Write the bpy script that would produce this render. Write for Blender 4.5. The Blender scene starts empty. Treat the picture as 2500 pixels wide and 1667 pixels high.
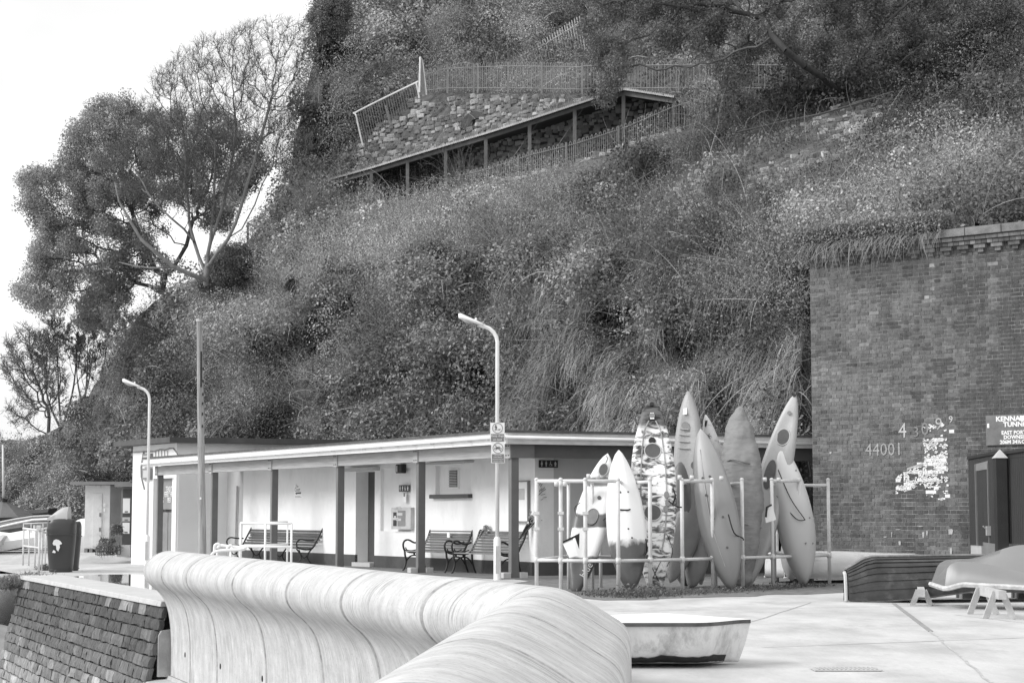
import bpy, math, random
import numpy as np
from mathutils import Vector, Matrix, Euler, noise as mnoise

random.seed(7); RNG = np.random.default_rng(11)
SC = bpy.context.scene
COL = SC.collection
R = math.radians

# ------------------------------------------------------------------ camera, world, sun, exposure
FPX, EYE, HOR = 4600.0, 1.2, 1255.0
TH = math.atan((HOR - 833.5) / FPX)
cam_d = bpy.data.cameras.new('camera'); cam = bpy.data.objects.new('camera', cam_d); COL.objects.link(cam)
cam.location = (0, 0, EYE); cam.rotation_euler = (math.pi / 2 + TH, 0, 0)
cam_d.sensor_width = 36; cam_d.lens = 36 * FPX / 2500; cam_d.clip_end = 3000; cam_d.clip_start = .1
SC.camera = cam
SC.view_settings.view_transform = 'Standard'; SC.view_settings.look = 'None'
SC.view_settings.exposure = 0.80; SC.view_settings.gamma = 1
SUN_EL, SUN_AZ = R(37), R(256)          # azimuth clockwise from +Y (the view direction)
wd = bpy.data.worlds.new('World'); SC.world = wd; wd.use_nodes = True
nt = wd.node_tree; nt.nodes.clear()
o_ = nt.nodes.new('ShaderNodeOutputWorld'); bg = nt.nodes.new('ShaderNodeBackground')
sky = nt.nodes.new('ShaderNodeTexSky'); sky.sky_type = 'NISHITA'; sky.sun_disc = False
sky.sun_elevation = SUN_EL; sky.sun_rotation = SUN_AZ
bw = nt.nodes.new('ShaderNodeRGBToBW'); nt.links.new(sky.outputs[0], bw.inputs[0])
tc = nt.nodes.new('ShaderNodeTexCoord'); mp = nt.nodes.new('ShaderNodeMapping'); mp.inputs['Scale'].default_value = (1, 1, 1.6)
nt.links.new(tc.outputs['Generated'], mp.inputs[0])
nz = nt.nodes.new('ShaderNodeTexNoise'); nz.inputs['Scale'].default_value = 5.0; nz.inputs['Detail'].default_value = 4; nz.inputs['Roughness'].default_value = .45
nt.links.new(mp.outputs[0], nz.inputs['Vector'])
mr = nt.nodes.new('ShaderNodeMapRange'); mr.inputs[1].default_value = .35; mr.inputs[2].default_value = .62
mr.inputs[3].default_value = 5.8; mr.inputs[4].default_value = 7.6; nt.links.new(nz.outputs[0], mr.inputs[0])
mx = nt.nodes.new('ShaderNodeMix'); mx.data_type = 'FLOAT'; mx.inputs[0].default_value = .9
nt.links.new(bw.outputs[0], mx.inputs[2]); nt.links.new(mr.outputs[0], mx.inputs[3])
nt.links.new(mx.outputs[0], bg.inputs[0]); bg.inputs[1].default_value = .1
nt.links.new(bg.outputs[0], o_.inputs[0])
sl = bpy.data.lights.new('sun', 'SUN'); sl.energy = 1.6; sl.angle = R(30); sl.color = (1, 1, 1)
so = bpy.data.objects.new('sun', sl); COL.objects.link(so)
sd = Vector((math.sin(SUN_AZ) * math.cos(SUN_EL), math.cos(SUN_AZ) * math.cos(SUN_EL), math.sin(SUN_EL)))
so.rotation_euler = sd.to_track_quat('Z', 'Y').to_euler()

# ------------------------------------------------------------------ pixel <-> place (photograph 2500 x 1667)
cT, sT = math.cos(TH), math.sin(TH)
def W(px, py, D):
    u = (px - 1250) / FPX; v = (833.5 - py) / FPX
    k = D / (cT - v * sT)
    return Vector((u * k, D, EYE + (sT + v * cT) * k))
def Wn(px, py, D):
    u = (px - 1250) / FPX; v = (833.5 - py) / FPX
    k = D / (cT - v * sT)
    return np.stack([u * k, D + 0 * u, EYE + (sT + v * cT) * k], -1)
def G(px, py, z=0.0):
    u = (px - 1250) / FPX; v = (833.5 - py) / FPX
    k = (z - EYE) / (sT + v * cT)
    return Vector((u * k, (cT - v * sT) * k, z))
def Zat(py, D): return W(1250, py, D).z

# ------------------------------------------------------------------ materials
MATS = {}
def _n(t, ty, **kw):
    n = t.nodes.new(ty)
    for k, v in kw.items(): setattr(n, k, v)
    return n
def G_(name, v, rough=.75, var=.18, scale=4., bump=.25, bscale=40., spec=.35, metal=0., stretch=(1, 1, 1), stain=0., stain_v=.1, stain_scale=1.2, coord='Object', attr=False):
    """grey procedural material: two noise scales, optional stains, fine bump"""
    if name in MATS: return MATS[name]
    m = bpy.data.materials.new(name); m.use_nodes = True; t = m.node_tree; t.nodes.clear()
    out = _n(t, 'ShaderNodeOutputMaterial'); b = _n(t, 'ShaderNodeBsdfPrincipled'); t.links.new(b.outputs[0], out.inputs[0])
    b.inputs['Roughness'].default_value = rough; b.inputs['Metallic'].default_value = metal
    b.inputs['Specular IOR Level'].default_value = spec
    tcn = _n(t, 'ShaderNodeTexCoord'); mpn = _n(t, 'ShaderNodeMapping'); mpn.inputs['Scale'].default_value = stretch
    if coord == 'World': gn = _n(t, 'ShaderNodeNewGeometry'); t.links.new(gn.outputs['Position'], mpn.inputs[0])
    else: t.links.new(tcn.outputs[coord], mpn.inputs[0])
    n1 = _n(t, 'ShaderNodeTexNoise'); n1.inputs['Scale'].default_value = scale; n1.inputs['Detail'].default_value = 6; n1.inputs['Roughness'].default_value = .62
    t.links.new(mpn.outputs[0], n1.inputs['Vector'])
    r1 = _n(t, 'ShaderNodeMapRange'); r1.inputs[1].default_value = .28; r1.inputs[2].default_value = .72
    r1.inputs[3].default_value = v * (1 - var); r1.inputs[4].default_value = min(v * (1 + var), .93)
    t.links.new(n1.outputs[0], r1.inputs[0]); last = r1.outputs[0]
    if attr:
        at = _n(t, 'ShaderNodeAttribute', attribute_name='tone')
        mm = _n(t, 'ShaderNodeMath', operation='MULTIPLY'); t.links.new(last, mm.inputs[0]); t.links.new(at.outputs['Fac'], mm.inputs[1]); last = mm.outputs[0]
    if stain > 0:
        n2 = _n(t, 'ShaderNodeTexNoise'); n2.inputs['Scale'].default_value = stain_scale; n2.inputs['Detail'].default_value = 8; n2.inputs['Roughness'].default_value = .7
        t.links.new(mpn.outputs[0], n2.inputs['Vector'])
        r2 = _n(t, 'ShaderNodeMapRange'); r2.inputs[1].default_value = .52; r2.inputs[2].default_value = .68; r2.inputs[4].default_value = stain
        t.links.new(n2.outputs[0], r2.inputs[0])
        mxn = _n(t, 'ShaderNodeMix'); mxn.data_type = 'FLOAT'; t.links.new(r2.outputs[0], mxn.inputs[0]); t.links.new(last, mxn.inputs[2]); mxn.inputs[3].default_value = stain_v
        last = mxn.outputs[0]
    t.links.new(last, b.inputs['Base Color'])
    if bump > 0:
        n3 = _n(t, 'ShaderNodeTexNoise'); n3.inputs['Scale'].default_value = bscale; n3.inputs['Detail'].default_value = 5
        t.links.new(mpn.outputs[0], n3.inputs['Vector'])
        bp = _n(t, 'ShaderNodeBump'); bp.inputs['Strength'].default_value = bump; bp.inputs['Distance'].default_value = .02
        t.links.new(n3.outputs[0], bp.inputs['Height']); t.links.new(bp.outputs[0], b.inputs['Normal'])
    if attr:
        tr = _n(t, 'ShaderNodeBsdfTranslucent'); t.links.new(last, tr.inputs[0]); ms = _n(t, 'ShaderNodeMixShader'); ms.inputs[0].default_value = .24
        t.links.new(b.outputs[0], ms.inputs[1]); t.links.new(tr.outputs[0], ms.inputs[2]); t.links.new(ms.outputs[0], out.inputs[0])
    MATS[name] = m; return m

# ------------------------------------------------------------------ mesh building
def tag(o, label=None, cat=None, group=None, kind=None):
    if label: o['label'] = label
    if cat: o['category'] = cat
    if group: o['group'] = group
    if kind: o['kind'] = kind
    return o
WROOT = {}
def thing(name, label, cat, loc=(0, 0, 0), rz=0., group=None, world=False, rot=None):
    o = bpy.data.objects.new(name, None); COL.objects.link(o); o.empty_display_size = .2
    o.location = loc; o.rotation_euler = rot if rot else (0, 0, rz)
    tag(o, label, cat, group)
    if world: WROOT[o.name] = Vector(loc)
    return o
def shift_of(parent):
    p = parent
    while p is not None:
        if p.name in WROOT: return WROOT[p.name]
        p = p.parent
    return Vector((0, 0, 0))
def link(name, me, parent=None, mats=None):
    o = bpy.data.objects.new(name, me); COL.objects.link(o)
    if parent is not None: o.parent = parent
    return o
class MB:
    def __init__(s): s.v = []; s.f = []; s.mi = []
    def add(s, vs, fs, mi=0):
        b = len(s.v); s.v += [tuple(x) for x in vs]; s.f += [tuple(i + b for i in f) for f in fs]; s.mi += [mi] * len(fs); return s
    def box(s, c, d, rz=0., mi=0, rot=None):
        c = Vector(c); M = rot if rot else Matrix.Rotation(rz, 3, 'Z')
        vs = [c + M @ Vector((x * d[0] / 2, y * d[1] / 2, z * d[2] / 2)) for z in (-1, 1) for x, y in ((-1, -1), (1, -1), (1, 1), (-1, 1))]
        return s.add(vs, [(3, 2, 1, 0), (4, 5, 6, 7), (0, 1, 5, 4), (1, 2, 6, 5), (2, 3, 7, 6), (3, 0, 4, 7)], mi)
    def prism(s, poly, off, mi=0):
        """closed polygon (list of Vector) swept by vector off"""
        n = len(poly); a = [Vector(p) for p in poly]; b = [p + Vector(off) for p in a]
        return s.add(a + b, [tuple(range(n - 1, -1, -1)), tuple(range(n, 2 * n))] + [(i, (i + 1) % n, n + (i + 1) % n, n + i) for i in range(n)], mi)
    def bar(s, p, q, w, h, up=(0, 0, 1), mi=0):
        p = Vector(p); q = Vector(q); d = (q - p).normalized(); u = Vector(up)
        if abs(d.dot(u)) > .98: u = Vector((0, 1, 0))
        x = d.cross(u).normalized() * w / 2; y = x.normalized().cross(d).normalized() * h / 2
        vs = [p - x - y, p + x - y, p + x + y, p - x + y, q - x - y, q + x - y, q + x + y, q - x + y]
        return s.add(vs, [(3, 2, 1, 0), (4, 5, 6, 7), (0, 1, 5, 4), (1, 2, 6, 5), (2, 3, 7, 6), (3, 0, 4, 7)], mi)
    def tube(s, pts, r, n=8, mi=0, caps=True):
        pts = [Vector(p) for p in pts]; N = len(pts); rr = r if hasattr(r, '__len__') else [r] * N
        vs = []; prev = None
        for i, p in enumerate(pts):
            d = (pts[min(i + 1, N - 1)] - pts[max(i - 1, 0)]).normalized()
            if prev is None:
                u = Vector((0, 0, 1)) if abs(d.z) < .9 else Vector((0, 1, 0))
                x = d.cross(u).normalized()
            else:
                x = (prev - d * prev.dot(d)).normalized()
            prev = x; y = d.cross(x)
            vs += [p + (x * math.cos(2 * math.pi * k / n) + y * math.sin(2 * math.pi * k / n)) * rr[i] for k in range(n)]
        fs = [(i * n + k, i * n + (k + 1) % n, (i + 1) * n + (k + 1) % n, (i + 1) * n + k) for i in range(N - 1) for k in range(n)]
        if caps: fs += [tuple(range(n - 1, -1, -1)), tuple((N - 1) * n + k for k in range(n))]
        return s.add(vs, fs, mi)
    def loft(s, secs, close=True, caps=True, mi=0):
        n = len(secs[0]); vs = [p for sc in secs for p in sc]; m = n if close else n - 1
        fs = [(i * n + k, i * n + (k + 1) % n, (i + 1) * n + (k + 1) % n, (i + 1) * n + k) for i in range(len(secs) - 1) for k in range(m)]
        if caps and close: fs += [tuple(range(n - 1, -1, -1)), tuple((len(secs) - 1) * n + k for k in range(n))]
        return s.add(vs, fs, mi)
    def sphere(s, c, r, nu=10, nv=6, sc=(1, 1, 1), mi=0):
        c = Vector(c); secs = []
        for j in range(nv + 1):
            a = -math.pi / 2 + math.pi * j / nv; rr = max(math.cos(a), .02) * r
            secs.append([c + Vector((rr * math.cos(2 * math.pi * k / nu) * sc[0], rr * math.sin(2 * math.pi * k / nu) * sc[1], r * math.sin(a) * sc[2])) for k in range(nu)])
        return s.loft(secs, mi=mi)
    def build(s, name, mat, parent=None, smooth=False, bevel=0., auto=None):
        sh = shift_of(parent) if parent is not None else Vector((0, 0, 0))
        me = bpy.data.meshes.new(name)
        vs = [(v[0] - sh.x, v[1] - sh.y, v[2] - sh.z) for v in s.v]
        me.from_pydata(vs, [], s.f)
        for mm in (mat if isinstance(mat, (list, tuple)) else [mat]): me.materials.append(mm)
        if isinstance(mat, (list, tuple)): me.polygons.foreach_set('material_index', s.mi)
        if smooth: me.polygons.foreach_set('use_smooth', [True] * len(me.polygons))
        o = link(name, me, parent)
        if smooth and auto:
            try: me.set_sharp_from_angle(angle=R(auto))
            except Exception: pass
        if bevel > 0:
            b = o.modifiers.new('bevel', 'BEVEL'); b.width = bevel; b.segments = 2; b.limit_method = 'ANGLE'; b.angle_limit = R(40)
        me.update(); return o
def copy_tree(o, parent=None):
    c = o.copy(); COL.objects.link(c)
    if parent is not None: c.parent = parent
    for ch in [x for x in bpy.data.objects if x.parent == o]: copy_tree(ch, c)
    return c
def np_mesh(name, V, F, mat, parent=None, tone=None, smooth=False):
    """big mesh from numpy: V (n,3), F (m,4) or (m,3)"""
    me = bpy.data.meshes.new(name); k = F.shape[1]
    sh = shift_of(parent) if parent is not None else None
    if sh is not None: V = V - np.array(sh)
    me.vertices.add(len(V)); me.vertices.foreach_set('co', V.astype(np.float32).ravel())
    me.loops.add(F.size); me.loops.foreach_set('vertex_index', F.astype(np.int32).ravel())
    me.polygons.add(len(F)); me.polygons.foreach_set('loop_start', np.arange(0, F.size, k, dtype=np.int32))
    if smooth: me.polygons.foreach_set('use_smooth', np.ones(len(F), bool))
    if tone is not None:
        a = me.attributes.new('tone', 'FLOAT', 'POINT'); a.data.foreach_set('value', tone.astype(np.float32).ravel())
    me.materials.append(mat); me.update(calc_edges=True)
    return link(name, me, parent)
def text(body, size, loc, rot, mat, parent, ext=.004, name='lettering', align='CENTER', sx=1.0, bold=0.0):
    c = bpy.data.curves.new(name, 'FONT'); c.body = body; c.size = size; c.extrude = ext; c.align_x = align; c.align_y = 'CENTER'; c.resolution_u = 2; c.offset = bold * size
    tmp = bpy.data.objects.new(name, c); COL.objects.link(tmp); bpy.context.view_layer.update()
    me = bpy.data.meshes.new_from_object(tmp.evaluated_get(bpy.context.evaluated_depsgraph_get())); bpy.data.objects.remove(tmp); bpy.data.curves.remove(c)
    me.materials.clear(); me.materials.append(mat); me.name = name; o = bpy.data.objects.new(name, me); COL.objects.link(o)
    sh = shift_of(parent) if parent is not None else Vector((0, 0, 0))
    o.parent = parent; o.location = Vector(loc) - sh; o.rotation_euler = rot; o.scale = (sx, 1, 1); return o
def face_rot(n):
    """rotation that turns a text's +Z to horizontal normal n, text upright"""
    return (math.pi / 2, 0, math.atan2(n[0], -n[1]))
def catmull(pts, k=6):
    P = [Vector(p) for p in pts]; out = []
    for i in range(len(P) - 1):
        p0, p1, p2, p3 = P[max(i - 1, 0)], P[i], P[i + 1], P[min(i + 2, len(P) - 1)]
        for j in range(k):
            t = j / k
            out.append(.5 * ((2 * p1) + (p2 - p0) * t + (2 * p0 - 5 * p1 + 4 * p2 - p3) * t * t + (3 * p1 - p0 - 3 * p2 + p3) * t ** 3))
    out.append(P[-1]); return out

# ------------------------------------------------------------------ numpy noise
def vnoise(x, y, seed=0):
    xi = np.floor(x).astype(np.int64); yi = np.floor(y).astype(np.int64); xf = x - xi; yf = y - yi
    def h(a, b):
        n = (a * 374761393 + b * 668265263 + seed * 1442695041) & 0xffffffff
        n = ((n ^ (n >> 13)) * 1274126177) & 0xffffffff
        return ((n ^ (n >> 16)) & 0xffff) / 65535.
    u = xf * xf * (3 - 2 * xf); v = yf * yf * (3 - 2 * yf)
    return (h(xi, yi) * (1 - u) + h(xi + 1, yi) * u) * (1 - v) + (h(xi, yi + 1) * (1 - u) + h(xi + 1, yi + 1) * u) * v
def fbm(x, y, seed=0, o=4):
    s = 0; a = .5
    for i in range(o): s = s + a * vnoise(x * 2 ** i, y * 2 ** i, seed + i); a *= .5
    return s / (1 - .5 ** o)

# ------------------------------------------------------------------ leaves, strands, branches as big arrays
def unit(v): return v / np.maximum(np.linalg.norm(v, axis=-1, keepdims=True), 1e-9)
def leaf_quads(P, N, size, asp=.62):
    n = len(P); r = unit(RNG.normal(size=(n, 3))); A = unit(np.cross(N, r)); B = np.cross(N, A)
    size = np.broadcast_to(np.asarray(size), (n,))[:, None]
    fold = N * size * .18
    V = np.stack([P - A * size, P - B * size * asp + fold, P + A * size, P + B * size * asp + fold], 1).reshape(-1, 3)
    F = np.arange(4 * n).reshape(n, 4); return V, F
def ribbons(P0, D0, L, sag, width, nseg=3, curl=.25):
    n = len(P0); D = unit(D0); w = unit(np.cross(D, RNG.normal(size=(n, 3)))) * (np.broadcast_to(width, (n,))[:, None] / 2)
    L = np.broadcast_to(L, (n,))[:, None]; step = L / nseg; P = P0.copy(); rows = []
    g = np.array([0, 0, -1.]) * np.broadcast_to(sag, (n,))[:, None]; c = RNG.normal(size=(n, 3)) * curl
    for i in range(nseg + 1):
        k = 1 - .8 * i / nseg
        rows.append(np.stack([P - w * k, P + w * k], 1)); D = unit(D + (g + c) / nseg); P = P + D * step
    V = np.stack(rows, 1).reshape(-1, 3); m = 2 * (nseg + 1)
    base = np.arange(n)[:, None, None] * m; q = np.array([[2 * i, 2 * i + 1, 2 * i + 3, 2 * i + 2] for i in range(nseg)])[None]
    return V, (base + q).reshape(-1, 4), m
def limb_segments(P0, P1, r0, r1, k=4):
    n = len(P0); d = unit(P1 - P0); ref = np.where(np.abs(d[:, 2:3]) < .9, np.array([[0, 0, 1.]]), np.array([[0, 1., 0]]))
    x = unit(np.cross(d, ref)); y = np.cross(d, x); V = []
    for P, r in ((P0, r0), (P1 + d * (r1[:, None] * .4), r1)):
        for j in range(k):
            a = 2 * math.pi * j / k; V.append(P + (x * math.cos(a) + y * math.sin(a)) * r[:, None])
    V = np.stack(V, 1).reshape(-1, 3); b = np.arange(n)[:, None, None] * 2 * k
    q = np.array([[j, (j + 1) % k, k + (j + 1) % k, k + j] for j in range(k)])[None]
    return V, (b + q).reshape(-1, 4)
def cat(parts):
    V = []; F = []; T = []; b = 0
    for v, f, t in parts:
        V.append(v); F.append(f + b); b += len(v); T.append(np.broadcast_to(t, (len(v),)))
    return np.concatenate(V), np.concatenate(F), np.concatenate(T)
def grow_tree(base, attract, step, kill, infl=1e9, trunk=None, up=.15, iters=220, jitter=.12, tip=.006, expo=2.35, rmax=None):
    """space colonisation: returns nodes, parents, radii"""
    nodes = [np.array(base, float)]; par = [-1]
    for chain in (trunk if trunk and isinstance(trunk[0], list) else [trunk or []]):
        last = int(np.argmin([np.linalg.norm(q - np.array(chain[0], float)) for q in nodes])) if len(chain) else 0
        for p in chain: nodes.append(np.array(p, float)); par.append(last); last = len(nodes) - 1
    starts = list(nodes)
    A = np.array(attract); alive = np.ones(len(A), bool)
    NP = np.array(nodes); d = np.linalg.norm(A[:, None] - NP[None], axis=2); near = d.argmin(1); nd = d.min(1)
    for it in range(iters):
        idx = np.where(alive & (nd < infl))[0]
        if len(idx) == 0: break
        NP = np.array(nodes); dirs = unit(A[idx] - NP[near[idx]])
        acc = np.zeros((len(NP), 3)); np.add.at(acc, near[idx], dirs); cnt = np.bincount(near[idx], minlength=len(NP))
        g = np.where(cnt > 0)[0]
        nn = acc[g] / cnt[g][:, None] + RNG.normal(size=(len(g), 3)) * jitter + np.array([0, 0, up]); nn = unit(nn)
        new = NP[g] + nn * step; st = len(nodes)
        nodes += list(new); par += list(g)
        d = np.linalg.norm(A[:, None] - new[None], axis=2); m = d.min(1); a = d.argmin(1)
        better = m < nd; near = np.where(better, a + st, near); nd = np.minimum(nd, m)
        alive &= nd > kill
    P = np.array(nodes); par = np.array(par); n = len(P); w = np.zeros(n); ch = np.bincount(par[par >= 0], minlength=n)
    w[ch == 0] = tip ** expo
    for i in range(n - 1, 0, -1): w[par[i]] += w[i]
    r = w ** (1 / expo)
    if rmax: r = r * min(1, rmax / r[0]) if r[0] > rmax else r
    return P, par, np.maximum(r, tip), ch
# ------------------------------------------------------------------ ground
def sm(x, a, b):
    t = np.clip((x - a) / (b - a), 0, 1); return t * t * (3 - 2 * t)
def gz(x, y): return -.28 * sm(np.asarray(y, float), 44, 54) * sm(-np.asarray(x, float), 7.5, 10.5) * (1 - sm(np.asarray(y, float), 57, 60.5))

M_conc = G_('plaza_concrete', .50, rough=.85, var=.25, scale=1.1, bump=.4, bscale=14, stain=.75, stain_v=.33, stain_scale=.8, stretch=(1, .45, 1))
M_dark_asph = G_('worn_tarmac', .22, rough=.9, var=.3, scale=3, bump=.3)
M_white = G_('white_masonry_paint', .83, rough=.8, var=.035, scale=1.2, bump=.15, bscale=60)
M_white2 = G_('white_gloss_paint', .82, rough=.35, var=.05, scale=6, bump=.03)
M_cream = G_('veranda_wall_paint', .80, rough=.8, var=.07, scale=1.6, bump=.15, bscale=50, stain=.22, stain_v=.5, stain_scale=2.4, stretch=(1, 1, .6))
M_shade = G_('shaded_wall_paint', .50, rough=.85, var=.08, scale=2, bump=.1)  # wall colour darkened to carry the shade of recess and side wall
M_plinth = G_('dark_plinth_paint', .075, rough=.6, var=.2, scale=3)
M_post = G_('dark_post_paint', .15, rough=.5, var=.12, scale=4, bump=.1)
M_beam = G_('weathered_beam_paint', .42, rough=.6, var=.22, scale=3, stretch=(.6, .6, 12), bump=.3, bscale=20)
M_beamd = G_('shaded_beam_paint', .085, rough=.5, var=.12, scale=2)  # beam colour darkened for the side turned away from the sun
M_felt = G_('roof_felt', .09, rough=.9, var=.3, scale=8)
M_door = G_('dark_door_paint', .07, rough=.5, var=.12, scale=3)
M_midgrey = G_('mid_grey_paint', .22, rough=.5, var=.15, scale=3)
M_lightgrey = G_('light_grey_paint', .5, rough=.5, var=.1, scale=3)
M_black = G_('black_paint', .025, rough=.45, var=.2, scale=4)
M_galv = G_('galvanised_tube', .62, rough=.5, var=.12, scale=9, bump=.05, metal=.0)
M_wood = G_('weathered_pole_wood', .34, rough=.9, var=.45, scale=5, stretch=(6, 6, .35), bump=.6, bscale=14, stain=.5, stain_v=.13, stain_scale=1.5)
M_timber = G_('bare_timber', .45, rough=.85, var=.2, scale=6, stretch=(1, 1, 1))
M_print = G_('white_print', .85, rough=.6, var=.02, scale=3, bump=0)
M_iron = G_('cast_iron', .03, rough=.4, var=.2, scale=6, bump=.1)
M_slat = G_('bench_slat_wood', .22, rough=.55, var=.25, scale=4, stretch=(.4, 6, 6), bump=.15)

# plaza sheet: a grid clipped by its sea edge
B0 = Vector((.36, 13.1, 0)); A1 = Vector((-.358, .934, 0)).normalized(); SEA1 = Vector((-A1.y, A1.x, 0))
E0 = B0 + A1 * 13.8
A2 = Vector((.072, 1, 0)).normalized(); N0 = B0 - A2 * 10.6; SEA2 = Vector((-A2.y, A2.x, 0))
QC = G(65, 1405)                                   # far corner of the old quay wall
def edge_x(y):
    """x of the plaza's sea edge at depth y"""
    pts = [(-60, -5), (-.38, N0.y), (B0.x - .1, B0.y), (E0.x + .15, E0.y), (QC.x, QC.y), (-12.2, 43.5), (-40, 46.5), (-90, 60), (-130, 80), (-150, 400)]
    ys = [p[1] for p in pts]; xs = [p[0] for p in pts]
    xs[0] = -.6
    return np.interp(y, ys, xs)
ys = np.concatenate([np.arange(-4, 62, .8), np.arange(62, 130, 4)]); NX = 70
gv = []; gf = []
for j, y in enumerate(ys):
    x0 = edge_x(y); x1 = 70
    for i in range(NX):
        t = (i / (NX - 1)) ** 2.2; x = x0 + (x1 - x0) * t; gv.append((x, y, float(gz(x, y))))
for j in range(len(ys) - 1):
    for i in range(NX - 1):
        a = j * NX + i; gf.append((a, a + 1, a + NX + 1, a + NX))
mb = MB(); mb.add(gv, gf); tag(mb.build('plaza_ground', M_conc, smooth=True), kind='structure')
# beach left of the quay, sea beyond
M_sand = G_('wet_sand', .34, rough=.9, var=.2, scale=2.2, bump=.4, bscale=12)
bv = []; bf = []
for j in range(40):
    for i in range(30):
        y = 2 + j * 3.0; x = edge_x(y) + 3.0 - i * 2.2 - (i * i) * .12
        dz = -.38 - 2.5 * float(sm(np.array([-y]), -47.5, -36)[0]) - .6 * float(sm(np.array([-(x - edge_x(y))]), 0, 20)[0])
        bv.append((x, y, dz + .12 * float(vnoise(np.array([x * .7]), np.array([y * .4]), 5)[0])))
for j in range(39):
    for i in range(29):
        a = j * 30 + i; bf.append((a, a + 30, a + 31, a + 1))
mb = MB(); mb.add(bv, bf); tag(mb.build('beach', M_sand, smooth=True), kind='structure')
M_sea = G_('sea_water', .12, rough=.15, var=.1, scale=1, bump=.4, bscale=2, spec=.5)
mb = MB(); mb.add([(-900, -200, -3.2), (900, -200, -3.2), (900, 1500, -3.2), (-900, 1500, -3.2)], [(0, 1, 2, 3)]); tag(mb.build('sea', M_sea), kind='structure')
# weedy shadow strip under the kayak rack, veranda paving, joint line, puddles
def sheet(name, poly, mat, z=.004, kind='structure', noise=0.0, sub=8, seed=0):
    P = [Vector((p.x, p.y, 0)) for p in poly]; out = []
    for i in range(len(P)):
        a, b = P[i], P[(i + 1) % len(P)]
        for k in range(sub):
            q = a.lerp(b, k / sub); n = mnoise.noise_vector(q * 1.3 + Vector((seed, 0, 0))) * noise
            out.append((q.x + n.x, q.y + n.y * 1.5, float(gz(q.x, q.y)) + z))
    mb = MB(); mb.add(out, [tuple(range(len(out)))]); return tag(mb.build(name, mat), kind=kind)
M_gravel = G_('weedy_shadow_gravel', .17, rough=.95, var=.45, scale=5, bump=.5, bscale=25)  # weeds and gravel, toned dark to include the shadow below the rack
sheet('weedy_shadow_strip', [G(1225, 1432), G(1345, 1442), G(1480, 1466), G(1700, 1460), G(1900, 1452), G(2060, 1446), G(2110, 1430), G(2120, 1405), G(1700, 1400), G(1300, 1400)], M_gravel, .004, noise=.35)
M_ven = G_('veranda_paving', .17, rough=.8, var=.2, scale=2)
def LA(s, t, z=0.): return C0 + SA * s + SB * t + Vector((0, 0, z))
C0 = G(1254, 1411); SA = Vector((-.506, .862, 0)).normalized(); SB = Vector((.928, .371, 0)).normalized()
UU = lambda px: (px - 1250) / FPX * cT
def s_for(px, t=0.):
    u = UU(px); P = C0 + SB * t
    return (u * P.y - P.x) / (SA.x - u * SA.y)
def t_for(px, s=0.):
    u = UU(px); P = C0 + SA * s
    return (u * P.y - P.x) / (SB.x - u * SB.y)
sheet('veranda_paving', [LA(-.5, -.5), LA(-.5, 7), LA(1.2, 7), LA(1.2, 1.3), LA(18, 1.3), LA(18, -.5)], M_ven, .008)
# puddle
pm = G_('puddle_water', .10, rough=.02, var=.1, scale=1, bump=0, spec=.9)
sheet('puddle', [G(185, 1409), G(240, 1403), G(330, 1403), G(420, 1412), G(440, 1452), G(370, 1446), G(280, 1427), G(215, 1419)], pm, .012, noise=.18, seed=3)
sheet('puddle', [G(168, 1419), G(205, 1416), G(203, 1423), G(175, 1425)], pm, .010, noise=.1, seed=9)
mj = G_('joint_tar', .27, rough=.9)
mb = MB(); a_, b_ = G(2182, 1473), G(2272, 1541); mb.box(((a_.x + b_.x) / 2, (a_.y + b_.y) / 2, .004), ((a_ - b_).length, .05, .008), rz=math.atan2(b_.y - a_.y, b_.x - a_.x))
tag(mb.build('paving_joint', mj), kind='structure')
mj2 = G_('faint_joint', .44, rough=.9, var=.3, scale=6)
for pa, pb, w_ in (((1500, 1492), (2500, 1474), .03), ((1860, 1580), (2500, 1556), .025), ((1980, 1470), (1700, 1560), .022), ((2272, 1541), (2420, 1667), .022), ((2330, 1500), (2500, 1520), .02), ((120, 1398), (330, 1394), .03), ((250, 1401), (150, 1412), .02)):
    a_, b_ = G(*pa), G(*pb); n = 14; vs = []
    for i in range(n + 1):
        q = a_.lerp(b_, i / n); j = Vector((b_.y - a_.y, a_.x - b_.x, 0)).normalized(); o = random.gauss(0, .008); w = w_ * random.uniform(.3, .6); vs += [q + j * (o - w) + Vector((0, 0, .004)), q + j * (o + w) + Vector((0, 0, .004))]
    mb = MB(); mb.add(vs, [(2 * i, 2 * i + 2, 2 * i + 3, 2 * i + 1) for i in range(n)]); tag(mb.build('paving_joint', mj2), kind='structure')
dr = thing('drain_grate', 'flat slotted drain grate let into the pale plaza, low right', 'drain grate', tuple(G(2065, 1635)), R(0))
mb = MB(); mb.box((0, 0, .008), (.52, .26, .008)); mb.build('frame', M_lightgrey, dr)
mb = MB()
for i in range(14): mb.box((-.22 + i * .034, 0, .014), (.014, .2, .008))
mb.build('bars', G_('drain_bar', .4), dr)

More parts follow.
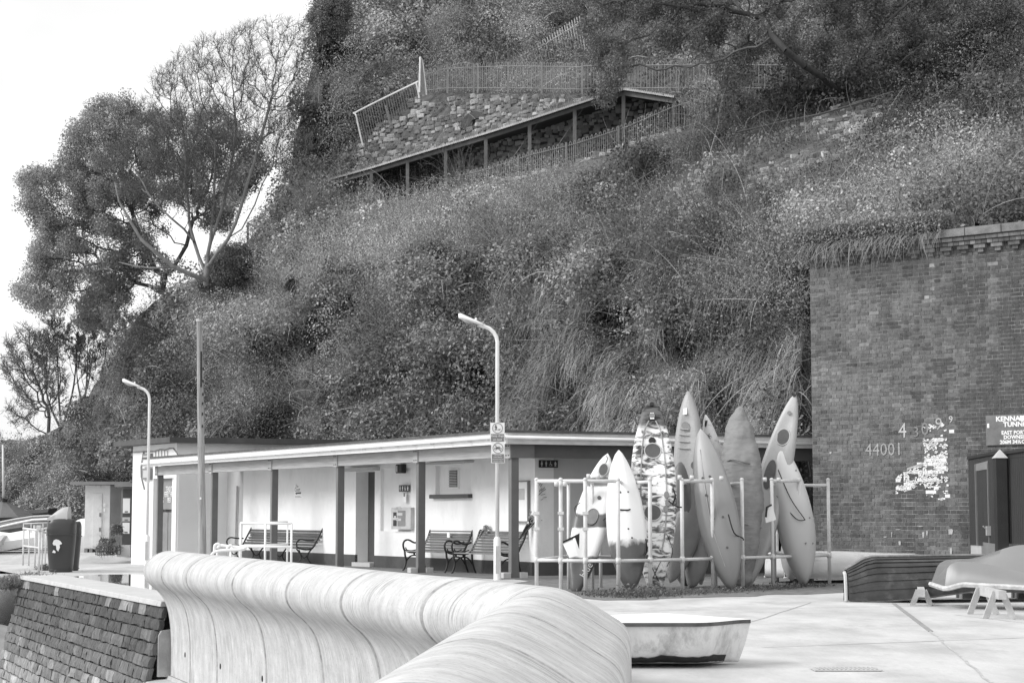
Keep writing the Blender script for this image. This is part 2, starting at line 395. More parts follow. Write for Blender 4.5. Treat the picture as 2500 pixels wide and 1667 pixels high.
# ------------------------------------------------------------------ recurved concrete sea wall
PROF = catmull([(-.46, -.10, 0), (-.46, .24, 0), (-.455, .36, 0), (-.41, .445, 0), (-.30, .52, 0), (-.12, .63, 0), (.04, .695, 0), (.18, .70, 0), (.32, .65, 0), (.43, .56, 0), (.475, .45, 0), (.455, .34, 0), (.385, .25, 0), (.29, .17, 0), (.205, .07, 0), (.15, -.05, 0), (.115, -.20, 0), (.09, -.40, 0), (.08, -.62, 0), (.08, -.98, 0)], 3)
PROF = [(p[0], p[1]) for p in PROF]
arc = [0.]
for i in range(1, len(PROF)): arc.append(arc[-1] + math.hypot(PROF[i][0] - PROF[i - 1][0], PROF[i][1] - PROF[i - 1][1]))
def wall_concrete():
    m = bpy.data.materials.new('streaked_concrete'); m.use_nodes = True; t = m.node_tree; t.nodes.clear()
    out = _n(t, 'ShaderNodeOutputMaterial'); b = _n(t, 'ShaderNodeBsdfPrincipled'); t.links.new(b.outputs[0], out.inputs[0]); b.inputs['Roughness'].default_value = .7
    b.inputs['Specular IOR Level'].default_value = .3
    uv = _n(t, 'ShaderNodeUVMap'); uv.uv_map = 'UVMap'
    def noi(sx, sy, sc, det=6, rgh=.65, off=0):
        mp_ = _n(t, 'ShaderNodeMapping'); mp_.inputs['Scale'].default_value = (sx, sy, 1); mp_.inputs['Location'].default_value = (off, off * .7, 0); t.links.new(uv.outputs[0], mp_.inputs[0])
        n = _n(t, 'ShaderNodeTexNoise'); n.noise_dimensions = '2D'; n.inputs['Scale'].default_value = sc; n.inputs['Detail'].default_value = det; n.inputs['Roughness'].default_value = rgh
        t.links.new(mp_.outputs[0], n.inputs['Vector']); return n.outputs[0]
    def mrg(x, a, b_, c, d):
        r = _n(t, 'ShaderNodeMapRange'); r.inputs[1].default_value = a; r.inputs[2].default_value = b_; r.inputs[3].default_value = c; r.inputs[4].default_value = d; t.links.new(x, r.inputs[0]); return r.outputs[0]
    def mul(a, b_):
        n = _n(t, 'ShaderNodeMath', operation='MULTIPLY'); t.links.new(a, n.inputs[0])
        if isinstance(b_, float): n.inputs[1].default_value = b_
        else: t.links.new(b_, n.inputs[1])
        return n.outputs[0]
    st1 = mrg(noi(4.5, .9, 1.6, 6), .36, .64, 1.0, .86)        # broad drips
    st2 = mrg(noi(22, 1.5, 1.5, 6, .7, 3), .47, .74, 1.0, .86)   # fine drips
    brk = mrg(noi(2.6, 1.0, 1.3, 5, .6, 7), .45, .6, 0, 1)
    st3 = mrg(noi(30, 1.3, 1.3, 5, .7, 11), .52, .64, 0, .95)  # dark algae streaks in patches
    dk = mul(st3, brk)
    pat = mrg(noi(1.6, 1.8, 2.2, 9, .75, 5), .3, .7, .80, 1.10)
    spk = mrg(noi(34, 34, 1.0, 3, .6, 2), .62, .74, 1.0, .72)
    base = mul(mul(mul(st1, st2), mul(pat, spk)), .61)
    mxn = _n(t, 'ShaderNodeMix'); mxn.data_type = 'FLOAT'; t.links.new(dk, mxn.inputs[0]); t.links.new(base, mxn.inputs[2]); mxn.inputs[3].default_value = .26
    t.links.new(mxn.outputs[0], b.inputs['Base Color'])
    bp = _n(t, 'ShaderNodeBump'); bp.inputs['Strength'].default_value = .25; bp.inputs['Distance'].default_value = .006
    t.links.new(noi(30, 30, 1.5, 6, .7, 1), bp.inputs['Height']); t.links.new(bp.outputs[0], b.inputs['Normal'])
    return m
M_wall = wall_concrete(); M_jedge = G_('dirty_joint_edge', .36, rough=.85, var=.4, scale=12, bump=.3); M_jgap = G_('joint_shadow_cap', .05, rough=.95)  # panel end caps coloured near black so the gaps read as shadow
sw = thing('sea_wall', 'pale recurved concrete sea wall sweeping across the foreground', 'sea wall', tuple(B0), world=True)
bend = (SEA1 + SEA2).normalized(); bend = bend / bend.dot(SEA1)
def wall_sec(s):
    """s>0 along the far leg, s<0 along the near leg"""
    if s >= 0: c = B0 + A1 * s; n = SEA1
    else: c = B0 + A2 * s; n = SEA2
    k = max(0, 1 - abs(s) / .55)
    return c, n.lerp(bend, k * k)
def wall_panel(s0, s1, name='wall_panel'):
    ch = .022; ss = [s0 + .016, s0 + .016 + ch] + [s0 + (s1 - s0) * k / 12 for k in range(1, 12)] + [s1 - .016 - ch, s1 - .016]
    vs = []; uvs = []
    for i, s in enumerate(ss):
        c, n = wall_sec(s); ins = .022 if i in (0, len(ss) - 1) else 0.
        for j, (u, z) in enumerate(PROF):
            a, b = PROF[max(j - 1, 0)], PROF[min(j + 1, len(PROF) - 1)]; tx, tz = b[0] - a[0], b[1] - a[1]; l = math.hypot(tx, tz)
            nx, nz_ = -tz / l, tx / l
            nx, nz_ = (nx, nz_)
            p = c + n * (u - ins * (-nx if False else nx)) + Vector((0, 0, z - ins * nz_)); vs.append(p); uvs.append((s, arc[j]))
    m = len(PROF); fs = [(i * m + j, i * m + j + 1, (i + 1) * m + j + 1, (i + 1) * m + j) for i in range(len(ss) - 1) for j in range(m - 1)]
    fs += [tuple(range(m)), tuple((len(ss) - 1) * m + j for j in range(m - 1, -1, -1))]
    mb = MB(); mb.add(vs, fs); nf = len(ss) - 1; mb.mi = [1 if i in (0, nf - 1) else 0 for i in range(nf) for j in range(m - 1)] + [2, 2]; o = mb.build(name, [M_wall, M_jedge, M_jgap], sw, smooth=True, auto=50); me = o.data
    uvl = me.uv_layers.new(name='UVMap'); data = np.zeros((len(me.loops), 2), np.float32)
    for lp in me.loops: data[lp.index] = uvs[lp.vertex_index]
    uvl.data.foreach_set('uv', data.ravel()); return o
def s_top(px):          # where the crest line meets a column
    u = UU(px); return (u * B0.y - B0.x) / (A1.x - u * A1.y)
joints = [13.8, 12.45] + [s_top(p) for p in (551, 673, 815, 960, 1172)] + [.0, -1.55, -3.5, -5.5, -7.5, -9.5]
joints = sorted(joints, reverse=True)
for a, b in zip(joints[:-1], joints[1:]): wall_panel(b, a)
# backing core seen in the joints, toe and weep holes
mb = MB(); secs = []
for s in np.linspace(-9.4, 13.7, 60):
    c, n = wall_sec(s); secs.append([c + n * u + Vector((0, 0, z)) for u, z in ((-.41, -.1), (-.41, .34), (-.12, .57), (.05, .63), (.18, .64), (.36, .56), (.41, .44), (.36, .30), (.16, .07), (.07, -.2), (.03, -.97))])
mb.loft(secs); mb.build('joint_filler', G_('joint_sealant', .07, rough=.9), sw, smooth=False)
M_toe = G_('worn_footing_concrete', .42, rough=.85, var=.2, scale=3, stain=.5, stain_v=.2)
mb = MB(); secs = []
for s in np.linspace(-9.4, 14.05, 40):
    c, n = wall_sec(s); secs.append([c + n * u + Vector((0, 0, z)) for u, z in ((-.3, -1.0), (.10, -.985), (.12, -1.03), (.38, -1.06), (.42, -1.1), (.46, -2.2), (-.3, -2.2))])
mb.loft(secs); mb.build('footing', M_toe, sw)
mb = MB(); c, n = wall_sec(13.83); mb.prism([c + n * u + Vector((0, 0, z)) for u, z in ((.02, -1.0), (.24, -1.0), (.24, -.45), (.20, -.38), (.02, -.36))], A1 * .12); mb.build('end_slab', M_toe, sw)
M_hole = G_('weep_hole_shadow', .02, rough=1)
mb0 = MB(); mb0.tube([(0, 0, 0), (.03, 0, 0)], .028, 12)
hole_me = None
for px, py in ((457, 1597), (543, 1625), (645, 1655)):
    u = UU(px); s = ((u * (B0 + SEA1 * .082).y - (B0 + SEA1 * .082).x) / (A1.x - u * A1.y)); c, n = wall_sec(s); D = c.y
    z = Zat(py, D)
    mb = MB(); p = c + n * .070; mb.tube([Vector((p.x, p.y, z)), Vector((p.x, p.y, z)) + n * .014], .035, 14)
    o = mb.build('weep_hole', M_hole, sw)

# ------------------------------------------------------------------ old stone quay wall
M_stone = [G_('quay_stone_%s' % k, v, rough=.95, var=.45, scale=7, stretch=(1.3, 1.3, .28), bump=1.6, bscale=16, stain=.6, stain_v=v * .5, stain_scale=6) for k, v in (('dark', .085), ('mossy', .12), ('grey', .16), ('pale', .26), ('bleached', .42))]
qw = thing('quay_wall', 'old dark coursed stone quay wall left of the sea wall', 'quay wall', tuple(QC), world=True)
QE = W(417, 1478, 26.1); QD = Vector((QE.x - QC.x, QE.y - QC.y, 0)); QL = QD.length; QD.normalize(); QN = Vector((QD.y, -QD.x, 0)); QN = QN if QN.x < 0 else -QN
def QP(a, h, out=0.): return Vector((QC.x, QC.y, 0)) + QD * a + QN * (.10 + h * .23 + out) + Vector((0, 0, -.06 - h))
QLT = QL + .05
mb = MB(); mb.add([QP(-.05, -.02, -.05), QP(QLT, -.02, -.05), QP(QLT, 3, -.05), QP(-.05, 3, -.05)], [(0, 1, 2, 3)])
p0, p1 = QP(-.02, -.02, -.04), QP(-.02, 3, -.04); bk = Vector((QN.x, QN.y, 0)) * -5 + QD * -1.5
mb.add([p0, p1, p1 + bk, p0 + bk], [(0, 1, 2, 3)])
mb.build('mortar_core', G_('quay_mortar', .27, rough=.95, var=.3, scale=8, bump=.6), qw)
h = 0.; row = 0; cnt = 0; small = MB(); mats_l = []
def rock_box(a0, a1, h0, h1, out, mi, mbx):
    """one roughly dressed block: 3x2 grid front with bulge, returns sides to the core"""
    g = []; nx, nz_ = 4, 3; w_ = min(.3, a1 - a0)
    for j in range(nz_):
        for i in range(nx):
            a = a0 + (a1 - a0) * i / (nx - 1); hh = h0 + (h1 - h0) * j / (nz_ - 1)
            e = 0 if (i in (0, nx - 1) or j in (0, nz_ - 1)) else 1
            g.append(QP(a + random.uniform(-.008, .008) * (w_ / .3), hh + random.uniform(-.010, .010), out * (.5 + .5 * e) + random.uniform(-.012, .018)))
    ring = [0, 1, 2, 3, 7, 11, 10, 9, 8, 4]; bk_ = [g[r] - QN * (out * .55 + .06) for r in ring]
    fs = [(j * nx + i, j * nx + i + 1, (j + 1) * nx + i + 1, (j + 1) * nx + i) for j in range(nz_ - 1) for i in range(nx - 1)]
    fs += [(ring[(k + 1) % 10], ring[k], 12 + k, 12 + (k + 1) % 10) for k in range(10)]
    mbx.add(g + bk_, fs, mi)
while h < 3.2:
    ch = random.uniform(.155, .18); a = -.05 + random.uniform(0, .15) * (row % 2)
    while a < QLT:
        w = random.uniform(.28, .62)
        q = QP(a, h); base = .9 * (1.9 - a * .08)
        k = h + random.gauss(0, .12) + .35 * (float(vnoise(np.array(a * .9), np.array(h * 2.)), ) - .5)
        mi = 0 if k < .45 else 1 if k < .9 else 2 if k < 1.3 else 3 if k < 1.75 else 4
        if row == 0 and random.random() < .12: mi = 3
        if random.random() < .07: mi = min(4, mi + 1)
        D = q.y
        vis = (1255 - (q.z - EYE) * FPX / D) < 1700
        if vis and cnt < 298:
            mb = MB(); rock_box(a + .002, min(a + w, QLT) - .002, h + .012, h + ch - .010, random.uniform(.015, .04), 0, mb); mb.build('stone', M_stone[mi], qw); cnt += 1
        else: rock_box(a + .002, min(a + w, QLT) - .002, h + .012, h + ch - .010, random.uniform(.02, .05), mi, small)
        a += w
    h += ch; row += 1
tag(small.build('lower_stones', M_stone, qw), kind='stuff')
M_cop = G_('coping_stone', .5, rough=.85, var=.12, scale=3, bump=.3)
a = -.1; 
while a < QLT:
    w = random.uniform(1.1, 1.6); mb = MB(); b1 = min(a + w, QLT) - .012
    mb.add([QP(a, -.075, .06), QP(b1, -.075, .06), QP(b1, -.075, -.75), QP(a, -.075, -.75), QP(a, .0, .06), QP(b1, .0, .06), QP(b1, .0, -.75), QP(a, .0, -.75)], [(0, 1, 2, 3), (0, 4, 5, 1), (1, 5, 6, 2), (3, 2, 6, 7), (0, 3, 7, 4), (4, 7, 6, 5)])
    mb.build('coping_slab', M_cop, qw, bevel=.012); a += w

# ------------------------------------------------------------------ toilet block
TW = 1.0; Z_BB, Z_BT, Z_FT = Zat(1115.6, C0.y), Zat(1080.4, C0.y) , Zat(1051.5, C0.y - .25)
S_END = s_for(388); S_W0 = s_for(1306, TW)
tb = thing('toilet_block', 'low white flat roofed seaside toilet block with post veranda', 'building', tuple(C0), world=True)
NA = -SB; AX = Vector((SA.x, SA.y, 0))
def wallbox(s0, s1, t0, t1, z0, z1, mbx, mi=0):
    P = [LA(s0, t0), LA(s1, t0), LA(s1, t1), LA(s0, t1)]
    vs = [Vector((p.x, p.y, z)) for z in (z0, z1) for p in P]
    mbx.add(vs, [(3, 2, 1, 0), (4, 5, 6, 7), (0, 1, 5, 4), (1, 2, 6, 5), (2, 3, 7, 6), (3, 0, 4, 7)], mi); return mbx
S_R0, S_R1 = s_for(593, TW), s_for(436, TW)             # the open recess
SD0, SD1 = s_for(914.5, TW), s_for(868.5, TW)           # doorway
SN0, SN1 = s_for(1150, TW), s_for(1063, TW)             # shallow window niche
SP0, SP1 = s_for(1003, TW), s_for(929, TW)              # shallow blocked opening
ZC = Z_BT - .02
mb = MB(); th = .28; DTOP = 2.18
def wall_run(mbx):
    nz0, nz1 = Zat(1205, LA(SN0, TW).y), Zat(1133, LA(SN0, TW).y); pz0, pz1 = Zat(1297, LA(SP0, TW).y), Zat(1141, LA(SP0, TW).y)
    cuts = [(S_W0, SN0, None), (SN0, SN1, (nz0, nz1, .09)), (SN1, SP0, None), (SP0, SP1, (pz0, pz1, .07)), (SP1, SD0, None), (SD0, SD1, (0, DTOP, .34)), (SD1, S_R0, None)]
    for a, b, hole in cuts:
        if hole is None: wallbox(a, b, TW, TW + .4, -.4, ZC, mbx)
        else:
            z0, z1, d = hole
            if z0 > 0: wallbox(a, b, TW, TW + .4, -.4, z0, mbx)
            wallbox(a, b, TW, TW + .4, z1, ZC, mbx)
            if d < .3: wallbox(a, b, TW + d, TW + .4, z0, z1, mbx)
    return nz0, nz1, pz0, pz1
nz0, nz1, pz0, pz1 = wall_run(mb); mb.build('front_wall', M_cream, tb)
mb = MB(); zz = .30
for a, b in ((S_W0 - .012, SD0), (SD1, S_R0 + .0)):
    wallbox(a, b, TW - .012, TW + .05, -.4, .27, mb)
wallbox(S_W0 - .012, S_W0 + .1, TW - .012, t_for(2000, S_W0), -.4, .27, mb)
mb.build('plinth', M_plinth, tb)
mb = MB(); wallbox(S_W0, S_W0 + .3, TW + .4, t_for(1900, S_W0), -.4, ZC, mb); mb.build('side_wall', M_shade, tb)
# recess walls
mb = MB(); RT = 2.4
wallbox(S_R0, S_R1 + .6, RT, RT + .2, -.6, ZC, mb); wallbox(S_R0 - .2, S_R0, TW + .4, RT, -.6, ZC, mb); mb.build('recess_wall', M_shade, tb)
mb = MB(); wallbox(S_R1, s_for(421, TW), TW - .02, RT, -.6, ZC, mb); mb.build('pier', M_white, tb)
# doorway
dr0 = MB(); wallbox(SD0 - .0, SD1, TW + .30, TW + .38, .02, DTOP, dr0); do = dr0.build('door', M_door, tb)
mb = MB(); p = LA((SD0 + .12), TW + .28, 1.05); mb.box(p, (.12, .03, .10), rz=math.atan2(SA.y, SA.x)); mb.build('handle', M_midgrey, do)
mb = MB(); wallbox(SD0 + .02, SD1 - .02, TW - .1, TW + .29, -.02, .10, mb); mb.build('door_step', M_lightgrey, tb)
mb = MB(); wallbox(SD0 - .25, SD1 + .3, TW - .16, TW - .001, DTOP + .015, DTOP + .09, mb); mb.build('door_canopy', M_lightgrey, tb)
mb = MB(); wallbox(SN0 - .06, SN1 + .10, TW - .10, TW + .09, nz0 - .085, nz0 - .002, mb); mb.build('window_sill', M_door, tb, bevel=.01)
mb = MB(); wallbox(SN0 - .12, SN1 + .22, TW - .22, TW - .002, nz1 + .03, nz1 + .07, mb); mb.build('window_canopy', M_lightgrey, tb)
# vent
VS0, VS1 = s_for(1122, TW + .09), s_for(1098, TW + .09); DV = LA(VS0, TW).y; vz0, vz1 = Zat(1192, DV), Zat(1143, DV)
vt = MB(); wallbox(VS0, VS1, TW + .055, TW + .091, vz0, vz1, vt); vo = vt.build('vent', M_white2, tb)
mb = MB(); wallbox(VS0 + .03, VS1 - .05, TW + .05, TW + .054, vz0 + .03, vz1 - .03, mb); mb.build('opening', M_black, vo)
for k in range(11):
    z = vz0 + .045 + (vz1 - vz0 - .085) * k / 10; mb = MB(); wallbox(VS0 + .032, VS1 - .052, TW + .028, TW + .046, z - .008, z + .006, mb); mb.build('louvre', M_lightgrey, vo)
# beams and posts
post_px = [1254, 1027, 830, 669, 523, 390]
ps = [s_for(p) for p in post_px]
for k, s in enumerate(ps):
    mb = MB(); c = LA(s, 0); D = c.y
    mb.box((c.x, c.y, Z_BB / 2 - .2), (.155, .155, Z_BB + .4), rz=math.atan2(SB.y, SB.x)); po = mb.build('post', M_post, tb, bevel=.008)
    mb = MB(); wallbox(s - .09, s + .09, -.125, -.095, Z_BB - .02, Z_BT - .02, mb); mb.build('post_plate', M_beam, po)
    for a in (-.045, .045):
        for z in (Z_BB + .03, Z_BT - .06):
            mb = MB(); q = LA(s + a, -.14, z); mb.tube([q, q + SB * .02], .012, 6); mb.build('bolt', M_black, po)
    if k < 2:
        for dd in (-.17, .17):
            mb = MB(); q = LA(s, 0) + SB * dd * 1.0; mb.box((q.x, q.y, .055), (.16, .22, .11), rz=math.atan2(SB.y, SB.x)); mb.build('pad_block', M_lightgrey, tb, bevel=.01)
for a, b in zip(ps[:-1], ps[1:]):
    mb = MB(); wallbox(a + .093, b - .093, -.095, .06, Z_BB, Z_BT - .03, mb); mb.build('beam', M_beam, tb)
TE = t_for(1986, 0)
mb = MB(); wallbox(-.09, .07, .09, TE, Z_BB - .01, Z_BT - .03, mb); mb.build('side_beam', M_beamd, tb)
mb = MB(); wallbox(-.14, -.093, -.13, .35, Z_BB - .02, Z_BT - .025, mb); mb.build('corner_plate', M_post, tb)
# ceiling, roof deck, fascia, gutter
mb = MB(); wallbox(-.06, S_END + .1, .07, RT + .1, Z_BT - .028, Z_BT + .0, mb); wallbox(.08, S_W0 + .3, RT + .1, TE, Z_BT - .028, Z_BT, mb); mb.build('ceiling', M_lightgrey, tb)
RS = S_END + .35
mb = MB(); wallbox(-.25, RS, -.28, 4.2, Z_BT + .001, Z_FT - .05, mb); wallbox(-.25, 5, 4.2, TE, Z_BT + .001, Z_FT - .05, mb); mb.build('roof', M_felt, tb)
mb = MB(); wallbox(-.30, RS + .02, -.33, -.283, Z_BT - .035, Z_FT - .035, mb); mb.build('fascia', M_white2, tb)
mb = MB(); wallbox(-.30, -.252, -.28, TE, Z_BT - .035, Z_FT - .035, mb); mb.build('side_fascia', G_('shaded_dirty_fascia', .62, rough=.6, var=.2, scale=2.5, stretch=(1, 1, 3), stain=.35, stain_v=.35, stain_scale=3), tb)  # white lowered for the less lit side, with stains on top
mb = MB(); wallbox(-.34, RS + .05, -.37, 4.25, Z_FT - .034, Z_FT + .012, mb); wallbox(-.34, 5, 4.25, TE + .02, Z_FT - .034, Z_FT + .012, mb); mb.build('roof_edge', G_('roof_edge_felt', .10, rough=.9, var=.35, scale=6), tb)
zg = Z_BT + .09
mb = MB(); mb.tube([LA(-.36, -.39, zg), LA(RS * .5, -.39, zg - .02), LA(RS + .1, -.385, zg - .045)], .032, 8); mb.tube([LA(-.37, -.36, zg), LA(-.36, TE / 2, zg - .02), LA(-.36, TE, zg - .04)], .032, 8)
go = mb.build('gutter', M_white2, tb, smooth=True)
mb = MB()
for k in range(26):
    s = .2 + k * (RS - .3) / 25; mb = MB(); wallbox(s, s + .03, -.428, -.335, zg - .05, zg - .038, mb); mb.build('bracket', M_lightgrey, go)
# the taller end
TC = W(432, 1081, 54.0); ZU = TC.z
el = Vector((-.55, .835, 0)).normalized()            # left face direction, away
def EP(a, b, z): return Vector((TC.x, TC.y, 0)) + el * a + SB * b + Vector((0, 0, z))
def endbox(a0, a1, b0, b1, z0, z1, mbx): 
    P = [EP(a0, b0, 0), EP(a1, b0, 0), EP(a1, b1, 0), EP(a0, b1, 0)]
    vs = [Vector((p.x, p.y, z)) for z in (z0, z1) for p in P]; mbx.add(vs, [(3, 2, 1, 0), (4, 5, 6, 7), (0, 1, 5, 4), (1, 2, 6, 5), (2, 3, 7, 6), (3, 0, 4, 7)])
def a_for(px, b=0.):
    u = UU(px); P = EP(0, b, 0); return (u * P.y - P.x) / (el.x - u * el.y)
aD0, aD1, aL = a_for(423), a_for(373), a_for(322)
eb = thing('kiosk', 'taller white kiosk end of the seaside block with dark doors', 'building', tuple(EP(0, 0, 0)), world=True)
zl = Zat(1166, EP(aD0, 0, 0).y)
mb = MB(); endbox(0, aD0, 0, 6, -.6, ZU, mb); endbox(aD0, aD1, 0, 6, zl, ZU, mb); endbox(aD0, aD1, .5, 6, -.6, zl, mb); endbox(aD1, aL, 0, 6, -.6, ZU, mb); mb.build('wall', M_white, eb)
mb = MB(); endbox(-.35, a_for(302), -.35, 8.0, ZU + .002, ZU + .155, mb); mb.build('roof', G_('kiosk_roof_edge', .085, rough=.7, var=.25, scale=2, stretch=(1, 1, .2)), eb)
sgd = MB(); endbox(aD0 + .01, aD1 - .01, .12, .2, Zat(1243, EP(aD1, 0, 0).y), zl, sgd); so_ = sgd.build('sign_panel', M_midgrey, eb)
mb = MB(); endbox(aD0 + .03, (aD0 + aD1) / 2 - .02, .15, .22, -.6, Zat(1250, EP(aD1, 0, 0).y), mb); d1 = mb.build('door', M_midgrey, eb)
mb = MB(); endbox((aD0 + aD1) / 2 + .02, aD1 - .03, .15, .22, -.6, Zat(1250, EP(aD1, 0, 0).y), mb); mb.build('door', M_midgrey, eb)
en = Vector((-el.y, el.x, 0)); en = en if en.y < 0 else -en
fr = face_rot(en); aM = (aD0 + aD1) / 2; DM = EP(aM, 0, 0).y
for k, (tx, py, sz) in enumerate((('S       TENDITI', 1194, .22), ('R      FERRY FRO', 1207, .22), ('S       PIER', 1221, .22))):
    p = EP(aM, .108, Zat(py, DM)); text(tx, sz, p, fr, M_print, so_, .003, sx=.62)
for k, (y0, y1) in enumerate(((1108, 1138), (1143, 1171))):
    a0, a1 = a_for(371.5), a_for(351); D = EP(a1, 0, 0).y
    mb = MB(); endbox(a0, a1, -.08, -.003, Zat(y1, D), Zat(y0, D), mb); f = mb.build('display_frame', M_midgrey, eb)
    mb = MB(); endbox(a0 + .12, a1 - .12, -.092, -.081, Zat(y1, D) + .06, Zat(y0, D) - .06, mb); mb.build('poster', M_lightgrey, f)
def EPX(px, py, b=-.03): a = a_for(px, b); p = EP(a, b, 0); p.z = Zat(py, p.y); return p
mb = MB(); mb.tube([EPX(322, 1104), EPX(348, 1102), EPX(375, 1101), EPX(388, 1097), EPX(400, 1098), EPX(412, 1094), EPX(420, 1094), EPX(426, 1101), EPX(431, 1108)], .018, 6); mb.build('cable', M_midgrey, eb)
mb = MB(); mb.tube([EPX(348, 1104), EPX(345, 1120), EPX(342, 1140), EPX(343, 1165), EPX(347, 1180), EPX(351, 1194)], .022, 6); mb.build('cable', M_midgrey, eb)
for px in (377, 384.5, 391.5, 399, 406):
    mb = MB(); mb.tube([EPX(px, 1099), EPX(px, 1119)], .012, 5); mb.build('cable', M_midgrey, eb)

# ------------------------------------------------------------------ things on the block's walls
rzA = math.atan2(SA.y, SA.x) ; nA = Vector((-SA.y, SA.x, 0)); nA = nA if nA.y < 0 else -nA
frA = face_rot(nA)
def wall_at(px, py, t=TW):
    s = s_for(px, t); p = LA(s, t); return s, Zat(py, p.y)
def plate(name, label, catg, px0, px1, py0, py1, mat, d=.03, t=TW, grp=None):
    s0, z1 = wall_at(px1, py0, t); s1, z0 = wall_at(px0, py1, t)
    r = thing(name, label, catg, tuple(LA((s0 + s1) / 2, t, z0)), world=True, group=grp)
    mb = MB(); wallbox(s0, s1, t - d, t - .002, z0, z1, mb); o = mb.build('panel', mat, r); return r, s0, s1, z0, z1, o
def toilet_figures(parent, P, X, Z, w, h, n, mat):
    """four pictograms on a sign: woman, man, wheelchair, baby; P=centre, X=right unit, n=normal"""
    up = Vector((0, 0, 1)); k = h
    def disc(c, r, m=10): return [c + X * (r * math.cos(2 * math.pi * i / m)) + up * (r * math.sin(2 * math.pi * i / m)) for i in range(m)]
    mb = MB(); xs = [-.36, -.13, .10, .36]
    for i, fx in enumerate(xs):
        c = P + X * (w * fx)
        if i == 2:
            mb.prism(disc(c + up * .30 * k, .06 * k), n * .004)
            mb.prism([c + X * a * k + up * b * k for a, b in ((-.05, .22), (.03, .22), (.04, -.02), (.20, -.02), (.26, -.26), (.18, -.28), (.12, -.10), (-.05, -.10))], n * .004)
            ring = [c + X * (.17 * k * math.cos(a)) + up * (-.13 * k + .17 * k * math.sin(a)) for a in np.linspace(1.9, 6.0, 10)]
            for p, q in zip(ring[:-1], ring[1:]): mb.bar(p + n * .002, q + n * .002, .03 * k, .004)
        else:
            g = .85 if i == 3 else 1
            mb.prism(disc(c + up * .32 * k * g, .07 * k), n * .004)
            poly = {0: ((-.09, .22), (.09, .22), (.14, -.10), (.07, -.10), (.05, -.36), (-.05, -.36), (-.07, -.10), (-.14, -.10)),
                    1: ((-.12, .22), (.12, .22), (.12, -.04), (.07, -.04), (.06, -.36), (-.06, -.36), (-.07, -.04), (-.12, -.04)),
                    3: ((-.07, .20), (.07, .20), (.19, .0), (.15, -.04), (.09, .04), (.12, -.34), (.04, -.34), (0, -.16), (-.04, -.34), (-.12, -.34), (-.09, .04), (-.15, -.04), (-.19, .0))}[i]
            mb.prism([c + X * a * k + up * b * k for a, b in poly], n * .004)
    mb.build('pictograms', mat, parent)
r, s0, s1, z0, z1, o = plate('toilet_sign', 'small dark toilet sign above the glazed display case on the veranda wall', 'toilet sign', 975, 1001, 1183, 1200, M_plinth, .015)
toilet_figures(r, LA((s0 + s1) / 2, TW - .018, (z0 + z1) / 2), -SA, None, s1 - s0, z1 - z0, nA, M_print)
t0, t1 = t_for(1314.5, S_W0), t_for(1360.5, S_W0); DS = LA(S_W0, t0).y; z1_, z0_ = Zat(1122.7, DS), Zat(1141, DS)
ts = thing('toilet_sign', 'black toilet sign high on the shaded side wall behind the rack', 'toilet sign', tuple(LA(S_W0 - .03, t0, z0_)), world=True)
mb = MB(); wallbox(S_W0 - .03, S_W0 - .013, t0, t1, z0_, z1_, mb); mb.build('panel', M_black, ts)
nB = Vector((SB.y, -SB.x, 0)); toilet_figures(ts, LA(S_W0 - .031, (t0 + t1) / 2, (z0_ + z1_) / 2) , SB, None, t1 - t0, z1_ - z0_, nB, M_lightgrey)
# graffiti tag near it
gp = LA(S_W0 - .013, t_for(1318, S_W0), Zat(1195, DS))
gr = thing('graffiti', 'small black scribbled tags on the shaded side wall', 'graffiti', tuple(gp), world=True)
mb = MB()
for k in range(9):
    a = gp + SB * random.uniform(-.04, .06) + Vector((0, 0, random.uniform(-.2, .1))); mb.bar(a, a + SB * random.uniform(.03, .1) + Vector((0, 0, random.uniform(.0, .08))), .012, .006)
mb.build('strokes', M_black, gr)
r, s0, s1, z0, z1, o = plate('wall_notice', 'tiny pale notice under the small toilet sign', 'notice', 984, 992, 1204, 1225, M_print, .008)
mb = MB(); wallbox(s0 + .04, s1 - .04, TW - .011, TW - .0081, z0 + .12, z0 + .2, mb); mb.build('print', M_midgrey, r)
r, s0, s1, z0, z1, o = plate('display_case', 'grey glazed display case holding a town map poster', 'display case', 965, 1012, 1238, 1291, G_('aluminium_case', .5, rough=.4, metal=.3), .09)
mb = MB(); wallbox(s0 + .27, s1 - .95 * 0 - .42, TW - .094, TW - .0905, z0 + .09, z1 - .09, mb) if False else wallbox(s0 + .25, s0 + (s1 - s0) * .66, TW - .096, TW - .0905, z0 + .07, z1 - .07, mb); po = mb.build('poster', M_midgrey, r)
mb = MB(); wallbox(s0 + (s1 - s0) * .72, s1 - .10, TW - .096, TW - .0905, z0 + .07, z1 - .07, mb); mb.build('leaflet_slot', M_black, r)
mb = MB()
for k in range(9):
    a = s0 + .3 + random.uniform(0, .45) * (s1 - s0); z = z0 + .12 + random.uniform(0, .32); wallbox(a, a + random.uniform(.08, .3), TW - .099, TW - .0965, z, z + random.uniform(.02, .07), mb)
mb.build('print', M_lightgrey, po)
s0, z1 = wall_at(742, 1181); s1, z0 = wall_at(717, 1217)
r = thing('torn_poster', 'torn white paper poster with a left arrow on the veranda wall', 'poster', tuple(LA(s0, TW, z0)), world=True)
dz = z1 - z0; ds = s1 - s0
def PP(a, b, o=.004): return LA(s1 - ds * a, TW - o, z0 + dz * b)
mb = MB(); mb.add([PP(0, 1), PP(0, 0), PP(.95, .02), PP(1, .12), PP(.85, .18), PP(.78, .48), PP(.6, .62), PP(.55, .99)], [tuple(range(8))]); mb.build('paper', M_print, r)
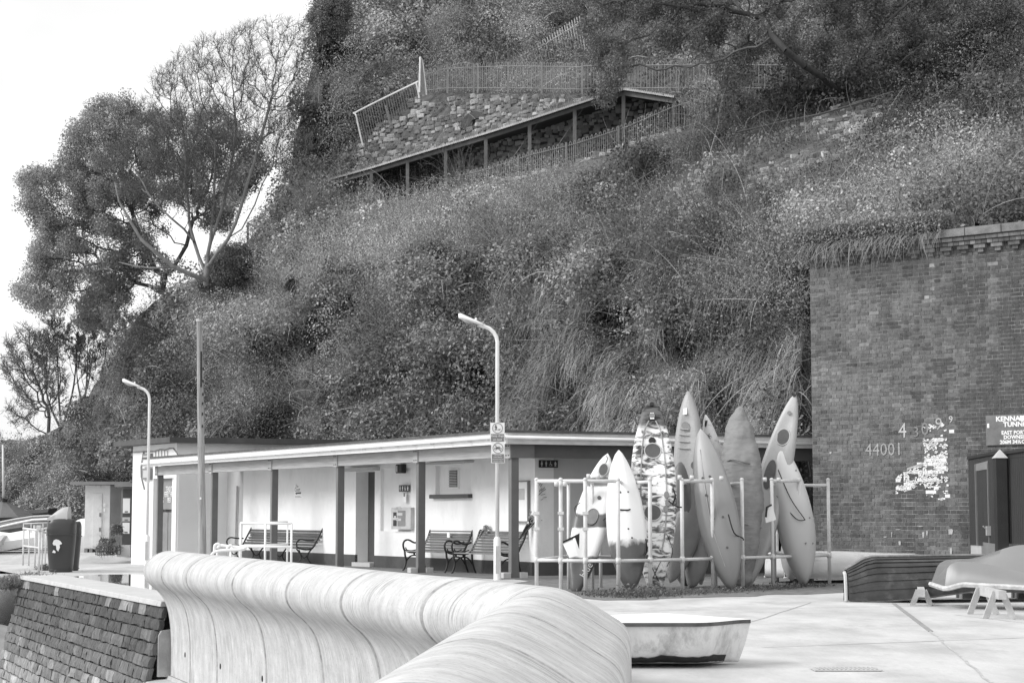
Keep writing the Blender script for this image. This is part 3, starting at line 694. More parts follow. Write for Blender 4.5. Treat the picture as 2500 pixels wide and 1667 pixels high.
mb = MB(); mb.add([PP(.15, .37, .006), PP(.32, .27, .006), PP(.32, .33, .006), PP(.72, .33, .006), PP(.72, .45, .006), PP(.32, .43, .006), PP(.32, .47, .006)], [tuple(range(7))]); mb.build('arrow', M_plinth, r)
text('The', .11, PP(.32, .86, .006), frA, M_midgrey, r, .001); text('Court', .15, PP(.36, .62, .006), frA, M_midgrey, r, .001, sx=.9)
mb = MB(); mb.bar(PP(.15, .16, .007), PP(.65, .16, .007), .006, .02); mb.bar(PP(.15, .09, .007), PP(.75, .09, .007), .006, .015); tag(mb.build('faded_lines', M_lightgrey, r), kind='stuff')
# wall lamp
s, z = wall_at(984, 1144); r = thing('wall_lamp', 'black bulkhead wall lamp above the small toilet sign', 'wall lamp', tuple(LA(s, TW, z)), world=True)
mb = MB(); wallbox(s - .16, s + .14, TW - .12, TW - .002, z - .10, z + .10, mb); mb.build('housing', M_black, r, bevel=.02)
mb = MB(); wallbox(s + .02, s + .12, TW - .135, TW - .121, z - .07, z + .07, mb); mb.build('lens', M_lightgrey, r)
# notice board by the corner
r, s0, s1, z0, z1, o = plate('notice_board', 'white framed notice board partly hidden by the corner post', 'notice board', 1262, 1294, 1172, 1275, M_print, .05)
mb = MB()
wallbox(s0 - .02, s0 + .01, TW - .06, TW - .003, z0, z1, mb); wallbox(s0 + .012, s1, TW - .06, TW - .051, z1 - .03, z1 + .0, mb); wallbox(s0 + .012, s1, TW - .06, TW - .051, z0, z0 + .03, mb); mb.build('frame', M_midgrey, r)
mb = MB(); wallbox(s0 + .12, s0 + .7, TW - .056, TW - .0512, z1 - .38, z1 - .16, mb); mb.build('notice', M_lightgrey, r)
# old sign box in the recess
s0, z1 = wall_at(520, 1178, RT - .12); s1, z0 = wall_at(455, 1212, RT - .12)
r = thing('wall_sign_box', 'grubby pale sign box mounted in the veranda recess', 'sign box', tuple(LA(s0, RT, z0)), world=True)
mb = MB(); wallbox(s0, s1, RT - .32, RT - .003, z0, z1, mb); mb.build('housing', G_('grubby_plastic', .5, rough=.6, var=.2, scale=5, stain=.5, stain_v=.2), r, bevel=.01)
mb = MB(); wallbox(s1 - .5, s1 - .42, RT - .335, RT - .321, z0 + .1, z0 + .24, mb); mb.build('bracket', M_black, r)
mb = MB(); sx_ = s_for(578, RT - .05); mb.tube([LA(sx_, RT - .05, 2.0), LA(sx_ + .1, RT - .05, 0)], .03, 6); tag(mb.build('downpipe', M_lightgrey, tb))

# ------------------------------------------------------------------ benches
def make_bench(name, label, L, nback, nseat, hoops, seat_mat, grp, reclined=False):
    """local: x along the length, +y towards the wall, front feet at y=0"""
    b = thing(name, label, 'bench', group=grp)
    if not reclined:
        back0, back1 = Vector((0, .40, .44)), Vector((0, .62, .84)); s0_, s1_ = Vector((0, .02, .42)), Vector((0, .40, .41))
    else:
        back0, back1 = Vector((0, .38, .40)), Vector((0, .72, .92)); s0_, s1_ = Vector((0, .0, .42)), Vector((0, .36, .38))
    for k in range(nback):
        t = k / (nback - 1); p = back0.lerp(back1, t); 
        if reclined: p.y += .06 * math.sin(t * 3.1) * (1 if t < .6 else -.2) 
        mb = MB(); mb.bar(p - Vector((L / 2, 0, 0)), p + Vector((L / 2, 0, 0)), .022, (.042 if not reclined else .050), up=(0, -.45, 1)); mb.build('back_slat', seat_mat, b)
    for k in range(nseat):
        t = k / (nseat - 1); p = s0_.lerp(s1_, t); mb = MB(); mb.bar(p - Vector((L / 2, 0, 0)), p + Vector((L / 2, 0, 0)), .048, .022); mb.build('seat_slat', seat_mat, b)
    for e in hoops:
        mid_ = abs(e) < .9; x = e * (L / 2 + .01); V = lambda y, z: Vector((x, y, z)); mb = MB()
        if not reclined:
            mb.tube(catmull([V(-.04, 0), V(.01, .10), V(.035, .22), V(.01, .33), V(.0, .42), V(-.03, .50), V(-.035, .58), V(.01, .645), V(.10, .655), V(.22, .60), V(.33, .60), V(.42, .63)], 4), .021, 6)
            mb.tube(catmull([V(.02, .44), V(.10, .40), V(.25, .39), V(.40, .43), V(.48, .56), V(.56, .70), V(.62, .86), V(.66, .87)], 4), .022, 6)
            mb.tube(catmull([V(.52, 0), V(.47, .12), V(.44, .25), V(.43, .44)], 4), .021, 6)
            mb.tube(catmull([V(.03, .20), V(.12, .30), V(.23, .33), V(.35, .30), V(.44, .18)], 4), .016, 6)
            mb.tube([V(.23, .33), V(.23, .40)], .02, 6)
            mb.tube(catmull([V(.02, .50), V(.06, .44), V(.20, .43), V(.36, .47)], 3), .013, 6)
        else:
            for sgn in (-1, 1):
                mb.tube(catmull([V(.16 + sgn * .22, 0), V(.16 + sgn * .10, .12), V(.16 + sgn * .09, .24), V(.16 + sgn * .2, .38)], 4), .018, 6)
            mb.tube(catmull([V(.02, .36), V(.16, .16), V(.34, .36)], 5), .014, 6)
            if not mid_:
                mb.tube(catmull([V(-.02, .40), V(-.04, .52), V(.05, .60), V(.25, .58), V(.42, .58)], 4), .02, 6)
                mb.tube(catmull([V(.0, .40), V(.2, .36), V(.38, .40), V(.50, .60), V(.66, .88), V(.72, .93)], 4), .022, 6)
        mb.build('cast_iron_end', M_iron, b, smooth=True)
    return b
wallyaw = math.atan2(-SA.y, -SA.x)      # local +x runs towards the near corner; +y must point to the wall
def put_bench(b, px_a, px_b, t):
    sa, sb = s_for(px_a, t), s_for(px_b, t); p = LA((sa + sb) / 2, t); b.location = p; b.rotation_euler = (0, 0, wallyaw)
b2 = make_bench('park_bench', 'slatted bench with scrolled black arms below the window niche', s_for(989, .38) - s_for(1089, .38), 8, 6, (-1, 1), M_slat, 'benches along the veranda wall')
put_bench(b2, 989, 1089, .38)
b3 = copy_tree(b2); b3['label'] = 'slatted bench with scrolled black arms half hidden by the lamp post'
put_bench(b3, 1125, 1238, .36)
b3.location = LA((s_for(1118, .36) + s_for(1212, .36)) / 2, .34)
b1 = make_bench('long_bench', 'long dark slatted bench with a rolled back behind the white guard rail', 4.4, 9, 6, (-1, -.33, .33, 1), G_('dark_slat', .16, rough=.5, var=.2, scale=4, stretch=(.4, 6, 6)), None, True)
sb1 = s_for(756, .45); b1.location = LA(sb1 + 2.65, .36); b1.rotation_euler = (0, 0, wallyaw)
mb = MB(); p = b2.location + (-SA) * .05 + Vector((0, 0, .80)); pl = thing('memorial_plaque', 'small white plaque fixed on the back of the bench below the niche', 'plaque', tuple(p + SB * .50), wallyaw)
mb.box((0, 0, -.03), (.11, .02, .11)); mb.build('plate', M_print, pl)
# flowers
def bouquet(label, loc, sc=1., lean=(0.4, 0, .9)):
    f = thing('flower_bouquet', label, 'flowers', tuple(loc)); l = Vector(lean).normalized(); mb = MB()
    for k in range(7):
        e = l * .42 * sc + Vector((random.uniform(-.06, .06), random.uniform(-.05, .05), random.uniform(-.04, .04))); mb.tube([(0, 0, 0), e * .6, e], .012 * sc, 4)
    mb.build('stems', M_plinth, f); mb = MB()
    for k in range(60):
        c = l * .45 * sc + Vector([random.gauss(0, .055 * sc) for _ in range(3)]); n = Vector([random.gauss(0, 1) for _ in range(3)]).normalized(); x = n.orthogonal().normalized() * .03; y = n.cross(x)
        mb.add([c - x, c - y, c + x, c + y], [(0, 1, 2, 3)])
    mb.build('petals', G_('petal', .5, rough=.8, var=.5, scale=20), f)
bouquet('wilted bouquet in a dark wrap leaning beyond the corner post', LA(s_for(1266, .75), .75, Zat(1318, LA(s_for(1266, .75), .75).y)), 1.2, (.55, 0, .8))
bouquet('small dried bouquet tied on the end of the second bench', LA(s_for(1170, .8), .80, .72), .55, (.3, -.1, .4))
# ------------------------------------------------------------------ hillside
CX = np.array([-400, 0, 300, 500, 700, 900, 1250, 1600, 1900, 2000, 2150, 2500, 2900.])
CY = np.array([1400, 1060, 800, 600, 480, 400, 250, 100, -60, -400.])
CD = np.array([
    [112, 97, 79, 71, 65, 59, 51.5, 45.5, 41.5, 40, 39, 36.5, 34],
    [113, 98, 80, 72, 66, 60, 52.2, 46.2, 42, 40.2, 39.2, 36.6, 34.2],
    [117, 101, 84, 75.5, 69, 62.5, 54.5, 48, 43, 40.6, 39.5, 36.9, 34.6],
    [121, 105, 88, 79, 73, 66, 58, 51.5, 46, 43, 41, 37.3, 35],
    [124, 108, 91, 82, 77, 71, 62.5, 56, 50.5, 48.5, 46, 42, 39],
    [127, 111, 94, 84, 79.5, 75, 66, 60, 54.5, 52.5, 50, 46.5, 43],
    [130, 114, 97, 87, 82, 79, 71, 66, 61, 59, 57, 53, 50],
    [134, 118, 100, 90, 85, 82, 77, 72, 67.5, 66, 64, 60, 57],
    [138, 122, 104, 94, 90, 87, 84, 80, 76, 75, 73, 70, 67],
    [142, 126, 108, 98, 94, 92, 90, 87, 84, 83, 81, 78, 75]])
def bilin(px, py):
    px = np.asarray(px, float); py = np.asarray(py, float)
    ix = np.clip(np.searchsorted(CX, px) - 1, 0, len(CX) - 2); tx = np.clip((px - CX[ix]) / (CX[ix + 1] - CX[ix]), 0, 1)
    iy = np.clip(len(CY) - 1 - np.searchsorted(CY[::-1], py), 0, len(CY) - 2); ty = np.clip((py - CY[iy]) / (CY[iy + 1] - CY[iy]), 0, 1)
    return (CD[iy, ix] * (1 - tx) + CD[iy, ix + 1] * tx) * (1 - ty) + (CD[iy + 1, ix] * (1 - tx) + CD[iy + 1, ix + 1] * tx) * ty
SHX = np.array([800, 907, 995, 1088, 1186, 1293, 1403, 1522, 1645.]); SHT = np.array([441, 411, 384, 356, 327, 293, 257, 219, 238.]); SHB = np.array([480, 508, 498, 476, 460, 436, 408, 366, 328.])
def shelter_band(px, py):
    t = np.interp(px, SHX, SHT); b = np.interp(px, SHX, SHB)
    return sm(px, 900, 960) * (1 - sm(px, 1640, 1700)) * sm(py, t + 1, t + 10) * (1 - sm(py, b - 22, b - 6))
def Dn(px, py, rough=True):
    d = bilin(px, py)
    if rough:
        t_ = np.interp(px, SHX, SHT); b_ = np.interp(px, SHX, SHB); calm = 1 - sm(px, 840, 920) * (1 - sm(px, 1690, 1760)) * sm(py, t_ - 200, t_ - 130) * (1 - sm(py, b_ + 15, b_ + 90))
        calm = calm * (1 - sm(px, 1600, 1660) * (1 - sm(px, 2120, 2190)) * np.exp(-((py - (512 - (px - 1600) * .44)) / 62.) ** 4))
        d = d + ((fbm(px / 100., py / 80., 3, 4) - .5) * 7.5 + (fbm(px / 300., py / 240., 8, 2) - .5) * 3.5) * calm
        # gullies running down the lower face
        d = d + (fbm(px / 60., py / 400., 21, 2) - .5) * 2.2 * sm(py, 560, 800) * sm(px, 500, 900)
    w_ = shelter_band(px, py); d = d * (1 - w_) + w_ * (bilin(px, np.interp(px, SHX, (SHT + SHB) / 2)) + 1.6)
    # behind the brick wall the ground keeps clear of it
    wall = sm(px, 1960, 1992) * sm(py, 560, 640)
    return np.where(wall > 0, np.maximum(d, bilin(px, py) + 1.2 * wall), d)
SX = np.array([-400, -100, 0, 60, 130, 200, 260, 300, 340, 400, 470, 520, 560, 600, 650, 690, 705, 712, 718, 732, 742, 756, 772, 790, 805, 3000.])
SY = np.array([1120, 1100, 1088, 1080, 1052, 985, 900, 835, 765, 720, 684, 658, 628, 594, 538, 498, 455, 400, 345, 298, 245, 190, 110, 20, -400, -400.])
def ysil(px): return np.interp(px, SX, SY) + (vnoise(np.asarray(px) / 9., np.asarray(px) * 0, 4) - .5) * 14
cols = np.unique(np.concatenate([np.arange(-400, 690, 14), np.arange(690, 810, 3.5), np.arange(810, 2900, 14)])); NR = 110
vs = []; 
for px in cols:
    yt = float(ysil(np.array(px))); yy = 1400 + (yt - 1400) * np.linspace(0, 1, NR); xx = np.full(NR, px)
    P = Wn(xx, yy, Dn(xx, yy)); back = []
    t = P[-1]
    for k, dd in enumerate((1.5, 4, 9, 18, 40)): back.append([t[0] * (1 + .0 * k), t[1] + dd, t[2] + (.25, .3, -.2, -2, -6)[k]])
    vs.append(np.concatenate([P, np.array(back)]))
V = np.array(vs); nc, nr = V.shape[:2]
idx = np.arange(nc * nr).reshape(nc, nr); F = np.stack([idx[:-1, :-1], idx[1:, :-1], idx[1:, 1:], idx[:-1, 1:]], -1).reshape(-1, 4)
M_earth = G_('hillside_earth', .09, rough=1, var=.6, scale=.9, bump=1, bscale=6, coord='Object')
o = np_mesh('hillside', V.reshape(-1, 3), F, M_earth, smooth=True); tag(o, kind='structure')
def surf(px, py, out=0.):
    P = Wn(px, py, Dn(px, py) - out); return P

M_leaf = G_('evergreen_leaf', 1.0, rough=.55, var=.12, scale=3, bump=0, spec=.4, attr=True)
M_ivy = G_('ivy_leaf', 1.0, rough=.5, var=.15, scale=2, bump=0, spec=.45, attr=True)
M_grass = G_('dry_grass_blade', 1.0, rough=.8, var=.15, scale=2, bump=0, spec=.2, attr=True)
M_twig = G_('bramble_twig', 1.0, rough=.8, var=.2, scale=3, bump=0, spec=.2, attr=True)
M_bark = G_('bark', .11, rough=.9, var=.4, scale=6, bump=.5, bscale=20, stretch=(1, 1, .3))
M_bark2 = G_('pale_bark', .20, rough=.9, var=.35, scale=6, bump=.4, bscale=20, stretch=(1, 1, .3))

# masks in picture columns/rows, choosing which plants grow where and how pale or dark they are
def ell(px, py, cx, cy, rx, ry, a=0.):
    ca, sa = math.cos(a), math.sin(a); x = (px - cx) * ca + (py - cy) * sa; y = -(px - cx) * sa + (py - cy) * ca
    return np.exp(-((x / rx) ** 2 + (y / ry) ** 2) ** 1.5)
def m_grass(px, py):
    return np.clip(sm(px, 1180, 1340) * sm(py, 770, 900) * .95 + ell(px, py, 1290, 760, 120, 110) * .7 + ell(px, py, 1330, 560, 140, 80) * .4 + ell(px, py, 1060, 60, 120, 80) * .35 + ell(px, py, 1700, 700, 200, 110) * .35
                   + ell(px, py, 330, 990, 140, 70) * .4 + ell(px, py, 1230, 1030, 200, 60) * .5 + ell(px, py, 2150, 540, 260, 60) * .25, 0, 1)
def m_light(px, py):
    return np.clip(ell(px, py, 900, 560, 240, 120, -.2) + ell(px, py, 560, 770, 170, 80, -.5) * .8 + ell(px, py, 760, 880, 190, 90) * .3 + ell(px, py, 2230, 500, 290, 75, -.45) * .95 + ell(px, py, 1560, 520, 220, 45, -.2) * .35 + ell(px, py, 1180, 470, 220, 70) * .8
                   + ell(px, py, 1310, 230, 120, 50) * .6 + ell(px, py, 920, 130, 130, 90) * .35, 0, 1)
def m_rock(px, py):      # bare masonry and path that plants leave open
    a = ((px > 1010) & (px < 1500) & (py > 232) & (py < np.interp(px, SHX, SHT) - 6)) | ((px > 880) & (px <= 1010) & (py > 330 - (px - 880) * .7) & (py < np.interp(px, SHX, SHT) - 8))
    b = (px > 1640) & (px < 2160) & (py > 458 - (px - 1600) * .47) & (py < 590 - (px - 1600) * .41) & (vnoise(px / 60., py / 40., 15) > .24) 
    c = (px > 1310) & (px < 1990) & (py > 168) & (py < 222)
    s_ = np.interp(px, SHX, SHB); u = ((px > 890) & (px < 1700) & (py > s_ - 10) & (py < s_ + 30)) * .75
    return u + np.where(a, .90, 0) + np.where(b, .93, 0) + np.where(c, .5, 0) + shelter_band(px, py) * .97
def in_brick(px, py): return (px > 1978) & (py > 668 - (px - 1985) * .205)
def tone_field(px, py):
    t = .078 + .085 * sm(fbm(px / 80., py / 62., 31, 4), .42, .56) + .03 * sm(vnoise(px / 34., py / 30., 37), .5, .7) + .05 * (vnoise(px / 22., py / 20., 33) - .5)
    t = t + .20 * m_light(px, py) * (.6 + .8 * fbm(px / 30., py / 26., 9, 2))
    t = t - .06 * ell(px, py, 2150, 360, 420, 130, -.3) - .05 * ell(px, py, 1640, 640, 190, 120) - .03 * ell(px, py, 700, 930, 420, 120)  # leaf tone lowered in patches, the upper right one as shade below the oak
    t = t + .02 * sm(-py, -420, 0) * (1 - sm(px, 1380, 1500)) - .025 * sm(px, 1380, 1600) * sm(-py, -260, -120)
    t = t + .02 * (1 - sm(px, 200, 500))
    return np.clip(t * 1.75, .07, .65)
def sample(n, x0, x1, y0, y1):
    px = RNG.uniform(x0, x1, n); py = RNG.uniform(y0, y1, n); k = (py > ysil(px) + 2) & (py > ysil(px - 9)) & ~in_brick(px, py)
    return px[k], py[k]
TOC = lambda P: unit(np.array([[0, 0, EYE]]) - P)       # used for which side of the slope is outside
OUTN = unit(np.array([[-.32, -.80, .50]]))
# --- leafy clumps
px, py = sample(6400, -150, 2650, -150, 1265)
keep = RNG.uniform(size=len(px)) > np.clip(np.maximum(m_rock(px, py), m_rock(px, py - 14)) * 1.15 + m_grass(px, py) * .72, 0, .985); px, py = px[keep], py[keep]
ey = RNG.uniform(30, 560, 150); ex = np.interp(-ey, -SY[15:25], SX[15:25]) + RNG.uniform(-4, 9, 150); px = np.concatenate([px, ex]); py = np.concatenate([py, ey])
C = surf(px, py, .15) + OUTN * (RNG.uniform(0, 1, len(px)) ** 3 * .9)[:, None]; n = len(C); rad = np.where(np.arange(n) >= n - 150, .75, np.where(RNG.uniform(size=n) < .09, 2.1, 1.)) * RNG.uniform(.28, .85, n) * (1 + .35 * fbm(px / 160., py / 160., 2, 2)) * np.where((px > 690) & (px < 800), .7, 1); rad = rad * np.where(shelter_band(px, py - 26) + shelter_band(px, py + 20) > .05, .45, 1)
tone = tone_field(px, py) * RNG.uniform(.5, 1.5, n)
dist = C[:, 1]; nl = np.clip((150 * (rad / .6) ** 1.7).astype(int), 30, 900)
ci = np.repeat(np.arange(n), nl); d = unit(RNG.normal(size=(len(ci), 3)) + OUTN * .9); rr = RNG.uniform(.55, 1.08, len(ci)) ** .6
lump = .78 + .4 * vnoise(d[:, 0] * 3 + ci, d[:, 2] * 3 + ci * .37, 5)
P = C[ci] + d * (rad[ci] * rr * lump)[:, None] * np.array([1.0, .75, .8])
lt = m_light(px, py)[ci]
spc = vnoise(px / 85., py / 70., 91) + RNG.uniform(-.12, .12, n); big_ = spc > .56; tone = np.where(big_, tone * .8, tone); size = RNG.uniform(.022, .05, len(ci)) * (1 - .25 * lt) * (dist[ci] / 60.) ** .55 * np.where(big_[ci], 1.55, .85)
N = unit(d * .55 + RNG.normal(size=d.shape) * .55 + np.array([0, -.1, .35]))
kk_ = RNG.uniform(size=len(P)) > .35 * lt + .25 * m_grass(px, py)[ci]; P, N, size, ci = P[kk_], N[kk_], size[kk_], ci[kk_]
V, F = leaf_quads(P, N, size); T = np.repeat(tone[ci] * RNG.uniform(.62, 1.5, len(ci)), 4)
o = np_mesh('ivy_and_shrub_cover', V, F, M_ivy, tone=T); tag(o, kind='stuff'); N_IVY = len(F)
# --- creeping leaves straight on the ground, everywhere
px, py = sample(210000, -150, 2650, -150, 1275); keep = RNG.uniform(size=len(px)) > np.clip(m_rock(px, py) * 1.2 + m_grass(px, py) * .5, 0, .97); px, py = px[keep], py[keep]
P = surf(px, py, 0) + OUTN * RNG.uniform(.0, .30, len(px))[:, None]; N = unit(OUTN + RNG.normal(size=P.shape) * .7)
V, F = leaf_quads(P, N, RNG.uniform(.022, .050, len(px)) * (P[:, 1] / 60.) ** .55)
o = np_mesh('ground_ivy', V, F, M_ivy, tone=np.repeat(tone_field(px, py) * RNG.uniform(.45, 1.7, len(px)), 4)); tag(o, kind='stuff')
# --- dry grass hanging down the face
px, py = sample(150000, 150, 2400, 0, 1090); keep = RNG.uniform(size=len(px)) < m_grass(px, py) * (.25 + 1.3 * fbm(px / 45., py / 70., 41, 3) ** 1.5); px, py = px[keep], py[keep]
P = surf(px, py, .12) + OUTN * RNG.uniform(0, .35, len(px))[:, None]
sw_ = (fbm(px / 80., py / 60., 51, 2) - .5) * 2.2
D0 = OUTN * .8 + np.stack([sw_ - .25, 0 * sw_ - .2, 0 * sw_ - .15], -1) + RNG.normal(size=P.shape) * .28
tufts = .5 + fbm(px / 26., py / 40., 61, 2)
V, F, m = ribbons(P, D0, RNG.uniform(.45, 1.25, len(px)), 2.4, RNG.uniform(.010, .020, len(px)), 4, .35)
o = np_mesh('dry_hanging_grass', V, F, M_grass, tone=np.repeat(RNG.uniform(.22, .72, len(px)) * tufts, m)); tag(o, kind='stuff')
# --- thin live and dead stems over everything
px, py = sample(100000, -100, 2600, -100, 1120); keep = RNG.uniform(size=len(px)) > np.clip(m_rock(px, py) * 1.1, 0, .93); px, py = px[keep], py[keep]
P = surf(px, py, .1) + OUTN * RNG.uniform(0, .3, len(px))[:, None]; ang = (fbm(px / 120., py / 120., 71, 2) - .5) * 3
upw = 1 - .8 * sm(py, 760, 860) * sm(px, 1150, 1300)
D0 = np.stack([ang * .7 - .15, -.45 + 0 * ang, .95 * upw], -1) + RNG.normal(size=P.shape) * .4
V, F, m = ribbons(P, D0, RNG.uniform(.35, 1.2, len(px)), RNG.uniform(.0, 1.2, len(px)), RNG.uniform(.007, .015, len(px)), 4, .45)
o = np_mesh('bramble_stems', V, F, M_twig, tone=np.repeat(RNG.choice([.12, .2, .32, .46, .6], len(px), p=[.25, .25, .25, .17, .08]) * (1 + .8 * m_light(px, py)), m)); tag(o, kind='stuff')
# --- long arching dead canes
px, py = sample(5200, 100, 2500, -60, 1060); keep = RNG.uniform(size=len(px)) > np.clip(m_rock(px, py) * 1.1, 0, .97); px, py = px[keep], py[keep]
P = surf(px, py, .1) + OUTN * RNG.uniform(.1, .45, len(px))[:, None]; dn = sm(py, 740, 880) * sm(px, 1100, 1300)
D0 = np.stack([RNG.normal(size=len(px)) * .9 - .2, -.5 + 0 * px, .9 - 1.2 * dn], -1) + RNG.normal(size=P.shape) * .3
V, F, m = ribbons(P, D0, RNG.uniform(.7, 2.2, len(px)), RNG.uniform(.5, 2.4, len(px)), RNG.uniform(.016, .032, len(px)), 7, .7)
o = np_mesh('arching_canes', V, F, M_twig, tone=np.repeat(RNG.uniform(.2, .75, len(px)), m)); tag(o, kind='stuff')
# --- upright flowering spikes in the light patches
px, py = sample(60000, 350, 1500, 380, 960); keep = RNG.uniform(size=len(px)) < m_light(px, py) * .8; px, py = px[keep], py[keep]
P = surf(px, py, .3) + OUTN * RNG.uniform(.1, .7, len(px))[:, None]; n = len(P); parts = []
for k in range(5):
    Q = P + np.array([0, 0, .055]) * k + RNG.normal(size=P.shape) * .018; v, f = leaf_quads(Q, unit(RNG.normal(size=Q.shape)), RNG.uniform(.016, .03, n)); parts.append((v, f, np.repeat(RNG.uniform(.22, .6, n), 4)))
V, F, T = cat(parts); o = np_mesh('flowering_scrub', V, F, M_leaf, tone=T); tag(o, kind='stuff')

# --- single bare shrubs fanning out of the slope
def fan_shrub(label, px, py, n, L, spread, lean, tonev=.3, out=.35, thick=.014, grp='bare shrubs on the slope'):
    base = Vector(surf(np.array([float(px)]), np.array([float(py)]), out)[0]); t = thing('bare_shrub', label, 'shrub', tuple(base), group=grp)
    S0 = []; S1 = []; R0 = []; R1 = []
    for i in range(n):
        a = random.gauss(0, spread); d = Vector((lean + math.sin(a), random.uniform(-.5, .1), max(.25, math.cos(a)))).normalized(); p = Vector((random.uniform(-.15, .15), random.uniform(-.1, .1), 0)); l = L * random.uniform(.55, 1.1); seg = 7; r = thick * random.uniform(.6, 1.1)
        side = Vector((random.gauss(0, .10), random.gauss(0, .05), random.uniform(-.10, .10)))
        for k in range(seg):
            q = p + d * (l / seg); S0.append(p); S1.append(q); R0.append(r * (1 - .8 * k / seg)); R1.append(r * (1 - .8 * (k + 1) / seg)); p = q; d = (d + side + Vector((random.gauss(0, .07), random.gauss(0, .07), random.gauss(0, .05)))).normalized()
            if k > 1 and random.random() < .75:
                e = (d + Vector([random.gauss(0, .55) for _ in range(3)])).normalized(); m_ = q + e * l * random.uniform(.08, .22); S0.append(q); S1.append(m_); R0.append(r * .35); R1.append(r * .18)
    V, F = limb_segments(np.array(S0), np.array(S1), np.array(R0), np.array(R1), 4)
    np_mesh('stems', V, F, G_('shrub_bark_%d' % int(tonev * 100), tonev, rough=.9, var=.3, scale=8, bump=0), t); return t
fan_shrub('pale many stemmed bare shrub high above the right street lamp', 1275, 650, 46, 3.0, .62, -.10, .28)
fan_shrub('wide pale bare shrub beside the top corner of the brick wall', 1930, 690, 44, 2.6, .85, -.35, .36)
fan_shrub('dense dark twiggy shrub in the middle of the slope above the kayaks', 1620, 760, 120, 2.9, .95, -.35, .16, .4, .009)
fan_shrub('dark twiggy shrub rising under the stone retaining wall', 1770, 640, 120, 3.4, .75, -.25, .13, .4, .009)
fan_shrub('pale sprawling bare shrub over the hanging grass', 1650, 800, 26, 1.9, 1.2, -.5, .4)
fan_shrub('tall bare saplings on the upper terrace above the railing', 1075, 150, 26, 4.6, .30, -.05, .27, .3, .02)
fan_shrub('leafless coppiced shrub above the right end of the shelter', 1665, 228, 18, 2.0, .38, 0, .25, .9, .025)
fan_shrub('bare reddish bush tangled in front of the shelter posts', 1130, 480, 34, 2.5, .6, -.05, .16, .9, .012)
fan_shrub('bare shrub below the railing near the middle shelter posts', 1290, 540, 30, 2.2, .6, .1, .24, .5, .010)
fan_shrub('fine pale twigs on the slope left of the shelter', 760, 520, 90, 2.0, .8, .1, .26, .3, .008)
fan_shrub('thin dead branches hanging over the tall right kayak', 1955, 990, 8, 1.3, 1.2, -.7, .42, .6, .012)

# ------------------------------------------------------------------ trees
def poly_sample(poly, n, D, depth, shrink=.0):
    P = np.array(poly, float); x0, y0 = P.min(0); x1, y1 = P.max(0); out = []
    c = P.mean(0); R_ = max(x1 - x0, y1 - y0) / 2
    while len(out) < n:
        x = RNG.uniform(x0, x1, n * 3); y = RNG.uniform(y0, y1, n * 3); ins = np.zeros(len(x), bool); j = len(P) - 1
        for i in range(len(P)):
            xi, yi = P[i]; xj, yj = P[j]; cnd = ((yi > y) != (yj > y)) & (x < (xj - xi) * (y - yi) / (yj - yi + 1e-9) + xi); ins ^= cnd; j = i
        x, y = x[ins], y[ins]; d = np.clip(1 - np.hypot(x - c[0], y - c[1]) / R_, .15, 1) ** .5
        z = D + RNG.uniform(-1, 1, len(x)) * depth * d
        out += list(Wn(x, y, z))
    return np.array(out[:n])
def crown_leaves(P, par, ch, r, n_leaf, spread, size, tone, grp=.6, up=.3):
    tips = P[(r <= np.percentile(r, 62))]; ti = RNG.integers(0, len(tips), n_leaf); off = unit(RNG.normal(size=(n_leaf, 3))) * (RNG.uniform(0, 1, n_leaf) ** .5)[:, None] * spread * 1.7
    Q = tips[ti] + off; N = unit(RNG.normal(size=Q.shape) + np.array([0, -.1, up]) + off * 1.2)
    V, F = leaf_quads(Q, N, RNG.uniform(size * .6, size * 1.3, n_leaf), .5)
    T = tone * RNG.uniform(.7, 1.35, n_leaf) * (1 - grp / 2 + grp * vnoise(Q[:, 0] * 1.1, Q[:, 2] * 1.3, 77)); return V, F, np.repeat(T, 4)
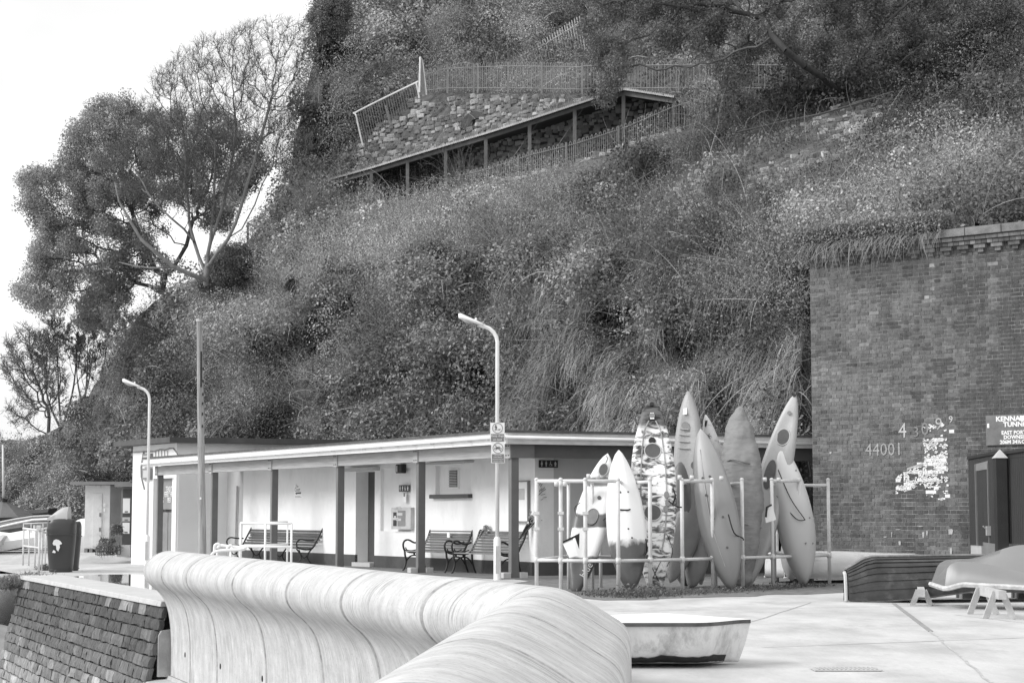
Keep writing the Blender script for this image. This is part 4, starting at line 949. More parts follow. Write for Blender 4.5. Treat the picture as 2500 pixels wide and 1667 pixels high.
def tree(name, label, base, polys, n_att, D, depth, step, trunk, bark, leaf=None, tip=.010, rmax=.4, up=.12, jitter=.14, twigs=0, twl=.4, kill=1.6, k=5, grp=None, twup=.5):
    A = np.concatenate([poly_sample(p, int(n_att * w), D + dd, depth) for p, w, dd in polys])
    if leaf and n_att > 900: A = A[fbm(A[:, 0] * 1.1, A[:, 2] * 1.5, 61, 3) + .12 * np.abs(A[:, 1] - D) / depth > .43]
    P, par, r, ch = grow_tree(base, A, step, step * kill, trunk=trunk, up=up, jitter=jitter, tip=tip, rmax=rmax)
    t = thing(name, label, 'tree', tuple(base), world=True, group=grp)
    i = np.where(par >= 0)[0]; big = r[i] > tip * 3.2
    V, F = limb_segments(P[par[i]][big], P[i][big], r[par[i]][big] * .96, r[i][big], 7); np_mesh('trunk', V, F, bark, t, smooth=True)
    sp = [limb_segments(P[par[i]][~big], P[i][~big], np.minimum(r[par[i]][~big], tip * 3.2), r[i][~big], k)]
    if twigs:
        tp = np.where(r < tip * 2.2)[0]; s = np.repeat(tp, twigs); d = unit(P[s] - P[np.maximum(par[s], 0)] + RNG.normal(size=(len(s), 3)) * .55 + np.array([0, 0, twup])); q = P[s] + d * RNG.uniform(.4, 1, len(s))[:, None] * twl
        sp.append(limb_segments(P[s], q, np.full(len(s), tip * .75), np.full(len(s), tip * .4), 3))
        s2 = np.repeat(np.arange(len(q)), 2); m_ = P[s][s2] * .45 + q[s2] * .55; d2 = unit(d[s2] + RNG.normal(size=(len(s2), 3)) * .6); sp.append(limb_segments(m_, m_ + d2 * twl * .55, np.full(len(s2), tip * .55), np.full(len(s2), tip * .35), 3))
    b = 0; VV = []; FF = []
    for v, f in sp:
        if f.shape[1] == 4: VV.append(v); FF.append(f + b); b += len(v)
    V = np.concatenate(VV); F = np.concatenate(FF); np_mesh('branches', V, F, M_twb, t)
    if leaf:
        V, F, T = crown_leaves(P, par, ch, r, *leaf); np_mesh('crown', V, F, M_leaf, t, tone=T)
    return t, P, r
DE = 80.; M_twb = G_('twig_bark', .11, rough=.9, var=.3, scale=6, bump=0)
ev = [(275, 222), (225, 245), (180, 300), (150, 335), (115, 380), (40, 425), (28, 490), (70, 525), (110, 545), (75, 580), (85, 620), (60, 660), (28, 690), (40, 740), (90, 775), (150, 745), (205, 690), (290, 640), (345, 610), (380, 560), (420, 520), (500, 500), (560, 500), (640, 440), (660, 400), (610, 330), (560, 275), (500, 262), (430, 262), (360, 290), (330, 240)]
low = [(230, 640), (300, 600), (380, 620), (330, 690), (300, 760), (225, 830), (180, 790)]
sidec = [(600, 380), (655, 390), (650, 450), (600, 480), (560, 540), (575, 560), (500, 560), (520, 470)]
tree('evergreen_tree', 'big wind shaped evergreen tree on the ridge at the left', Wn(np.array(395.), np.array(712.), np.array(DE + 1)), [(ev, .82, 0), (low, .09, 1), (sidec, .09, 0)], 3400, DE, 3.2, .34,
     [[Wn(np.array(float(x)), np.array(float(y)), np.array(DE + d)) for x, y, d in c] for c in (((402, 670, .5), (405, 620, .3)), ((380, 660, .6), (350, 600, .5), (330, 540, .5)), ((420, 660, 0), (455, 600, -.3), (470, 540, -.5)), ((370, 700, 1), (330, 690, 1), (300, 660, 1)))], M_bark, leaf=(210000, .26, .050, .36), tip=.014, rmax=.42, up=.02, jitter=.2, twigs=1, twl=.35)
DB = 72.
def stem_tree(name, label, base, tips, bark, r0, grp=None, dens=1., up=.10, lvl=4, kidf=.42, twr=.0085):
    t = thing(name, label, 'tree', tuple(base), world=True, group=grp); SA_, SB_, RA, RB = [], [], [], []; rr = random.Random(int(base[0] * 100)); bz = Vector([float(q) for q in base])
    def grow(p, d, L, r, lv):
        n = 5 if lv > 1 else 4; st = L / n; side = Vector((rr.gauss(0, .10), rr.gauss(0, .10), 0))
        for i in range(n):
            q = p + d * st; rn = max(r * (1 - .55 * (i + 1) / n), twr * .55); SA_.append(p); SB_.append(q); RA.append(max(r * (1 - .55 * i / n), twr * .6)); RB.append(rn); p = q
            d = (d + side * .6 + Vector((rr.gauss(0, .09), rr.gauss(0, .09), rr.gauss(0, .06) + up)) ).normalized()
            if lv > 0 and i >= (0 if lv < 3 else 1) and rr.random() < .92 * dens:
                for kk in range(2 if (lv <= 2 and rr.random() < .45 * dens) else 1):
                    ax = Vector((rr.gauss(0, 1), rr.gauss(0, 1) * .8, rr.gauss(0, .35))); ax = (ax - d * ax.dot(d)).normalized(); an = rr.uniform(.42, .85); e = (d * math.cos(an) + ax * math.sin(an)).normalized()
                    grow(q, e, L * rr.uniform(.45, .68) * (1 - .35 * i / n), max(rn * .62, twr * .7), lv - 1)
    for px, py, dd, rad, bow in tips:
        end = W(px, py, bz.y + dd); mid = bz.lerp(end, .45) + Vector((bow * 1.2, 0, -abs(bow) * .5)); path = catmull([bz, mid, end], 7); L = (end - bz).length
        for i in range(len(path) - 1):
            f = i / (len(path) - 1); ra = rad * (1 - .80 * f); SA_.append(path[i]); SB_.append(path[i + 1]); RA.append(ra); RB.append(rad * (1 - .80 * (i + 1) / (len(path) - 1)))
            if i >= 6 and rr.random() < .85:
                for kk in range(2 if f > .62 else 1):
                    d = (path[i + 1] - path[i]).normalized(); ax = Vector((rr.gauss(0, 1), rr.gauss(0, .7), rr.gauss(0, .25))); ax = (ax - d * ax.dot(d)).normalized(); an = rr.uniform(.38, .75); e = (d * math.cos(an) + ax * math.sin(an)).normalized()
                    grow(path[i + 1], e, L * kidf * rr.uniform(.55, .85) * (1.15 - .62 * f), ra * .45, lvl - 1)
        grow(end, (path[-1] - path[-2]).normalized(), L * .20, rad * .2, lvl - 1)
    A_ = np.array(SA_); B_ = np.array(SB_); ra = np.array(RA); rb_ = np.array(RB); big = ra > .035
    V, F = limb_segments(A_[big], B_[big], ra[big], rb_[big], 7); np_mesh('trunk', V, F, bark, t, smooth=True)
    V, F = limb_segments(A_[~big], B_[~big], ra[~big], rb_[~big], 3); np_mesh('branches', V, F, M_twb, t); return t
bt = [(345, 240), (400, 160), (450, 118), (560, 90), (600, 65), (655, 55), (735, 62), (768, 115), (745, 190), (700, 262), (640, 335), (600, 400), (560, 500), (480, 540), (400, 500), (280, 480), (230, 400), (300, 330)]
tree('bare_tree', 'tall pale leafless tree with many stems in front of the evergreen', Wn(np.array(503.), np.array(695.), np.array(DB + .5)), [(bt, .88, 0), ([(640, 330), (740, 240), (762, 250), (700, 330), (690, 420), (630, 400)], .12, 0)], 2600, DB, 2.4, .24,
     [[Wn(np.array(float(x)), np.array(float(y)), np.array(DB + d)) for x, y, d in c] for c in (((504, 672, .2), (506, 650, .1), (508, 628, 0)), ((506, 626, 0), (514, 590, 0), (517, 550, 0), (522, 500, 0), (523, 450, 0), (526, 400, 0), (524, 340, 0)), ((512, 645, -.1), (530, 618, -.3), (556, 585, -.4), (575, 545, -.5), (590, 500, -.5), (600, 460, -.5), (618, 405, -.5), (636, 340, -.6), (655, 270, -.6)), ((516, 588, .3), (532, 540, .6), (548, 490, .8), (556, 440, 1.), (570, 370, 1.), (576, 300, 1.)), ((500, 660, .2), (486, 628, .3), (474, 590, .4), (462, 545, .5), (460, 500, .6), (452, 450, .6), (455, 400, .6), (448, 340, .6)), ((472, 588, -.1), (450, 560, -.4), (420, 535, -.6), (388, 505, -.6), (360, 470, -.6)), ((556, 582, 0), (590, 560, -.2), (622, 500, -.4), (640, 450, -.5), (668, 400, -.6)))], M_bark2, tip=.0080, rmax=.24, up=.32, jitter=.13, twigs=4, twl=.5, kill=1.3, k=3, twup=.9)
# the long low limb of the bare tree
bl = thing('bare_branch', 'long pale branch arching left from the foot of the bare tree', 'branch', tuple(Wn(np.array(505.), np.array(684.), np.array(DB - 1))), world=True)
mb = MB(); mb.tube([W(505, 684, DB - 1), W(470, 672, DB - 1.2), W(420, 650, DB - 1.4), W(385, 620, DB - 1.5), W(345, 585, DB - 1.6), W(318, 540, DB - 1.6), W(290, 490, DB - 1.5), W(280, 445, DB - 1.5)], [.10, .095, .085, .075, .065, .055, .04, .02], 6); mb.tube([W(425, 652, DB - 1.4), W(370, 655, DB - 1.3), W(330, 650, DB - 1.2), W(290, 640, DB - 1)], [.05, .04, .03, .015], 5); mb.build('limb', M_bark2, bl, smooth=True)
DL = 92.
for lb, bx, by, pl, nn, lf in (('slim budding tree leaning over the far left of the slope', 118, 1062, [(5, 830), (60, 790), (110, 800), (150, 850), (170, 950), (130, 1020), (30, 1045), (8, 1010), (40, 960), (0, 920)], 520, 4200),
                       ('upright bare tree against the sky below the evergreen', 150, 1050, [(140, 720), (200, 760), (215, 840), (200, 920), (150, 980), (120, 900), (110, 800)], 430, 1500),
                       ('bare thicket tree beside the ridge below the evergreen', 205, 1000, [(200, 720), (300, 700), (330, 760), (290, 830), (240, 910), (205, 960), (190, 840)], 480, 1500)):
    if 'bare' in lb:
        tipsL = [(bx + dx, by - hh, dd, .07, dx / 200.) for dx, hh, dd in ((-10, 230, 0), (40, 250, .8), (80, 230, -.8), (-45, 190, .6), (110, 170, .2))] if 'upright' in lb else [(bx + dx, by - hh, dd, .06, dx / 200.) for dx, hh, dd in ((10, 190, 0), (60, 210, .8), (100, 190, -.8), (130, 150, .6), (-20, 150, .2))]
        stem_tree('budding_tree', lb, Wn(np.array(float(bx)), np.array(float(by)), np.array(DL)), tipsL, G_('young_bark', .19, rough=.9, var=.3, bump=.2), .1, 'slim trees at the left edge', lvl=4, twr=.014, kidf=.45); continue
    tree('budding_tree', lb, Wn(np.array(float(bx)), np.array(float(by)), np.array(DL)), [(pl, 1, 0)], int(nn * 1.5), DL - .5, 1.8, .28, [Wn(np.array(float(bx) + 2), np.array(float(by) - 45), np.array(DL))], G_('young_bark', .15, rough=.9, var=.3, bump=.2),
         leaf=(int(lf * 1.6), .14, .045, .3), tip=.0155, rmax=.17, up=.14, jitter=.16, twigs=3, twl=.6, grp='slim trees at the left edge')
DR = 58.
rt = [(1395, -60), (1400, 60), (1450, 130), (1500, 150), (1600, 120), (1700, 120), (1760, 150), (1860, 130), (1960, 205), (2080, 235), (2180, 200), (2260, 150), (2400, 140), (2520, 150), (2620, 130), (2620, -160), (1900, -200), (1500, -160)]
hang = [(1450, 140), (1540, 130), (1545, 175), (1515, 215), (1498, 255), (1475, 272), (1462, 245), (1480, 200)]
mid2 = [(1740, 165), (1860, 160), (1830, 210), (1760, 215)]
tree('holm_oak', 'broad dark evergreen oak leaning out over the top right of the slope', Wn(np.array(2065.), np.array(262.), np.array(DR + .6)), [(rt, .9, 0), (hang, .05, -.5), (mid2, .03, 0)], 1500, DR, 2.6, .28,
     [Wn(np.array(x), np.array(y), np.array(d)) for x, y, d in ((2045., 222., DR - .8), (2010., 190., DR - 2.0), (1965., 162., DR - 2.8), (1920., 125., DR - 3.0), (1885., 88., DR - 2.6), (1860., 40., DR - 1.5))], G_('dark_oak_bark', .05, rough=.9, var=.4, scale=6, bump=.5), leaf=(170000, .20, .042, .20, .9), tip=.013, rmax=.26, up=.03, jitter=.2, twigs=1, twl=.35)
# bushy crown on the headland edge, top left of the cliff
for lb, pl, D_, nb, by in (('round evergreen bush overhanging the top left edge of the cliff', [(760, 10), (800, -40), (850, -30), (870, 40), (840, 100), (790, 112), (758, 90), (752, 50)], 81., 26000, (835, 120)),
                           ('evergreen shrub growing on the ridge beside the bare tree', [(540, 610), (590, 590), (612, 620), (600, 670), (560, 700), (500, 720), (470, 700), (500, 650)], 73.5, 18000, (560, 700))):
    tree('evergreen_bush', lb, Wn(np.array(float(by[0])), np.array(float(by[1])), np.array(D_)), [(pl, 1, 0)], 200, D_, 1.2, .25, None, M_bark, leaf=(nb, .2, .045, .22), tip=.012, rmax=.12, grp='evergreen bushes on the ridge')

# ------------------------------------------------------------------ masonry on the slope
ROCKS = []
for k in range(6):
    bm_ = MB(); bm_.sphere((0, 0, 0), 1, 8, 5); vv = []
    for v in bm_.v:
        p = Vector(v); q = Vector((abs(p.x) ** .38 * (1 if p.x > 0 else -1), abs(p.y) ** .38 * (1 if p.y > 0 else -1), abs(p.z) ** .38 * (1 if p.z > 0 else -1))); q *= 1 + .16 * mnoise.noise(p * 1.7 + Vector((k * 5, 0, 0))); vv.append(tuple(q))
    me = bpy.data.meshes.new('stone'); me.from_pydata(vv, [], bm_.f); me.polygons.foreach_set('use_smooth', [False] * len(me.polygons)); ROCKS.append(me)
def rubble_wall(name, label, inside, nmax, sz, tones, x0, x1, y0, y1, D_off, core_poly, catg='stone wall', gap=.5, seed=1):
    ref = W((x0 + x1) / 2, (y0 + y1) / 2, float(bilin((x0 + x1) / 2, (y0 + y1) / 2)))
    t = thing(name, label, catg, tuple(ref), world=True); rr = random.Random(seed); pts = []; tries = 0; cell = {}
    while len(pts) < nmax * 4 and tries < nmax * 110:
        tries += 1; x = rr.uniform(x0, x1); y = rr.uniform(y0, y1)
        if not inside(x, y): continue
        s = rr.uniform(*sz)
        ok = True
        for gx in (-1, 0, 1):
            for gy in (-1, 0, 1):
                for a, c, b in cell.get((int(x // 24) + gx, int(y // 24) + gy), ()):
                    if abs(x - a) < (s + b) * .42 and abs(y - c) < (s + b) * .27: ok = False
        if not ok: continue
        pts.append((x, y, s)); cell.setdefault((int(x // 24), int(y // 24)), []).append((x, y, s))
    mats = [G_('rubble_%s_%d' % (name, i), v, rough=.95, var=.3, scale=7, bump=.8, bscale=12, stain=.5, stain_v=v * .5, stain_scale=5) for i, v in enumerate(tones)]
    cop = {}; pts.sort(key=lambda q: -q[2]); rest = MB()
    for ii, (x, y, s) in enumerate(pts):
        D = float(Dn(np.array(float(x)), np.array(float(y)), False)) - D_off - .06; p = W(x, y, D) - ref; m = s * D / FPX
        k = rr.randrange(6); mi = rr.randrange(len(mats)); key = (k, mi)
        if key not in cop: c = ROCKS[k].copy(); c.name = 'stone'; c.materials.append(mats[mi]); cop[key] = c
        if ii >= nmax:
            a_ = rr.uniform(-.3, .3); sc3 = (m * .56, m * .32, m * rr.uniform(.30, .42)); rest.add([Vector((v.co.x * sc3[0], v.co.y * sc3[1], v.co.z * sc3[2] + v.co.x * sc3[0] * a_ * .4)) + p + ref for v in ROCKS[k].vertices], [tuple(pp.vertices) for pp in ROCKS[k].polygons], mi); continue
        o = bpy.data.objects.new('stone', cop[key]); COL.objects.link(o); o.parent = t; o.location = p
        o.scale = (m * .56, m * .34, m * rr.uniform(.30, .42)); o.rotation_euler = (rr.uniform(-.15, .15), rr.uniform(-.3, .15), rr.uniform(-.4, .4))
    if rest.v: tag(rest.build('small_stones', mats, t), kind='stuff')
    # the mortar and loose face behind the stones
    g = []; xs = np.linspace(x0, x1, 60); fs = []
    for i, x in enumerate(xs):
        for j in range(12):
            ya, yb = core_poly(x); y = ya + (yb - ya) * j / 11; g.append(tuple(W(x, y, float(Dn(np.array(float(x)), np.array(float(y)), False)) - D_off + .08 + .06 * (vnoise(np.array(x / 9.), np.array(y / 7.), 3) - .5))))
    for i in range(59):
        for j in range(11): a = i * 12 + j; fs.append((a, a + 12, a + 13, a + 1))
    mb = MB(); mb.add(g, fs); mb.build('rubble_face', G_('rubble_core_' + name, sum(tones) / len(tones) * .30, rough=1, var=.6, scale=3.5, bump=1.2, bscale=9), t, smooth=True)
    return t
hsh = lambda x, y, s=0: float(vnoise(np.array(x), np.array(y), s))
rubble_wall('upper_retaining_wall', 'pale lichened rubble wall with a small arched niche above the shelter roof', lambda x, y: (232 + 6 * hsh(x / 20., 0) if x > 1010 else 350 - (x - 870) * .82) < y < np.interp(x, SHX, SHT) - 3 and hsh(x / 45., y / 30., 5) > .26, 290, (9, 19), (.20, .28, .38, .55), 875, 1520, 225, 420, .4,
            lambda x: ((228 if x > 1010 else 352 - (x - 870) * .85), max(float(np.interp(x, SHX, SHT)) + 4, 232)), seed=3)
rubble_wall('lower_retaining_wall', 'broken rubble retaining wall between ivy right of the shelter', lambda x, y: 462 - (x - 1600) * .47 + 20 * hsh(x / 30., 1) < y < 578 - (x - 1600) * .42 and hsh(x / 60., y / 40., 15) > .27, 290, (10, 24), (.20, .30, .44, .62), 1650, 2150, 205, 560, .6,
            lambda x: (468 - (x - 1600) * .46, 572 - (x - 1600) * .42), seed=5)
rubble_wall('shelter_back_wall', 'rough stone wall standing in shade behind the shelter posts', lambda x, y: np.interp(x, SHX, SHT) + 8 < y < np.interp(x, SHX, SHB) - 6, 200, (10, 18), (.34, .48, .62), 1110, 1660, 220, 470, -.05,
            lambda x: (float(np.interp(x, SHX, SHT)) - 2, float(np.interp(x, SHX, SHB)) + 4), seed=7)
rubble_wall('terrace_wall', 'low pale stone wall behind the upper terrace railing', lambda x, y: 176 < y < 214, 150, (8, 15), (.14, .2, .27), 1800, 1990, 172, 216, .2, lambda x: (172, 218), seed=9)
# arched niche
ar = thing('arched_niche', 'small brick arch over a dark niche in the upper rubble wall', 'niche', tuple(W(1160, 300, Dn(np.array(1160.), np.array(300.)) - .5)), world=True)
DA = float(Dn(np.array(1160.), np.array(300.))) - .45
def arc_pts(cx, cy, rx, ry, n=12, a0=20, a1=175): return [(cx + rx * math.cos(R(a)), cy - ry * math.sin(R(a))) for a in np.linspace(a0, a1, n)]
out_ = arc_pts(1160, 316, 36, 44); inn = arc_pts(1166, 322, 25, 33)
mb = MB(); mb.prism([W(x, y, DA) for x, y in out_] + [W(x, y, DA) for x, y in inn[::-1]], (0, .5, 0)); mb.build('brick_arch', G_('arch_brick', .12, rough=.95, var=.4, scale=9, bump=.8), ar)
mb = MB(); mb.prism([W(x, y, DA + .12) for x, y in inn] + [W(1146, 326, DA + .12), W(1188, 326, DA + .12)], (0, .1, 0)); mb.build('recess', G_('niche_dark', .03, rough=1), ar)

# ------------------------------------------------------------------ hillside shelter
def DSH(px): return float(bilin(px, np.interp(px, SHX, (SHT + SHB) / 2))) - 1.0
sh = thing('hillside_shelter', 'long open sided shelter with a corrugated lean-to roof stepping up the path', 'shelter', tuple(W(1200, 400, DSH(1200))), world=True)
M_shp = G_('shelter_post', .17, rough=.8, var=.25, scale=4); M_shr = G_('corrugated_sheet', .33, rough=.6, var=.35, scale=3)
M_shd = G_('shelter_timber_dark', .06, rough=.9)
for px in SHX[1:]:
    D = DSH(px); top = W(px, np.interp(px, SHX, SHT) + 5, D); bot = W(px, np.interp(px, SHX, SHB) + 26, D); mb = MB(); mb.bar(bot, top, .125, .125); mb.build('post', M_shp, sh)
for a, b in zip(SHX[:-1], SHX[1:]):
    mb = MB(); mb.bar(W(a, np.interp(a, SHX, SHT) + 9, DSH(a)), W(b, np.interp(b, SHX, SHT) + 9, DSH(b)), .08, .15); mb.build('eaves_beam', M_shp, sh)
    # corrugated sheet: ridged strip running back over the path
    n = int(abs(b - a) / 2.2); vs = []; fs = []
    for i in range(n + 1):
        x = a + (b - a) * i / n; y = np.interp(x, SHX, SHT); D = DSH(x); h = .022 * (1 if i % 2 else -1)
        p = W(x, y - 2, D - .35) + Vector((0, 0, h)); q = p + Vector((.6, 3.0, .36 if b < 1600 else .25)); vs += [p, q]
    for i in range(n): fs.append((2 * i, 2 * i + 2, 2 * i + 3, 2 * i + 1))
    mb = MB(); mb.add(vs, fs); mb.build('roof_sheet', M_shr, sh)
    mb = MB(); ev_ = []
    for i in range(n + 1): ev_ += [vs[2 * i] + Vector((0, -.02, .03)), vs[2 * i] + Vector((0, -.02, -.035 - (.02 if i % 2 else 0)))]
    mb.add(ev_, [(2 * i, 2 * i + 2, 2 * i + 3, 2 * i + 1) for i in range(n)]); mb.build('sheet_edge', G_('sheet_edge', .36, rough=.6, var=.3, scale=9), sh)
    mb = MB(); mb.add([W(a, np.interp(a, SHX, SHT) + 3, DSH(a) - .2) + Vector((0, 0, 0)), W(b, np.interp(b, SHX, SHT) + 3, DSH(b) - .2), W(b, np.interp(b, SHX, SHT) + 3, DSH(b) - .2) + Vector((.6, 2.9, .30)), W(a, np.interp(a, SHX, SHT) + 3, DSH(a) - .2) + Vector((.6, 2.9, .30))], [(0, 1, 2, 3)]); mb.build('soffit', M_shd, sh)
for px in (1240, 1350):
    mb = MB(); mb.tube([W(px - 30, np.interp(px - 30, SHX, SHB) - 10, DSH(px) + .1), W(px + 75, np.interp(px + 75, SHX, SHT) + 12, DSH(px) + .1)], .02, 5); mb.build('wire_brace', M_shp, sh)

# ------------------------------------------------------------------ railings
M_rail = G_('railing_iron', .25, rough=.5, var=.2, scale=5); M_railp = G_('pale_railing', .50, rough=.5, var=.15, scale=5)
def railing(name, label, tops, bots, Dfun, step, mat, hoop=True, rr=.011, posts=(), tilt=None, rail_f=(.12, .9), grp=None):
    """tops/bots: polylines in columns, pickets every step columns; one mesh per picket"""
    tx = [p[0] for p in tops]; ty = [p[1] for p in tops]; bx = [p[0] for p in bots]; by = [p[1] for p in bots]
    ref = W(tops[0][0], bots[0][1], Dfun(tops[0][0])); r = thing(name, label, 'railing', tuple(ref), world=True, group=grp)
    n = int((tx[-1] - tx[0]) / step); k0 = 0
    for i in range(n + 1):
        x = tx[0] + i * step; D = Dfun(x); t = W(x, np.interp(x, tx, ty), D); xb = x + (tilt or 0); b = W(xb, np.interp(x, bx, by), D); mb = MB()
        if hoop and i % 2 == 0 and i < n:
            x2 = x + step; t2 = W(x2, np.interp(x2, tx, ty), Dfun(x2)); b2_ = W(x2 + (tilt or 0), np.interp(x2, bx, by), Dfun(x2)); w = (t2 - t).length / 2
            top = (t + t2) / 2 + Vector((0, 0, w * .6)); mb.tube([b, t - Vector((0, 0, w)), t.lerp(top, .55) + Vector((0, 0, 0.0)), top, t2.lerp(top, .55), t2 - Vector((0, 0, w)), b2_], rr, 4, caps=False); mb.build('hooped_bar', mat, r)
        elif not hoop:
            mb.tube([b, t], rr, 4); mb.build('picket', mat, r)
    for f in rail_f:
        pts = [W(x, np.interp(x, tx, ty) * (1 - f) + np.interp(x, bx, by) * f, Dfun(x)) + Vector((0, -.02, 0)) for x in np.linspace(tx[0], tx[-1], 30)]
        if tilt: pts = [W(x + tilt * f, np.interp(x, tx, ty) * (1 - f) + np.interp(x, bx, by) * f, Dfun(x)) + Vector((0, -.02, 0)) for x in np.linspace(tx[0], tx[-1], 30)]
        mb = MB(); mb.tube(pts, rr * 1.5, 4); mb.build('rail', mat, r)
    for x in posts:
        D = Dfun(x) - .03; mb = MB(); mb.bar(W(x, np.interp(x, bx, by) + 6, D), W(x, np.interp(x, tx, ty) - 2, D), .07, .07); mb.build('post', mat, r)
    return r
fT = lambda y: (lambda x: float(bilin(x, y)) - 1.6)
railing('upper_railing', 'long hoop topped railing along the terrace above the shelter', [(1022, 182), (1092, 160), (1240, 154), (1421, 156)], [(1022, 228), (1092, 222), (1240, 222), (1421, 226)], fT(225), 4.6, M_rail, posts=(1022, 1092, 1156, 1166, 1240, 1322, 1421), rr=.012)
railing('upper_railing', 'faint hoop topped railing running right under the oak', [(1421, 154), (1700, 150), (1985, 152)], [(1421, 224), (1700, 222), (1985, 224)], fT(215), 7.2, M_rail, posts=(1530, 1660, 1787, 1925, 1951), rr=.012)
railing('stair_railing', 'pale pointed railing leaning down the steep upper stairs', [(1258, 140), (1330, 95), (1414, 38)], [(1258, 158), (1330, 150), (1414, 120)], fT(110), 6.0, M_railp, hoop=False, tilt=14, rr=.018, rail_f=(.22,))
railing('path_railing', 'hoop topped railing along the path below the shelter', [(1120, 425), (1186, 408), (1293, 372), (1403, 345), (1522, 306), (1645, 252)], [(1120, 470), (1186, 462), (1293, 438), (1403, 410), (1522, 372), (1645, 330)], lambda x: DSH(x) - .25, 5.2, M_rail, posts=(1157, 1265, 1382, 1510, 1645), rr=.013)
railing('path_railing', 'railing climbing through the ivy right of the shelter', [(1645, 252), (1720, 232), (1800, 205)], [(1645, 328), (1720, 300), (1800, 275)], lambda x: float(bilin(x, 260)) - 2.2, 6.5, M_rail, posts=(1790,), rr=.012)
def mesh_panel(label, quad, D0_, D1_, nv=26):
    r = thing('fence_panel', label, 'fence panel', tuple(W(quad[0][0], quad[0][1], D0_)), world=True, group='loose mesh fence panels')
    c = [W(quad[0][0], quad[0][1], D0_), W(quad[1][0], quad[1][1], D0_), W(quad[2][0], quad[2][1], D1_), W(quad[3][0], quad[3][1], D1_)]
    mb = MB(); mb.tube(catmull([c[1], c[0].lerp(c[1], .1), c[0].lerp(c[3], .04), c[3].lerp(c[0], .04), c[3].lerp(c[2], .1), c[2]], 4), .035, 6); mb.build('frame', G_('bright_frame', .75, rough=.4), r)
    mb = MB()
    for i in range(1, nv): a = c[0].lerp(c[3], i / nv); b = c[1].lerp(c[2], i / nv); mb.tube([a, b], .016, 3, caps=False)
    for i in range(1, 8): a = c[0].lerp(c[1], i / 8); b = c[3].lerp(c[2], i / 8); mb.tube([a, b], .006, 3, caps=False)
    tag(mb.build('mesh_infill', M_rail, r), kind='stuff')
    mb = MB(); m0 = c[0].lerp(c[3], .5); m1 = c[1].lerp(c[2], .5); mb.bar(m1 + Vector((0, .1, -.1)), m0 + Vector((0, .1, -.3)), .08, .08); mb.build('post', M_rail, r)
mesh_panel('large pale framed mesh panel tilted down the edge of the rubble wall', [(868, 275), (886, 356), (1024, 240), (1016, 202)], 74.5, 72.0)
mesh_panel('narrow pale framed panel standing on end beside the upper railing', [(1026, 140), (1024, 226), (1041, 232), (1031, 150)], 71.4, 71.6, 6)
# posts and wires on the ridge, left of the cliff
for lb, px, y0, y1, D in (('short black wire post on the ridge line, lower one', 605, 543, 600, 76.), ('thin black wire post on the ridge line, upper one', 662, 490, 540, 77.)):
    r = thing('wire_post', lb, 'post', tuple(W(px, y1, D)), world=True); mb = MB(); mb.tube([W(px, y1 + 14, D), W(px, y1 - 12, D), W(px + .5, y0, D)], [.07, .05, .035], 6); mb.build('post', M_black, r)
    mb = MB(); mb.tube([W(px, y0 + 8, D), W(px + 34, y0 - 22, D), W(px + 58, y0 - 44, D + 1)], .008, 3); mb.build('wire', M_black, r)
# pipe along the right retaining wall
pp = thing('hillside_pipe', 'thin dark pipe running up the slope over the rubble wall', 'pipe', tuple(W(1800, 325, 58)), world=True)
mb = MB(); mb.tube([W(x, y, float(bilin(x, y)) - 2.4) for x, y in ((1800, 324), (1900, 300), (2000, 280), (2090, 255), (2180, 225))], .035, 5); mb.build('pipe', M_plinth, pp)
# litter
lt_ = [('white scrap of litter caught above the right street lamp', 1112, 898, 1.3), ('white scrap of litter by the shelter posts', 1078, 455, 1.8), ('second white scrap at the left shelter post', 930, 498, 1.3), ('pale scrap under the dark oak', 1782, 118, 2.0), ('pale scrap of plastic far up right under the oak', 2465, 138, 1.5)]
for lb, px, py, s_ in lt_:
    p = W(px, py, float(Dn(np.array(float(px)), np.array(float(py)))) - .9); r = thing('litter', lb, 'litter', tuple(p)); mb = MB(); pts = [Vector((random.uniform(-.12, .12) * s_, random.uniform(-.05, .05), random.uniform(-.16, .16) * s_)) for _ in range(9)]
    mb.add(pts, [(0, 1, 2), (2, 3, 4), (4, 5, 6), (6, 7, 8), (1, 3, 5), (0, 4, 8)]); mb.build('scrap', M_print, r)
# ------------------------------------------------------------------ brick wall
BD0 = 37.1; BX0 = UU(1986) * BD0
BC = Vector((.773, -.634, 0)).normalized(); BN = Vector((-.634, -.773, 0)).normalized()
def k_for(px, out=0.):
    u = UU(px); P = Vector((BX0, BD0, 0)) + BN * out; return (u * P.y - P.x) / (BC.x - u * BC.y)
def BP(k, z, out=0.): return Vector((BX0, BD0, 0)) + BC * k + BN * out + Vector((0, 0, z))
KE = k_for(2500) + 2.6
wz = Zat(655, BD0)                                    # top of the plain brickwork
bw_ = thing('brick_wall', 'tall dark brick tunnel wall with white paint marks and leaking stains', 'brick wall', tuple(BP(0, 0)), world=True)
brick_v = {'dark': .065, 'brown': .092, 'red': .112, 'worn': .135, 'pale': .175, 'limed': .29, 'painted': .78}
BK = [G_('brick_' + k, v * 1.28 if k != 'painted' else v, rough=.9 if k != 'painted' else .7, var=.35 if k != 'painted' else .12, scale=11, bump=.6, bscale=30, coord='World', stretch=(1, 1, .45), stain=.6 if k not in ('painted',) else .35, stain_v=v * .5 if k != 'painted' else .2, stain_scale=1.3) for k, v in brick_v.items()]
def mortar_mat():
    return G_('lime_mortar', .27, rough=.95, var=.5, scale=6, bump=.5, bscale=30, stain=.75, stain_v=.42, stain_scale=1.1)
M_mortar = mortar_mat()
mb = MB(); TOPZ = wz + .02
mb.add([BP(0, -.3), BP(KE, -.3), BP(KE, TOPZ), BP(0, TOPZ)], [(0, 1, 2, 3)])
dpt = -BN * 2.6
